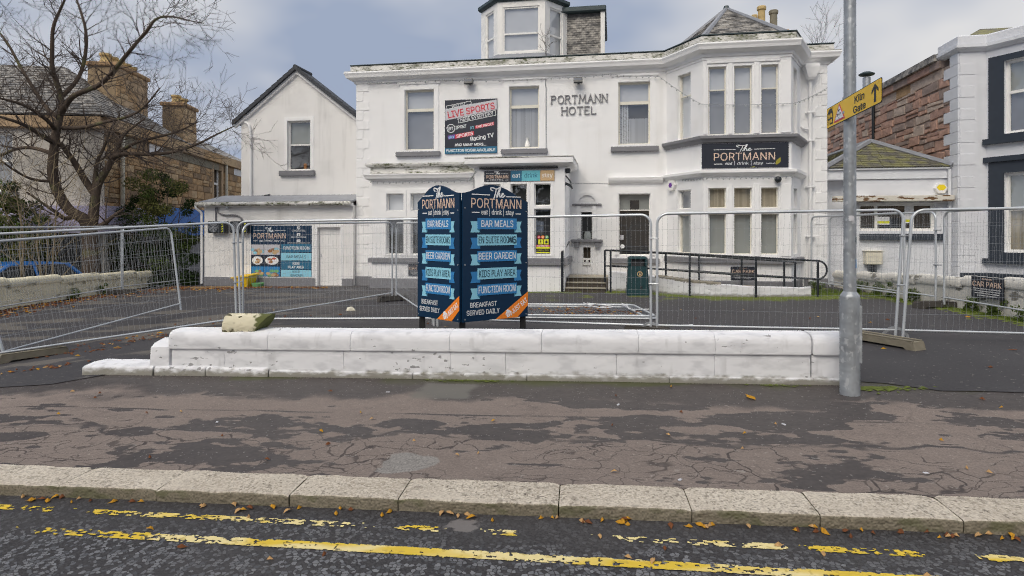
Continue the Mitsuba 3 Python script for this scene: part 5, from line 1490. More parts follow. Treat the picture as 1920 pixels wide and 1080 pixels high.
stack(sk, 3.1, 5.5, -2.2, -1.2, 5.6, 7.85, 5, 21)
stack(sk, 6.6, 8.0, -1.1, -0.25, 5.3, 7.1, 2, 22)
for u in (0.9, 10.75):
    part(sk, 'downpipe', tube([LS.pt(u, 5.0, 0.12), LS.pt(u, 1.6, 0.12)], 0.075, 8), 'parchment', smooth=50)
# shopfront below
sf = thing('corner_shop', 'lavender and blue shop front at the foot of the stone house', 'shop')
part(sf, 'lavender_fascia', LF.box(-9.0, 0.22, 1.62, 2.50, 0.001, 0.20), 'lavender')
part(sf, 'lavender_fascia', LS.box(-0.05, 3.2, 1.62, 2.50, 0.001, 0.22), 'lavender')
part(sf, 'blue_fascia', LS.box(3.21, 9.0, 1.50, 2.62, 0.05, 0.25), 'fascia_blue')
part(sf, 'stall_riser', LS.box(0.4, 9.0, -1.0, 1.49, 0.05, 0.15), 'grey_paint')
part(sf, 'shop_window', LF.box(-8.8, -0.1, -0.4, 1.60, 0.05, 0.10), 'room_dark')
for u in (-3.05, -2.9, -1.95, -0.35):
    part(sf, 'white_post', LF.box(u - 0.035, u + 0.035, -0.9, 1.45, 0.101, 0.16), 'upvc')
part(sf, 'door_rail', LF.box(-2.95, -1.5, 1.46, 1.56, 0.101, 0.16), 'upvc')
part(sf, 'house_number', LF.text('48', -2.45, 1.05, 0.20, 0.165, 0.30, bold=True), 'sign_white')


# ------------------------------------------------------------------ steps, ramp and handrails
stp = thing('entrance_steps', 'worn concrete steps up to the hotel entrance', 'steps')
for i in range(3):
    z1 = 0.02 + 0.122 * (i + 1)
    part(stp, 'step', H.box(1.78, 2.86, -0.2, z1 - 0.03, 1.95 - 0.32 * (i + 1), 1.95 - 0.32 * i, 0.004), 'step_dark')
    part(stp, 'step_tread', H.box(1.775, 2.865, z1 - 0.028, z1, 1.95 - 0.32 * (i + 1) + 0.004, 1.975 - 0.32 * i, 0.010), 'step_nosing')
part(stp, 'landing', H.box(1.77, 4.4, -0.2, 0.38, 0.06, 0.985, 0.008), 'concrete')

rp = thing('ramp', 'white-painted curved ramp wall with concrete ramp up to the entrance', 'ramp')
wl = np.array([(2.62, 16.66), (3.19, 16.58), (3.62, 16.25), (3.95, 15.80), (4.40, 15.28), (5.0, 14.98), (5.72, 14.80), (6.5, 14.76), (7.20, 14.76)])
wt = np.array([0.56, 0.55, 0.48, 0.45, 0.40, 0.36, 0.33, 0.31, 0.30])
wls = smooth_line(np.column_stack([wl, wt]), 2)


def wall_strip(path, th, zb):
    P = path[:, :2]; d = np.gradient(P, axis=0); d /= np.linalg.norm(d, axis=1, keepdims=True)
    nn = np.stack([-d[:, 1], d[:, 0]], 1)
    V = []
    for i in range(len(P)):
        nz = (meshkit.fbm(np.array([[P[i, 0] * 4, P[i, 1] * 4, 0.0]]), 3)[0] - 0.5) * 0.05
        for o, z in ((0, zb), (0, path[i, 2] + nz), (th * 0.2, path[i, 2] + 0.02 + nz), (th, path[i, 2] + nz), (th, zb)):
            V.append([*(P[i] + nn[i] * o), z])
    V = np.array(V); k = 5
    F = []
    for i in range(len(P) - 1):
        for j in range(k - 1):
            a = i * k + j
            F += [[a, a + k, a + k + 1], [a, a + k + 1, a + 1]]
    for e in (0, (len(P) - 1) * k):
        F += [[e, e + 1, e + 2], [e, e + 2, e + 3], [e, e + 3, e + 4]]
    m = trimesh.Trimesh(V, F, process=False)
    m.fix_normals()
    return m


half = len(wls) // 2
part(rp, 'wall', wall_strip(wls, 0.22, -0.15), 'wall_paint', smooth=40)
inner = np.array([[x + 0.15, min(y + 1.5, 18.2 - 0.167 * x - 1.03), z] for x, y, z in wls])
rv = np.vstack([[[x, y + 0.2, z - 0.08] for x, y, z in wls], [[x, y, z - 0.08] for x, y, z in inner]])
n_ = len(wls)
part(rp, 'ramp_surface', trimesh.Trimesh(rv, [f for i in range(n_ - 1) for f in ([i, i + 1, n_ + i + 1], [i, n_ + i + 1, n_ + i])], process=False), 'concrete')
cap_l = wls[(wls[:, 0] > 3.7) & (wls[:, 0] < 5.1)]
part(rp, 'rubble_edge', [rough_block(Fr(a[:2], b[:2] - a[:2]), 0.0, float(np.linalg.norm(b[:2] - a[:2])), [(-0.22, a[2] - 0.02), (0.0, a[2] - 0.02), (0.01, a[2] + 0.03), (-0.08, a[2] + 0.06), (-0.2, a[2] + 0.05)], 5 + i, 0.02, 0.05, 0.05) for i, (a, b) in enumerate(zip(cap_l[:-1], cap_l[1:]))], 'concrete')


def handrail(name, label, pts, tops, mids, loop=None):
    k = thing('railing', label, 'railing')
    T_ = [np.array([x, y, z]) for (x, y), z in zip(pts, tops)]
    Mi = [np.array([x, y, z]) for (x, y), z in zip(pts, mids)]
    if loop:
        d = (T_[-1] - T_[-2]); d[2] = 0; d /= np.linalg.norm(d)
        r_ = (tops[-1] - mids[-1]) / 2
        c = (T_[-1] + Mi[-1]) / 2
        arc = [c + d * r_ * math.sin(a) + np.array([0, 0, r_ * math.cos(a)]) for a in np.linspace(0, math.pi, 12)]
        part(k, 'rail', tube(T_[:-1] + arc + Mi[::-1][1:], 0.023, 8), 'black_metal', smooth=50)
    else:
        part(k, 'rail', tube(T_, 0.023, 8), 'black_metal', smooth=50)
        part(k, 'rail', tube(Mi, 0.021, 8), 'black_metal', smooth=50)
    for p, z in zip(pts, tops):
        part(k, 'post', tube([[p[0], p[1], -0.05], [p[0], p[1], z]], 0.027, 8), 'black_metal', smooth=50)


handrail('handrail', 'front black handrail along the ramp, ending in a loop', [(2.61, 16.22), (4.38, 15.12), (5.83, 14.66), (7.33, 14.70)], [1.17, 1.11, 1.04, 0.96], [0.76, 0.68, 0.60, 0.52], True)
handrail('handrail', 'rear black handrail along the hotel side of the ramp', [(2.56, 16.9), (4.17, 16.62), (5.01, 16.42), (6.06, 16.18), (7.10, 16.0), (7.36, 15.95)], [1.15, 1.07, 1.02, 0.95, 0.89, 0.87], [0.72, 0.64, 0.60, 0.54, 0.48, 0.46])
k = thing('railing', 'single black post and rail at the left of the entrance steps', 'railing')
part(k, 'post', tube([[1.36, 16.62, -0.05], [1.36, 16.62, 1.13]], 0.035, 8), 'black_metal', smooth=50)
part(k, 'rail', tube([[1.36, 16.62, 1.10], [1.66, 17.9, 1.35]], 0.025, 8), 'black_metal', smooth=50)


# ------------------------------------------------------------------ litter bin
def rrect(wx, wy, z, r, n=5):
    c = []
    for cx, cy, a0 in ((wx - r, wy - r, 0), (-wx + r, wy - r, 90), (-wx + r, -wy + r, 180), (wx - r, -wy + r, 270)):
        for a in np.radians(np.linspace(a0, a0 + 90, n)):
            c.append([cx + r * math.cos(a), cy + r * math.sin(a), z])
    return c


bx, by = 3.22, 15.75
bz = float(gz(bx, by))
bf = Fr((bx, by), (1, -0.12), bz)
lb_ = thing('litter_bin', 'dark green litter bin with a gold emblem beside the ramp wall', 'bin')


def hullrings(levels, f=bf):
    v = np.array(sum([rrect(*l) for l in levels], []))
    w = np.array([f.o + f.e * a + f.n * b + np.array([0, 0, c]) for a, b, c in v])
    return trimesh.convex.convex_hull(w)


part(lb_, 'base', hullrings([(0.285, 0.265, 0.0, 0.06), (0.285, 0.265, 0.15, 0.06), (0.27, 0.25, 0.17, 0.06)]), 'bin_green', smooth=40)
part(lb_, 'body', hullrings([(0.275, 0.255, 0.172, 0.07), (0.243, 0.225, 0.74, 0.07)]), 'bin_green', smooth=40)
part(lb_, 'mouth_shade', hullrings([(0.17, 0.16, 0.742, 0.05), (0.17, 0.16, 0.93, 0.05)]), 'room_dark')  # near-black block fills the mouth, standing in for the shade inside
for sx in (-1, 1):
    part(lb_, 'hood_post', bf.box(sx * 0.205 - 0.036, sx * 0.205 + 0.036, 0.742, 0.93, -0.19, 0.215, 0.02), 'bin_green')
part(lb_, 'lid', hullrings([(0.243, 0.225, 0.925, 0.07), (0.24, 0.222, 0.96, 0.07), (0.20, 0.19, 0.985, 0.07)]), 'bin_green', smooth=40)
part(lb_, 'emblem', bf.prism(Point(0.04, 0.55).buffer(0.068, 16).difference(Point(0.04, 0.55).buffer(0.05, 16)), 0.236, 0.244), 'sign_gold')
part(lb_, 'emblem_figure', bf.prism(unary_union([Point(0.04, 0.578).buffer(0.012), Polygon([(0.02, 0.515), (0.055, 0.515), (0.06, 0.56), (0.03, 0.565)]), R(0.055, 0.075, 0.52, 0.545)]), 0.236, 0.244), 'sign_gold')
part(lb_, 'lock', bf.box(0.05, 0.10, 0.17, 0.25, 0.256, 0.268, 0.006), 'black_metal')


# ------------------------------------------------------------------ fence panels
def fence(A, B, label, zA=0.0, zB=0.0, h=1.93, topA=(0, 0), topB=(0, 0), clamp=True, hoop=False, wires=True):
    """A site fence panel standing between ground points A and B; topA and topB say how far its top corners lean."""
    k = thing('site_fence', label, 'fence', 'site fence panels')
    a0, b0 = np.array([A[0], A[1], gz(*A) + zA]), np.array([B[0], B[1], gz(*B) + zB])
    a1, b1 = a0 + np.array([topA[0], topA[1], h]), b0 + np.array([topB[0], topB[1], h])
    L = np.linalg.norm(b0 - a0)

    def P(s, t):      # s 0..1 along, t 0..1 up
        return (a0 * (1 - s) + b0 * s) * (1 - t) + (a1 * (1 - s) + b1 * s) * t
    rc = 0.16
    ds, dt = rc / L, rc / h
    path = [P(0, 0), P(0, 0.5)]
    path += [P(ds * (1 - math.cos(a)), 1 - dt + dt * math.sin(a)) for a in np.linspace(0, math.pi / 2, 7)]
    path += [P(0.35, 1), P(0.65, 1)]
    path += [P(1 - ds * (1 - math.cos(a)), 1 - dt + dt * math.sin(a)) for a in np.linspace(math.pi / 2, 0, 7)]
    path += [P(1, 0.5), P(1, 0)]
    part(k, 'frame', tube(path, 0.0215, 8), 'fence_steel', smooth=50)
    part(k, 'bottom_rail', tube([P(0.004, 0.075), P(0.5, 0.074), P(0.996, 0.075)], 0.0165, 8), 'fence_steel', smooth=50)
    if wires:
        W = []
        n = int(L / 0.078)
        for i in range(1, n):
            s = i / n
            t1 = 0.995 if ds < s < 1 - ds else 1 - dt + dt * math.sin(math.acos(max(0, 1 - min(s, 1 - s) / ds)))
            bow = 0.006 * math.sin(i * 2.1)
            mid = P(s, 0.5) + np.array([bow, bow, 0])
            W.append(tube([P(s, 0.076), mid, P(s, t1)], 0.0017, 3, False))
        for t in (0.20, 0.335, 0.47, 0.60, 0.735, 0.87):
            W.append(tube([P(0.002, t), P(0.33, t + 0.002), P(0.66, t - 0.002), P(0.998, t)], 0.0019, 3, False))
        part(k, 'wire_mesh', W, 'fence_wire', kind='stuff')
    if hoop:
        f = Fr(B, (0.98, -0.2), float(gz(*B)))
        part(k, 'hoop', f.prism(Point(0, 0.0).buffer(0.19, 14).intersection(R(-0.2, 0.2, 0.02, 0.3)).difference(Point(0, 0).buffer(0.15, 14)), -0.01, 0.01), 'galvanised')
    if clamp:
        n_ = np.array([a0[1] - b0[1], b0[0] - a0[0], 0]); n_ /= np.linalg.norm(n_)
        d = (b0 - a0) / L
        for t in (0.42, 0.80):
            c = P(1, t)
            part(k, 'clamp', [tube([c - d * 0.03 + n_ * 0.028, c + d * 0.12 + n_ * 0.028], 0.012, 6), tube([c - d * 0.03 - n_ * 0.028, c + d * 0.12 - n_ * 0.028], 0.012, 6), tube([c + d * 0.045 - n_ * 0.05, c + d * 0.045 + n_ * 0.05], 0.008, 6)], 'galvanised')
    return P


def fence_foot(x, y, ang, label, m='rubber_block', L=0.72, z=0.0):
    k = thing('ballast_block', label, 'fence foot', 'fence feet')
    f = Fr((x, y), (math.cos(ang), math.sin(ang)), float(gz(x, y)) + z)
    outer = Polygon([(-L / 2, 0), (-L / 2 + 0.03, 0.115), (L / 2 - 0.03, 0.115), (L / 2, 0), (L / 2 - 0.12, 0), (L / 2 - 0.16, 0.03), (-L / 2 + 0.16, 0.03), (-L / 2 + 0.12, 0)])
    part(k, 'block', f.prism(outer, -0.115, 0.115), m)
    for u in (-L * 0.30, -L * 0.10, L * 0.10, L * 0.30):
        part(k, 'socket', f.box(u - L * 0.075, u + L * 0.075, 0.1155, 0.122, -0.06, 0.06, 0.004), 'dark_block')
    for w in (-0.085, 0.085):
        part(k, 'lip', f.box(-L / 2 + 0.04, L / 2 - 0.04, 0.1155, 0.135, w - 0.022, w + 0.022, 0.005), m)


fence((-7.63, 9.15), (-5.02, 11.18), 'front mesh fence panel at the left edge, leaning, its foot on a timber block', 0.0, 0.0, 1.90, topA=(-0.34, -0.10), topB=(-0.06, 0.0))
fence((-7.68, 9.30), (-7.18, 13.3), 'leaning mesh fence panel running back from the left edge behind the front one', -0.0, 0.10, 1.78, topA=(-0.45, -0.05), topB=(-0.28, 0.1), clamp=False)
fence((-4.92, 11.12), (-1.38, 10.86), 'front mesh fence panel behind the loose coping stone', 0.0, 0.0, 1.90, topA=(-0.06, 0))
fence((-4.95, 11.28), (-2.93, 15.0), 'mesh fence panel running back from behind the loose coping stone', 0.0, 0.06, 1.86, clamp=False)
fence((-2.83, 15.0), (-1.42, 11.02), 'mesh fence panel coming forward to the big pub sign', 0.06, 0.0, 1.84, clamp=False)
fence((-1.31, 10.80), (2.21, 9.76), 'front mesh fence panel directly behind the big pub sign', 0.0, 0.0, 1.90, topB=(0.0, 0), hoop=True)
fence((2.30, 9.72), (5.64, 9.03), 'front mesh fence panel left of the street sign post', 0.0, 0.0, 1.91, topB=(0.13, 0), hoop=True)
fence((5.72, 8.98), (9.1, 8.15), 'front mesh fence panel at the right edge', 0.0, 0.0, 1.90, topA=(0.14, 0), clamp=False)
fence((-11.35, 13.0), (-11.40, 17.9), 'rear mesh fence panel along the left boundary wall', 0.05, 0.05, 1.90)
fence((-11.42, 18.0), (-10.72, 21.4), 'farthest mesh fence panel beside the low store', 0.05, 0.05, 1.90, clamp=False)
fence((8.10, 16.6), (8.38, 13.1), 'rear mesh fence panel beyond the ramp loop', 0.08, 0.08, 1.88, clamp=False)
fence((8.55, 16.5), (8.72, 12.62), 'rear mesh fence panel along the cream wall', 0.08, 0.08, 1.88)
fence((8.74, 12.40), (8.58, 8.8), 'rear mesh fence panel in front of the car park sign on the cream wall', 0.08, 0.08, 1.88, clamp=False)
fence_foot(-7.36, 9.42, 0.95, 'long weathered fence foot at the left edge', 'rubber_block', 0.9)
fence_foot(5.26, 8.62, -1.15, 'pale rubber fence foot to the right of the street sign post', 'rubber_block', 0.95)
fence_foot(2.14, 9.72, -0.55, 'dark fence foot behind the front wall, between two panels', 'dark_block', 0.72)
fence_foot(-2.9, 14.95, 0.5, 'dark fence foot left of the big pub sign at the rear corner', 'dark_block', 0.75)
fence_foot(8.62, 12.5, 0.1, 'dark fence foot by the flaking cream wall', 'dark_block', 0.85)
fence_foot(-11.2, 17.6, 0.3, 'flat grey fence foot by the left boundary wall', 'dark_block', 0.75)

# panels lying flat, stacked
def flat_panel(c, ex, ey, z, label, dx=0.0):
    k = thing('site_fence', label, 'fence', 'fence panels lying flat')
    ex, ey = np.array(ex), np.array(ey)
    P = lambda a, b: np.array([*(np.array(c) + ex * (a + dx) + ey * b), z + 0.012 * (c[0] + a)])
    Lx, Ly = 3.5, 1.75
    pth = [P(0, 0), P(Lx - 0.15, 0)] + [P(Lx - 0.15 + 0.15 * math.sin(t), 0.15 - 0.15 * math.cos(t)) for t in np.linspace(0.2, math.pi / 2, 5)] + [P(Lx, Ly - 0.15)] + [P(Lx - 0.15 + 0.15 * math.cos(t), Ly - 0.15 + 0.15 * math.sin(t)) for t in np.linspace(0.2, math.pi / 2, 5)] + [P(0, Ly), P(0, 0)]
    part(k, 'frame', tube(pth, 0.0215, 8), 'fence_steel', smooth=50)
    part(k, 'inner_rail', tube([P(Lx - 0.22, 0), P(Lx - 0.22, Ly)], 0.018, 6), 'fence_steel', smooth=50)
    W = [tube([P(Lx * i / 44, 0.0), P(Lx * i / 44, Ly)], 0.0024, 3, False) for i in range(1, 44)] + [tube([P(0, Ly * i / 10), P(Lx, Ly * i / 10)], 0.0024, 3, False) for i in range(1, 10)]
    part(k, 'wire_mesh', W, 'fence_wire', kind='stuff')


pc, pex, pey = (-0.82, 11.75), (0.990, -0.14), (-0.05, 0.9987)
for i in range(2):
    flat_panel(pc, pex, pey, 0.03 + 0.045 * i, ['lower fence panel of the pair lying flat behind the pub sign', 'upper fence panel of the pair lying flat, with leaves and cord on it'][i], [0.06, 0.0][i])
rope = smooth_line([(1.55, 13.25, 0.2), (1.62, 12.9, 0.19), (1.75, 12.45, 0.19), (1.98, 12.40, 0.2), (2.10, 12.65, 0.19), (1.95, 12.95, 0.19), (1.62, 13.2, 0.2)], 3)
solo('cord', tube(rope - np.array([0, 0, 0.08]), 0.010, 5), 'sign_white', 'loop of white cord lying on the stacked fence panels', 'cord', smooth=True)
solo('cord', tube(smooth_line([(2.36, 13.2, 0.2), (2.42, 12.9, 0.19), (2.36, 12.5, 0.19), (2.34, 12.25, 0.19), (2.5, 12.2, 0.19), (2.72, 12.16, 0.2)], 3) - np.array([0, 0, 0.08]), 0.009, 5), 'sign_white', 'bent end of white cord at the right end of the stacked fence panels', 'cord', smooth=True)

# ------------------------------------------------------------------ big V-shaped pub sign
pl, pa, pr = np.array([-1.37, 9.07]), np.array([-0.69, 8.40]), np.array([0.215, 9.05])
sg = thing('pub_sign', 'navy V-shaped pub sign board with blue ribbon banners on three posts', 'sign')


def sign_panel(F, W, left):
    pts = [(0, 2.09), (0.12, 2.16), (0.30, 2.285), (0.50, 2.325), (0.70, 2.28), (0.88, 2.20), (1, 2.185)] if left else [(0, 2.185), (0.10, 2.205), (0.28, 2.29), (0.45, 2.325), (0.66, 2.265), (0.86, 2.15), (1, 2.09)]
    top = smooth_line(np.array(pts), 2)
    poly = Polygon([(0, 0.413)] + [(a * W, z) for a, z in top] + [(W, 0.413)])
    k = part(sg, 'panel', F.prism(poly, 0.0, 0.03), 'sign_navy')
    e = 0.0315
    s = lambda a: a * W
    mid = s(0.50)
    # mark
    part(k, 'script_the', the_script(F, mid + 0.02, 2.135, 0.155, e, 0.24 * W / 1.05), 'sign_white')
    for a, b, z in ((0.13, 0.40, 2.165), (0.645, 0.88, 2.15), (0.13, 0.24, 1.915), (0.80, 0.885, 1.905)):
        part(k, 'rule', F.box(s(a), s(b), z, z + 0.014, e, e + 0.003), 'sign_white')
    part(k, 'name', F.text('PORTMANN', s(0.505), 1.985, 0.135, e, s(0.77)), 'sign_peach')
    part(k, 'strapline', F.text('eat | drink | stay', s(0.52), 1.895, 0.07, e, s(0.50)), 'sign_white')
    rows = [('BAR MEALS', 1.69, 1.845, True, 0.49), ('EN SUITE ROOMS', 1.462, 1.615, False, 0.57), ('BEER GARDEN', 1.235, 1.385, True, 0.57), ('KIDS PLAY AREA', 0.99, 1.145, False, 0.56), ('FUNCTION ROOM', 0.765, 0.915, True, 0.57)]
    for t, z0, z1, dark, wd in rows:
        main, tail, tm = ('sign_blue', 'sign_sky', 'sign_white') if dark else ('sign_sky', 'sign_blue', 'sign_ink')
        zt = -0.045
        b0, b1, t0, t1 = s(0.21), s(0.815), s(0.11), s(0.895)
        for poly_ in ([(t0, z1 + zt), (b0 + s(.04), z1 + zt), (b0 + s(.04), z0 + zt), (t0, z0 + zt), (t0 + s(.025), (z0 + z1) / 2 + zt)], [(t1, z1 + zt), (b1 - s(.04), z1 + zt), (b1 - s(.04), z0 + zt), (t1, z0 + zt), (t1 - s(.025), (z0 + z1) / 2 + zt)]):
            part(k, 'ribbon_tail', F.prism(Polygon(poly_), e, e + 0.0025), tail)
        bk = part(k, 'ribbon', F.prism(R(b0, b1, z0, z1), e + 0.003, e + 0.006), main)
        for poly_ in ([(b0, z0), (b0 + s(.04), z0), (b0 + s(.04), z0 + zt)], [(b1, z0), (b1 - s(.04), z0), (b1 - s(.04), z0 + zt)]):
            part(k, 'ribbon_fold', F.prism(Polygon(poly_), e + 0.003, e + 0.005), 'sign_midblue' if dark else 'sign_blue')
        part(k, 'lettering', F.text(t, s(0.512), z0 + 0.030, 0.096, e + 0.0065, s(wd), d=0.003), tm)
    part(k, 'lettering', F.text('BREAKFAST', s(0.305), 0.605, 0.068, e, s(0.40), d=0.003), 'sign_white')
    part(k, 'lettering', F.text('SERVED DAILY', s(0.30), 0.50, 0.068, e, s(0.49), d=0.003), 'sign_white')
    part(k, 'orange_band', F.prism(Polygon([(s(.485), 0.4135), (s(.83), 0.4135), (W - 0.001, 0.575), (W - 0.001, 0.775)]), e, e + 0.003), 'sign_orange')
    ang = math.atan2(0.36, 0.515 * W)
    part(k, 'lettering', F.text('JUST EAT', s(0.86), 0.545, 0.068, e + 0.0035, s(0.28), d=0.003, rot=ang, bold=True), 'sign_white')
    hx, hz = s(0.69), 0.475
    ho = Polygon([(-.045, -.04), (-.045, .01), (-.06, .01), (-.03, .045), (-.03, .065), (-.015, .065), (-.012, .058), (0, .07), (.06, .01), (.045, .01), (.045, -.04)])
    ho = ho.difference(unary_union([R(-.022, -.012, -.03, .02), R(.010, .026, -.04, .015)]))
    part(k, 'house_mark', F.prism(affinity.translate(affinity.rotate(ho, math.degrees(ang) * 0.5, origin=(0, 0)), hx, hz), e + 0.0035, e + 0.0065), 'sign_white')
    for a, z in ((0.03, 1.98), (0.97, 1.95), (0.03, 0.45), (0.97, 0.45), (0.03, 1.2), (0.97, 1.2)):
        part(k, 'bolt', F.prism(Point(s(a), z).buffer(0.009, 6), e, e + 0.006), 'galvanised')
    if not left:
        r = random.Random(5)
        sc = smooth_line([(s(0.66) + r.uniform(0, s(.16)), 1.50 + r.uniform(-.03, .10)) for _ in range(14)], 2)
        part(k, 'scribble', F.prism(LineString(sc).buffer(0.0035, quad_segs=2), e + 0.0095, e + 0.0105), 'sign_ink', label='dark scribble over the word ROOMS')


PFL, PFR = Fr(pl, pa - pl), Fr(pa, pr - pa)
sign_panel(PFL, float(np.linalg.norm(pa - pl)) - 0.012, True)
sign_panel(PFR, float(np.linalg.norm(pr - pa)), False)
for p, z in ((pl + (pa - pl) * 0.06, 1.9), (pa + np.array([0.0, 0.075]), 2.1), (pr + (pa - pr) * 0.06, 1.9)):
    fpost = Fr(p + np.array([0.0, 0.055]), (1, 0), float(gz(*p)))
    part(sg, 'post', fpost.box(-0.042, 0.042, -0.1, z, -0.03, 0.03, 0.006), 'sign_black')

# ------------------------------------------------------------------ galvanised post and yellow diversion sign
lp = thing('street_post', 'tall galvanised steel street post with stickers, wider at its base', 'post')
px_, py_ = 3.36, 6.10
pz = float(gz(px_, py_))


def rev(prof, x, y, z, sec=28):
    m = trimesh.creation.revolve(np.array(prof, float), sections=sec)
    m.apply_translation([x, y, z])
    return m


bprof = [(0, -0.1), (0.092, -0.1), (0.092, 0.96), (0.086, 0.985), (0.060, 1.02)]
part(lp, 'base', rev(bprof, px_, py_, pz), 'post_galvanised', smooth=30)
part(lp, 'shaft', rev([(0.058, 1.0), (0.057, 2.2), (0.054, 5.0), (0.051, 9.5), (0, 9.5)], px_, py_, pz), 'post_galvanised', smooth=30)
dm = trimesh.creation.box(bounds=[[0.06, -0.05, 0.32], [0.1, 0.05, 0.88]])
dm.apply_transform(trimesh.transformations.rotation_matrix(-0.35, [0, 0, 1])); dm.apply_translation([px_, py_, pz])
part(lp, 'access_door', dm, 'post_galvanised')


def sticker(a, z, w, h, m, nm='sticker', r0=0.0595):
    V, F = [], []
    for i in range(5):
        t = a + w * (i / 4 - 0.5) / r0
        for zz in (z, z + h):
            V.append([px_ + r0 * math.sin(t), py_ - r0 * math.cos(t), pz + zz])
    for i in range(4):
        F += [[2 * i, 2 * i + 2, 2 * i + 3], [2 * i, 2 * i + 3, 2 * i + 1]]
    part(lp, nm, trimesh.Trimesh(V, F, process=False), m)


sticker(0.95, 1.25, 0.05, 0.09, 'sign_blue'); sticker(0.98, 1.30, 0.025, 0.02, 'sign_white', r0=0.0602); sticker(0.95, 1.50, 0.05, 0.06, 'sign_ink'); sticker(-0.25, 1.72, 0.05, 0.05, 'sign_grey', 'paint_patch'); sticker(0.9, 1.40, 0.03, 0.04, 'sign_grey', 'paint_patch')
for z in (2.80, 2.94):
    part(lp, 'clip', rev([(0.058, z - 0.012), (0.066, z - 0.012), (0.066, z + 0.012), (0.058, z + 0.012), (0.058, z - 0.012)], px_, py_, pz), 'galvanised')

dirn = np.array([0.1714, 0.9852])
yo = np.array([3.288, 6.005])
KF = Fr(yo, -dirn)          # faces left, u runs towards the street: its face reads from far to near
yk = solo('diversion_sign', KF.prism(R(-0.60, 0.80, 2.755, 2.972).buffer(-0.02).buffer(0.02), 0.0, 0.004), 'sign_black', 'yellow diversion sign with arrow fixed edge-on to the street post', 'sign')
part(yk, 'face', KF.prism(R(-0.592, 0.792, 2.762, 2.965).buffer(-0.02).buffer(0.02), 0.0045, 0.006), 'sign_yellow')
e = 0.0062
part(yk, 'lettering', KF.text('Kiln', 0.31, 2.870, 0.062, e, 0.235, d=0.002, bold=True), 'sign_black')
part(yk, 'lettering', KF.text('Gate', 0.31, 2.778, 0.062, e, 0.30, d=0.002, bold=True), 'sign_black')
part(yk, 'arrow', KF.prism(Polygon([(0.645, 2.785), (0.685, 2.785), (0.685, 2.90), (0.735, 2.865), (0.735, 2.895), (0.665, 2.945), (0.595, 2.895), (0.595, 2.865), (0.645, 2.90)]), e, e + 0.002), 'sign_black')
part(yk, 'triangle', KF.prism(Polygon([(-0.36, 2.785), (-0.07, 2.785), (-0.215, 2.945)]).buffer(0.006), e, e + 0.002), 'sign_red')
part(yk, 'triangle_face', KF.prism(Polygon([(-0.335, 2.797), (-0.095, 2.797), (-0.215, 2.927)]), e + 0.0022, e + 0.004), 'sign_white')
part(yk, 'symbol', [KF.prism(Polygon([(-0.245, 2.893), (-0.185, 2.893), (-0.215, 2.868)]), e + 0.0042, e + 0.006), KF.text("15'-9\"", -0.215, 2.832, 0.022, e + 0.0042, 0.12, d=0.002, bold=True), KF.prism(Polygon([(-0.23, 2.803), (-0.20, 2.803), (-0.215, 2.815)]), e + 0.0042, e + 0.006)], 'sign_black')
bd = unary_union([Polygon([(-0.575, 2.90), (-0.40, 2.90), (-0.44, 2.945), (-0.48, 2.955), (-0.53, 2.94)]), R(-0.44, -0.425, 2.93, 2.96), R(-0.565, -0.545, 2.785, 2.905), R(-0.50, -0.485, 2.785, 2.905), R(-0.425, -0.405, 2.785, 2.905), R(-0.56, -0.41, 2.838, 2.855), R(-0.50, -0.41, 2.785, 2.802)])
part(yk, 'symbol', KF.prism(bd, e, e + 0.002), 'sign_black')


# ------------------------------------------------------------------ trees, shrubs and weeds
class Tubes:
    def __init__(s):
        s.v, s.f, s.n = [], [], 0

    def add(s, pts, rad, sides):
        m = tube(pts, rad, sides, False)
        s.v.append(m.vertices); s.f.append(m.faces + s.n); s.n += len(m.vertices)

    def mesh(s):
        return trimesh.Trimesh(np.vstack(s.v), np.vstack(s.f), process=False)


def grow(tb, p, d, length, r, level, r_, up=0.10, kids=(5, 4, 3), wig=0.30):
    n = max(3, int(length / 0.16))
    pts, rad = [p], [r]
    d = np.array(d) / np.linalg.norm(d)
    step = length / n
    pts_dirs = [d]
    for i in range(n):
        d = d + np.array([r_.gauss(0, wig), r_.gauss(0, wig), r_.gauss(0, wig) + up]) * 0.5
        d /= np.linalg.norm(d)
        pts.append(pts[-1] + d * step); rad.append(max(0.0045, r * (1 - 0.8 * (i + 1) / n))); pts_dirs.append(d)
    tb.add(pts, rad, 5 if r > 0.02 else 3)
    if level <= 0:
        return
    for _ in range(kids[min(level - 1, len(kids) - 1)]):
        i = r_.randint(max(1, n // 4), n)
        side = np.array([r_.gauss(0, 1), r_.gauss(0, 1), r_.gauss(0, 1)])
        side -= pts_dirs[i] * (side @ pts_dirs[i]); side /= np.linalg.norm(side)
        nd = pts_dirs[i] * r_.uniform(0.5, 1.0) + side * r_.uniform(0.5, 1.0)
        grow(tb, pts[i], nd, length * r_.uniform(0.38, 0.65), max(0.005, rad[i] * 0.62), level - 1, r_, up, kids, wig)


TD = 19.3
def tp(x, y, dd=0.0):      # a point of the tree's skeleton: metres right of its foot, height, and depth from its foot
    return np.array([-12.2 + x, TD + dd, y])
def trace(rows):
    """Skeleton rows (photo x, photo y, radius px, depth offset) taken at the tree's own distance."""
    out, rad = [], []
    for a, b, r, dd in rows:
        d = TD + (dd if dd < 0 else dd * 0.15)
        out.append([(a - 960) / 1150 * d, d, 1.65 - (b - 435) / 1150 * d]); rad.append(max(0.006, 0.80 * r * d / 1150))
    q = smooth_line(np.column_stack([out, rad]), 2)
    return q[:, :3], q[:, 3]


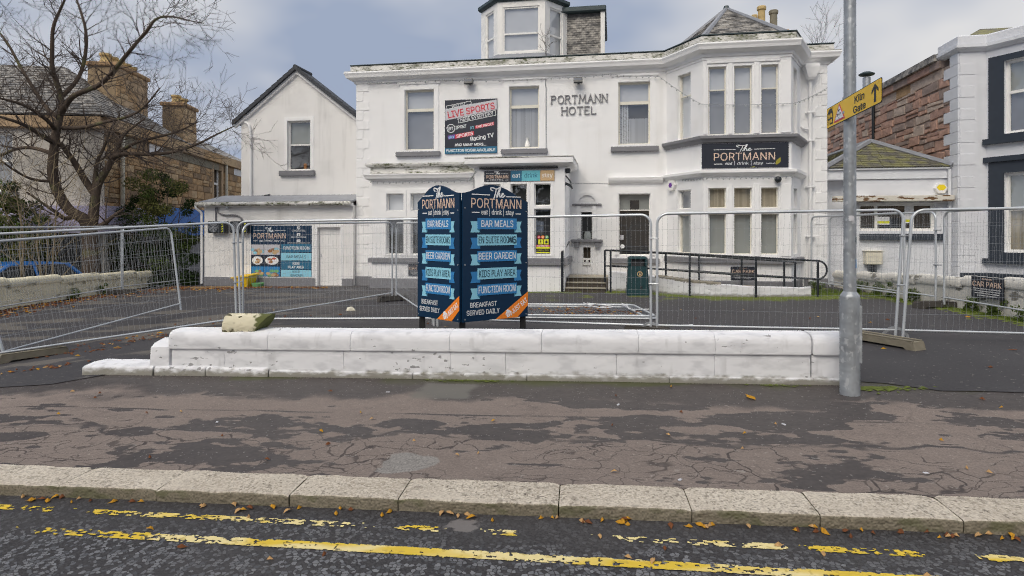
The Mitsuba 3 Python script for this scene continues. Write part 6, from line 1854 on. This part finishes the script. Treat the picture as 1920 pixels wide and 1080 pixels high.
LIMBS = [('trunk', [(172, 545, 22, 0), (171, 480, 19, 0), (168, 430, 17, 0), (160, 412, 14, -.1), (146, 404, 12, -.2), (128, 394, 12, -.3), (108, 362, 11, -.4), (98, 330, 11, -.5), (99, 300, 10.5, -.5), (103, 272, 10, -.5), (105, 245, 8.5, -.4), (112, 222, 7.5, -.3), (117, 190, 6.5, -.2), (108, 158, 5.5, -.3), (97, 128, 5, -.5), (98, 92, 4.5, -.6), (98, 52, 4, -.7), (112, 20, 3, -.8), (128, -15, 2, -1)]),
         ('limb', [(170, 432, 14, 0), (176, 400, 11.5, .2), (179, 365, 10, .3), (184, 343, 9, .3), (196, 325, 8, .2), (206, 308, 7, .1), (213, 292, 6.5, 0), (240, 287, 5, -.2), (285, 290, 4, -.5), (330, 285, 3.4, -.8), (372, 270, 2.6, -1.1), (402, 254, 2, -1.4), (440, 236, 1.2, -1.7)]),
         ('limb', [(176, 362, 8, .3), (158, 336, 7.5, .1), (142, 308, 6.5, -.1), (126, 285, 5.5, -.3), (112, 268, 5, -.5)]),
         ('limb', [(177, 356, 6, .3), (179, 325, 5, .6), (183, 298, 4, .9), (196, 276, 3.2, 1.1), (205, 245, 2.2, 1.3), (225, 215, 1.4, 1.5)]),
         ('limb', [(214, 290, 5, 0), (224, 270, 4, .3), (232, 252, 3.2, .5), (250, 238, 2.4, .8), (272, 222, 1.6, 1.0)]),
         ('limb', [(214, 292, 4.5, 0), (250, 268, 3.5, -.3), (290, 258, 3, -.6), (332, 248, 2.2, -.9), (372, 228, 1.4, -1.2)]),
         ('limb', [(114, 215, 6.5, -.3), (132, 182, 6, -.6), (155, 172, 5.8, -.9), (188, 160, 5.4, -1.2), (214, 132, 4.8, -1.5), (238, 102, 4.3, -1.8), (262, 73, 3.6, -2.0), (278, 55, 3.2, -2.2), (292, 33, 2.8, -2.3), (322, 30, 2.2, -2.5), (352, 38, 1.6, -2.7), (382, 44, 1.0, -2.9)]),
         ('limb', [(118, 180, 5, -.2), (148, 148, 4.4, .2), (160, 110, 4, .5), (163, 62, 3.4, .8), (152, 22, 2.6, 1.0), (140, -10, 1.8, 1.2)]),
         ('limb', [(118, 240, 5, -.4), (158, 240, 4.2, -.7), (198, 228, 3.6, -1.0), (240, 220, 3, -1.4), (268, 205, 2.2, -1.7), (300, 165, 1.4, -2.0)]),
         ('limb', [(102, 268, 6, -.5), (80, 256, 5, -.9), (54, 238, 4.4, -1.3), (26, 226, 3.6, -1.7), (-20, 214, 2.4, -2.1)]),
         ('limb', [(98, 288, 5, -.5), (62, 276, 4.2, -.2), (30, 278, 3.6, .2), (0, 293, 3, .4), (-40, 300, 2, .6)]),
         ('limb', [(104, 244, 5, -.4), (92, 228, 4.4, -.8), (68, 210, 4, -1.2), (40, 194, 3.4, -1.6), (-10, 182, 2.2, -2)]),
         ('limb', [(110, 222, 5, -.3), (84, 200, 4.4, 0), (62, 165, 3.8, .4), (36, 122, 3.2, .7), (15, 80, 2.4, 1), (-10, 50, 1.6, 1.2)]),
         ('limb', [(98, 340, 4, -.5), (62, 338, 3, -.9), (30, 322, 2.4, -1.2), (0, 300, 1.8, -1.5)]),
         ('limb', [(170, 432, 7, 0), (196, 420, 5.5, .3), (212, 405, 4, .6), (232, 392, 2.4, .9)]),
         ('limb', [(145, 404, 6, -.2), (122, 412, 5, -.5), (108, 400, 4.2, -.9), (84, 384, 3, -1.2), (50, 360, 2, -1.5)])]
tr = thing('bare_tree', 'large bare tree with spreading twiggy branches behind the left boundary wall', 'tree')
tw = Tubes(); r_ = random.Random(21)
for nm_, rows in LIMBS:
    p, rad = trace(rows)
    part(tr, nm_, tube(p, rad, 10), 'bark', smooth=60)
    L = np.linalg.norm(np.diff(p, axis=0), axis=1).sum()
    for _ in range(int(L * 6.0)):
        i = r_.randint(len(p) // 4 if nm_ == 'limb' else len(p) // 3, len(p) - 1)
        t = p[min(i + 1, len(p) - 1)] - p[max(0, i - 1)]; t /= np.linalg.norm(t)
        side = np.array([r_.gauss(0, 1), r_.gauss(0, 1), r_.gauss(0.25, 0.8)]); side -= t * (side @ t); side /= np.linalg.norm(side)
        grow(tw, p[i], t * r_.uniform(0.3, 1.0) + side, r_.uniform(0.5, 1.5), min(0.022, max(0.007, rad[i] * 0.42)), 2, r_, 0.10, (3, 4), 0.26)
part(tr, 'twigs', tw.mesh(), 'twig', kind='stuff')


def foliage(cloud, n, size, r_, flat=0.5):
    """n small leaves spread through clumps: cloud is a list of (centre, radii)."""
    V = np.zeros((n, 4, 3)); cl = [(np.array(c), np.array(q)) for c, q in cloud]
    g = np.random.default_rng(r_)
    idx = g.integers(0, len(cl), n)
    d = g.normal(size=(n, 3)); d /= np.linalg.norm(d, axis=1, keepdims=True)
    rr = g.uniform(0.25, 1.0, n) ** 0.5
    c = np.array([cl[i][0] for i in idx]) + d * rr[:, None] * np.array([cl[i][1] for i in idx])
    a = g.normal(size=(n, 3)); a /= np.linalg.norm(a, axis=1, keepdims=True)
    b = np.cross(a, d + g.normal(size=(n, 3)) * flat); b /= np.linalg.norm(b, axis=1, keepdims=True) + 1e-9
    s = size * g.uniform(0.6, 1.3, n)[:, None]
    V[:, 0] = c - a * s; V[:, 1] = c + b * s * 0.42; V[:, 2] = c + a * s; V[:, 3] = c - b * s * 0.42
    o = np.arange(n)[:, None] * 4
    F = np.vstack([o + np.array([0, 1, 2]), o + np.array([0, 2, 3])])
    return trimesh.Trimesh(V.reshape(-1, 3), F, process=False)


def clumps(c, R_, n, s, seed):
    g = random.Random(seed)
    out = []
    while len(out) < n:
        x, y, z = g.uniform(-1, 1), g.uniform(-1, 1), g.uniform(-1, 1)
        if x * x + y * y + z * z <= 1:
            q = s * g.uniform(0.6, 1.4)
            out.append(((c[0] + x * R_[0], c[1] + y * R_[1], c[2] + z * R_[2]), (q, q, q * 0.8)))
    return out


def bush(name, label, c, R_, nclump, s, nleaf, size, mats, seed, stems=10, category='shrub', twig_m='twig'):
    k = thing(name, label, category)
    cl = clumps(c, R_, nclump, s, seed)
    tb = Tubes(); g = random.Random(seed)
    base = np.array([c[0], c[1], float(gz(c[0], c[1])) - 0.1])
    for i in range(stems):
        tgt = np.array(g.choice(cl)[0])
        grow(tb, base + np.array([g.uniform(-.3, .3) * R_[0], g.uniform(-.3, .3) * R_[1], 0]), tgt - base, np.linalg.norm(tgt - base), 0.03, 1, g, 0.05, (4, 4), 0.12)
    part(k, 'stems', tb.mesh(), twig_m)
    for i, m_ in enumerate(mats):
        part(k, 'leaves', foliage(cl[i::len(mats)] or cl, nleaf // len(mats), size, seed + i), m_, kind='stuff')


bush('evergreen_shrub', 'tall dark evergreen shrub in front of the stone house side wall', (-12.2, 20.7, 1.8), (1.4, 0.8, 2.3), 70, 0.30, 15000, 0.048, ['leaf_dark', 'leaf_mid', 'leaf_olive'], 5, 20)
bush('hedge', 'dark ivy-like hedge behind the left boundary wall', (-15.6, 19.1, 0.35), (1.9, 0.22, 1.1), 60, 0.26, 12000, 0.055, ['leaf_dark', 'leaf_dark', 'leaf_olive'], 6, 40, 'hedge', 'twig_pale')
bush('hedge', 'dark low hedge at the end of the left boundary wall beside the store', (-11.9, 20.7, 0.55), (1.5, 0.6, 1.15), 60, 0.32, 12000, 0.05, ['leaf_dark', 'leaf_dark'], 16, 16, 'hedge')
bush('conifer_shrub', 'dark feathery shrub at the left edge under the bare tree', (-15.3, 18.7, 1.5), (1.1, 0.5, 1.6), 60, 0.36, 12000, 0.055, ['leaf_dark', 'leaf_mid', 'leaf_olive'], 7, 30, 'shrub', 'twig_pale')
for i, (x, y) in enumerate(((-13.1, 16.2), (-12.75, 16.6))):
    tb = Tubes(); g = random.Random(50 + i)
    k = thing('sapling', ['thin pale sapling standing behind the left boundary wall, left of the bare tree', 'second thin pale sapling behind the left boundary wall, nearer the bare tree'][i], 'sapling')
    for j in range(3):
        grow(tb, np.array([x + 0.12 * j, y, -0.6]), (g.uniform(-.15, .15), g.uniform(-.1, .1), 1), 2.6 + 0.4 * j, 0.035, 2, g, 0.15, (4, 6), 0.10)
    part(k, 'stems', tb.mesh(), 'twig_pale')
for nm_, lbl, p, L in (('sapling', 'bare sapling growing from the roof at the right corner of the hotel', H.pt(9.2, 6.6, -2.0), 1.7), ('sapling', 'small bare sapling rooted in the gutter below the dormer', H.pt(1.0, 6.9, 0.0), 0.75)):
    tb = Tubes(); g = random.Random(77)
    for j in range(4 if L > 1 else 2):
        grow(tb, p + np.array([0.06 * j, 0, 0]), (g.uniform(-.3, .3), g.uniform(-.2, .2), 1), L * g.uniform(0.6, 1.0), 0.010, 2, g, 0.2, (3, 5), 0.10)
    k = thing(nm_, lbl, 'sapling')
    part(k, 'stems', tb.mesh(), 'twig')


def weed(x, y, h, n, label, m='leaf_mid'):
    k = thing('weed', label, 'weed', 'weeds at the foot of the walls')
    z = float(gz(x, y))
    cl = clumps((x, y, z + h * 0.45), (0.20, 0.14, h * 0.5), 7, 0.09, int(x * 100 + y * 10) % 997)
    part(k, 'leaves', foliage(cl, n, 0.032, int(abs(x) * 100)), m, kind='stuff')


for i, (x, y, h) in enumerate(((8.86, 15.6, .3), (8.88, 15.0, .35), (8.86, 14.4, .4), (8.88, 13.6, .3), (8.86, 11.9, .35), (8.86, 11.2, .38), (8.84, 10.6, .25), (8.86, 9.9, .22), (-11.68, 16.4, .28), (-11.66, 17.6, .3), (7.9, 15.9, .25), (8.5, 15.3, .2))):
    weed(x, y, h, 420, 'green weed at the foot of ' + ['the flaking cream wall, farthest from the street', 'the flaking cream wall, second from its far end', 'the flaking cream wall, tallest by the rear fence joint', 'the flaking cream wall, fourth from its far end', 'the flaking cream wall, just beyond the car park sign', 'the flaking cream wall, under the car park sign', 'the flaking cream wall, second from the right edge', 'the flaking cream wall, nearest the right edge', 'the left cream wall, nearer the street', 'the left cream wall, nearer the store', 'the bay, behind the ramp end', 'the ramp loop, on the open ground'][i], 'leaf_mid')


# moss and grass: low stuff on the ground
def scatter_moss(name, label, pts, size, hgt, m, seed):
    g = np.random.default_rng(seed)
    V, F = [], []
    for x, y in pts:
        z = float(gz(x, y)) + 0.003
        s = size * g.uniform(0.5, 1.4)
        o = len(V); n = 7
        ph = g.uniform(0, 6.28)
        for i in range(n):
            a = ph + 2 * math.pi * i / n
            rr = s * g.uniform(0.7, 1.2)
            V.append([x + rr * math.cos(a), y + rr * math.sin(a), z])
        V.append([x, y, z + hgt * g.uniform(0.4, 1.3)])
        F += [[o + i, o + (i + 1) % n, o + n] for i in range(n)]
    solo(name, trimesh.Trimesh(V, F, process=False), m, label, None, None, 'stuff', smooth=True)


def blades(name, label, pts, h, m, seed):
    g = np.random.default_rng(seed)
    V, F = [], []
    for x, y in pts:
        z = float(gz(x, y))
        for _ in range(7):
            a, t = g.uniform(0, 6.28), g.uniform(0.2, 0.9)
            hh = h * g.uniform(0.4, 1.2)
            dx, dy = math.cos(a), math.sin(a)
            bx_, by_ = x + g.normal() * 0.03, y + g.normal() * 0.03
            o = len(V)
            V += [[bx_ - dy * 0.004, by_ + dx * 0.004, z], [bx_ + dy * 0.004, by_ - dx * 0.004, z], [bx_ + dx * hh * t, by_ + dy * hh * t, z + hh]]
            F += [[o, o + 1, o + 2]]
    solo(name, trimesh.Trimesh(V, F, process=False), m, label, None, None, 'stuff')


mp = []
for i in range(1500):
    t = nrng.uniform(0, 1) * (len(wls) - 1)
    a = wls[int(t)] * (1 - t % 1) + wls[min(int(t) + 1, len(wls) - 1)] * (t % 1)
    w_ = abs(nrng.normal()) * 0.22
    mp.append((a[0] + nrng.normal() * 0.05 - 0.02, a[1] - 0.02 - w_))
for i in range(500):
    mp.append((nrng.uniform(6.9, 8.3), nrng.uniform(14.2, 15.5) - 0.0))
for i in range(140):
    mp.append((nrng.uniform(0.2, 1.9), 16.62 + nrng.normal() * 0.06))
scatter_moss('moss', 'bright green moss along the foot of the ramp and steps', mp, 0.055, 0.02, 'moss', 3)
rm = [(8.95 - abs(nrng.normal()) * 0.22, nrng.uniform(8.6, 15.5)) for _ in range(900)]
scatter_moss('moss', 'bright green moss along the foot of the flaking cream wall', rm, 0.05, 0.02, 'moss', 4)
wm = []
for _ in range(70):
    s_ = nrng.choice([-1.45, -1.3, -1.0, 2.0]) + nrng.normal() * 0.16
    wm.append(tuple(st(np.array(s_), np.array(6.755 - abs(nrng.normal()) * 0.03))))
for _ in range(150):
    wm.append((3.55 + abs(nrng.normal()) * 0.30, 6.35 - abs(nrng.normal()) * 0.07 + 0.0))
scatter_moss('moss', 'thin moss along the foot of the front wall and street post', wm, 0.022, 0.008, 'moss', 5)
blades('grass', 'tufts of grass at the ends of the ramp and by the cream wall', [(nrng.uniform(7.0, 8.6), nrng.uniform(14.9, 16.2)) for _ in range(220)] + [(8.85 - abs(nrng.normal()) * 0.12, nrng.uniform(9, 15)) for _ in range(200)], 0.10, 'grass_green', 6)


# fallen leaves
def leaf_mesh(x, y, z, s, g):
    a = g.uniform(0, 6.28)
    c, d = math.cos(a), math.sin(a)
    curl, tip = g.uniform(-0.1, 0.5) * s, g.uniform(-0.4, 0.4) * s
    loc = [(-1.0, 0, 0.1), (-0.45, 0.42, curl), (0.2, 0.52, curl * 1.1), (0.65, 0.25, curl * .6), (1.05, 0, tip), (0.6, -0.3, curl * .7), (0.1, -0.5, curl), (-0.5, -0.4, curl * .8), (0, 0, 0.02), (-1.5, 0.06, 0.15)]
    V = [[x + s * (u * c - v * d), y + s * (u * d + v * c), z + 0.006 + max(-0.004, w if i not in (0, 9) else w * s)] for i, (u, v, w) in enumerate(loc)]
    F = [[8, i, (i + 1) % 8] for i in range(8)] + [[0, 9, 1]]
    return trimesh.Trimesh(V, F, process=False)


g = random.Random(33)
def drop(n, place, sizes, mats, label, group, z0=0.0):
    for _ in range(n):
        x, y = place()
        z = float(gz(x, y)) + z0
        solo('fallen_leaf', leaf_mesh(x, y, z, g.uniform(*sizes), g), g.choice(mats), label, 'leaf', group)


def in_street(s0, s1, v0, v1):
    def f():
        return tuple(st(np.array(g.uniform(s0, s1)), np.array(g.uniform(v0, v1))))
    return f


drop(62, in_street(-5.0, 4.2, 3.635, 3.72), (0.013, 0.029), ['leaf_yellow', 'leaf_yellow', 'leaf_brown', 'leaf_pale'], 'yellow or brown fallen leaf lying in the gutter against the kerb', 'leaves in the gutter', ROADZ)
def clump_place():
    c_ = g.choice([-3.6, -2.9, -2.1, -0.75, 0.15, 0.65, 1.45, 2.0, 2.5, 2.75])
    return tuple(st(np.array(c_ + g.gauss(0, 0.07)), np.array(3.675 + g.gauss(0, 0.022))))


drop(46, clump_place, (0.016, 0.033), ['leaf_yellow', 'leaf_brown', 'leaf_pale', 'leaf_yellow'], 'fallen leaf in a small wet clump of leaves against the kerb', 'leaves clumped in the gutter', ROADZ)
drop(16, in_street(-4.0, 3.6, 2.95, 3.60), (0.014, 0.028), ['leaf_yellow', 'leaf_pale', 'leaf_brown'], 'small fallen leaf lying on the road by the yellow lines', 'leaves on the road', ROADZ)
drop(46, in_street(-7.5, 5.5, 4.2, 6.7), (0.012, 0.028), ['leaf_pale', 'leaf_pale', 'leaf_yellow', 'leaf_brown'], 'small fallen leaf lying on the brown pavement', 'leaves on the pavement')
drop(40, in_street(-8.0, 7.5, 7.2, 13.0), (0.02, 0.045), ['leaf_pale', 'leaf_brown', 'leaf_yellow'], 'fallen leaf lying on the dark forecourt asphalt', 'leaves on the forecourt')
solo('fallen_leaf', leaf_mesh(2.33, 5.98, 0.03, 0.07, g), 'leaf_yellow', 'large yellow leaf on the pavement just left of the street post', 'leaf')


def litter(name, label, pts, size, mats_z=0.0):
    M = {m: [] for m in ('leaf_brown', 'leaf_pale', 'leaf_yellow')}
    for x, y, z in pts:
        M[g.choice(['leaf_brown'] * 6 + ['leaf_pale', 'leaf_yellow'])].append(leaf_mesh(x, y, z, size * g.uniform(0.6, 1.3), g))
    k = thing(name)
    labels[k] = {'label': label, 'kind': 'stuff'}
    for m_, ms in M.items():
        if ms:
            part(k, 'leaves', ms, m_, kind='stuff')


lt = []
for _ in range(620):
    y = g.uniform(11.5, 19.0); x = -11.75 + abs(g.gauss(0, 0.45)) * (1 + max(0, y - 16) * 0.5)
    lt.append((x, y, float(gz(x, y))))
for _ in range(560):
    x = g.uniform(-11.0, -5.6); y = 19.85 - 0.0 + (x + 10) * -0.167 - abs(g.gauss(0, 0.35)) * (1.7 if x < -8 else 0.6)
    lt.append((x, y - 0.1, float(gz(x, y))))
litter('leaf_litter', 'drift of brown leaves along the left boundary wall and store', lt, 0.05)
l2 = []
for _ in range(150):
    c_, w_ = g.choice([((-7.0, 9.6), .25), ((-6.3, 8.3), .22), ((-6.6, 10.4), .35), ((-6.0, 10.9), .3), ((-5.3, 12.2), .4)])
    x, y = c_[0] + g.gauss(0, w_) * 1.6, c_[1] + g.gauss(0, w_ * .6)
    l2.append((x, y, float(gz(x, y))))
litter('leaf_litter', 'small drifts of brown leaves in the left driveway entrance', l2, 0.035)
l3 = []
for _ in range(260):
    a, b = g.choice([(0.9, 0.9), (2.1, 1.0), (1.9, 0.6), (2.6, 0.9), (2.75, 0.35), (0.5, 0.8)])
    a, b = a + g.gauss(0, .3), min(1.65, max(.05, b + g.gauss(0, .25)))
    q = np.array(pc) + np.array(pex) * a + np.array(pey) * b
    l3.append((q[0], q[1], 0.015 + 0.012 * q[0] + (0.065 if g.random() < .6 else 0.0)))
litter('leaf_litter', 'brown leaves caught in the stacked fence panels', l3, 0.038)

# ------------------------------------------------------------------ odds and ends on the forecourt
k = thing('grit_bin', 'tilted yellow plastic bin by the store wall', 'bin')
f = Fr((-8.55, 19.7), (0.95, -0.3), float(gz(-8.55, 19.7)))
v = [f.pt(a, z, w) for a, z, w in ((-.30, .30, -.2), (.30, .36, -.2), (-.32, .26, .22), (.28, .33, .22), (-.18, .0, -.15), (.20, .0, -.15), (-.2, .0, .15), (.18, .0, .15))]
part(k, 'body', trimesh.convex.convex_hull(np.array(v)), 'yellow_plastic')
part(k, 'lid', trimesh.convex.convex_hull(np.array([f.pt(a, z + dz, w) for a, z, w in ((-.35, .31, -.23), (.34, .38, -.23), (-.37, .27, .26), (.32, .34, .26)) for dz in (0, .035)])), 'yellow_plastic')
part(k, 'hinge', tube([f.pt(-.30, .35, -.21), f.pt(.30, .41, -.21)], 0.02, 6), 'yellow_plastic')
solo('tub', Fr((-8.1, 19.55), (1, 0), float(gz(-8.1, 19.5))).lathe([(0, 0), (0.15, 0), (0.19, 0.10), (0.20, 0.12), (0.17, 0.12), (0.13, 0.03), (0, 0.03)], 0, 0), 'sign_green', 'small green tub on the ground by the yellow bin', 'tub', smooth=35)
solo('timber_plank', Fr((-9.3, 19.2), (0.97, 0.2), float(gz(-9.3, 19.2))).box(-0.7, 0.7, 0.0, 0.05, -0.06, 0.06, 0.006), 'timber', 'weathered timber plank lying among leaves by the store', 'plank')
f = Fr((-3.47, 13.2), (0.9, 0.3), float(gz(-3.47, 13.2)))
solo('broken_stone', trimesh.convex.convex_hull(np.array([f.pt(a, z, w) for a, z, w in ((-.10, 0, -.06), (.09, 0, -.07), (.10, 0, .06), (-.09, 0, .07), (-.07, .07, -.02), (.02, .09, .03), (.07, .05, -.03), (-.02, .06, .06))])), 'parchment', 'broken pale stone lying on the forecourt left of the pub sign', 'stone')
f = Fr((2.98, 10.5), (0.98, -0.15), float(gz(2.98, 10.5)))
V = [f.pt(a, 0.006 + 0.03 * meshkit.noise(np.array([[a * 20, w * 20, 1.0]]))[0], w) for a in np.linspace(-.12, .12, 7) for w in np.linspace(-.05, .05, 4)]
solo('paper_scrap', trimesh.Trimesh(V, [t for i in range(6) for j in range(3) for t in ([i * 4 + j, i * 4 + j + 4, i * 4 + j + 5], [i * 4 + j, i * 4 + j + 5, i * 4 + j + 1])], process=False), 'sign_white', 'crumpled white paper lying on the forecourt behind the front wall', 'litter', smooth=True)
for i, (s_, v_) in enumerate(((-2.0, 6.2), (0.35, 5.9), (1.7, 5.4), (2.3, 4.4), (0.65, 4.15), (-3.2, 5.1), (3.4, 4.7))):
    x, y = st(np.array(s_), np.array(v_))
    f = Fr((x, y), (math.cos(i), math.sin(i)), float(gz(x, y)) - 0.003)
    solo('paper_scrap', f.prism(Polygon([(-.018, 0.0), (.016, 0.0), (.02, .006), (-.014, .007)]), -0.008, 0.009), 'sign_grey', 'tiny white scrap lying on the brown pavement', 'litter', 'scraps on the pavement')

# blue car beyond the left wall
cx_, cy_ = -13.65, 16.25
cz_ = -0.65
car = thing('parked_car', 'blue parked car behind the left boundary wall, only its top showing', 'car')
CF = Fr((cx_, cy_), (0.30, 0.95), cz_)     # u towards its rear


def loft(rings, f):
    """rings: (u, half width, z0, z1, corner) body sections along the car."""
    V, F = [], []
    for (u_, hw, z0, z1, cr) in rings:
        for w, z in ((-hw, z0), (-hw, z1 - cr), (-hw + cr, z1), (hw - cr, z1), (hw, z1 - cr), (hw, z0)):
            V.append(f.pt(u_, z, w))
    n = 6
    for i in range(len(rings) - 1):
        for j in range(n):
            a, b = i * n + j, i * n + (j + 1) % n
            F += [[a, b, b + n], [a, b + n, a + n]]
    F += [[0, j + 1, j] for j in range(1, n - 1)] + [[(len(rings) - 1) * n, (len(rings) - 1) * n + j, (len(rings) - 1) * n + j + 1] for j in range(1, n - 1)]
    m = trimesh.Trimesh(V, F, process=False); m.fix_normals()
    return m


part(car, 'body', loft([(-2.05, .70, .30, .62, .10), (-1.9, .82, .22, .74, .12), (-1.2, .86, .20, .92, .12), (-.9, .87, .20, .95, .10), (1.6, .87, .20, .97, .10), (2.0, .82, .25, .95, .12), (2.1, .74, .35, .80, .12)], CF), 'car_blue', smooth=40)
part(car, 'roof', loft([(-.12, .60, 1.40, 1.44, .03), (.1, .64, 1.41, 1.475, .05), (1.0, .64, 1.41, 1.48, .05), (1.45, .60, 1.38, 1.42, .03)], CF), 'car_blue', smooth=40)
for s_ in (-1, 1):
    part(car, 'pillar', tube([CF.pt(-.95, .94, s_ * .78), CF.pt(-.10, 1.42, s_ * .60)], 0.045, 6), 'car_blue', smooth=50)
    part(car, 'pillar', tube([CF.pt(.55, .94, s_ * .82), CF.pt(.50, 1.43, s_ * .62)], 0.04, 6), 'car_blue')
    part(car, 'pillar', tube([CF.pt(1.85, .95, s_ * .76), CF.pt(1.42, 1.40, s_ * .58)], 0.07, 6), 'car_blue')
    part(car, 'mirror', trimesh.creation.icosphere(subdivisions=2, radius=1.0).apply_transform(np.array([[.09, 0, 0, 0], [0, .13, 0, 0], [0, 0, .075, 0], [0, 0, 0, 1.0]])).apply_transform(CF.m[[0, 1, 2, 3]] @ np.array([[1, 0, 0, -.62], [0, 0, 1, 1.0], [0, 1, 0, s_ * .95], [0, 0, 0, 1.0]])), 'car_blue', smooth=True)
    for u_ in (-1.25, 1.3):
        wk = part(car, 'wheel', CF.prism(Point(u_, .31).buffer(.31, 16), s_ * .80 - .08, s_ * .80 + .08), 'rubber')
        part(wk, 'rim', CF.prism(Point(u_, .31).buffer(.19, 12), s_ * .80 - .085, s_ * .80 + .085), 'galvanised')
    part(car, 'side_window', trimesh.Trimesh([CF.pt(-.85, .96, s_ * .80), CF.pt(1.75, .97, s_ * .78), CF.pt(1.35, 1.40, s_ * .61), CF.pt(-.05, 1.42, s_ * .62)], [[0, 1, 2], [0, 2, 3]], process=False), 'room_dark')
part(car, 'windscreen', trimesh.Trimesh([CF.pt(-.97, .955, -.76), CF.pt(-.97, .955, .76), CF.pt(-.12, 1.42, .58), CF.pt(-.12, 1.42, -.58)], [[0, 1, 2], [0, 2, 3]], process=False), 'glass')
part(car, 'dashboard', CF.box(-.85, -.3, .96, 1.0, -.72, .72), 'blind_grey')
part(car, 'rear_window', trimesh.Trimesh([CF.pt(1.90, .97, -.72), CF.pt(1.90, .97, .72), CF.pt(1.47, 1.39, .56), CF.pt(1.47, 1.39, -.56)], [[0, 1, 2], [0, 2, 3]], process=False), 'room_dark')
for s_ in (-1, 1):
    part(car, 'headlight', CF.box(-2.06, -1.88, .58, .70, s_ * .62 - .14, s_ * .62 + .14, .03), 'blind_light')

# ------------------------------------------------------------------ what the window panes mirror: houses and a tree across the street
te = thing('terrace_house', 'tan stone terrace across the street, mirrored in the bay windows', 'house')
TF = Fr((24.0, -15.5), (-1.0, 0.09))
tw_ = [(2 + 3.4 * i, 3.2 + 3.4 * i, z, z + 1.8) for i in range(7) for z in (0.9, 4.0)]
part(te, 'wall', TF.prism(R(0, 26, -0.5, 6.6).difference(unary_union([R(*w) for w in tw_])), -0.4, 0), 'tan_ashlar')
for w in tw_:
    part(te, 'window', TF.box(*w, -0.2, -0.15), 'blind_grey')
part(te, 'roof', trimesh.convex.convex_hull(np.array([TF.pt(u, z, w) for u in (-0.2, 26.2) for z, w in ((6.6, 0.2), (9.2, -4), (6.6, -8))])), 'slate')
ot = thing('street_tree', 'dark tree across the street, mirrored in the porch windows', 'tree')
part(ot, 'trunk', tube([[-8.5, -11, -0.3], [-8.4, -11, 2.0], [-8.5, -11.1, 4.0]], [0.25, 0.2, 0.1], 8), 'bark', smooth=50)
part(ot, 'crown', foliage(clumps((-8.5, -11.2, 5.2), (3.6, 2.2, 2.9), 60, 0.6, 91), 7000, 0.16, 92), 'leaf_dark', kind='stuff')
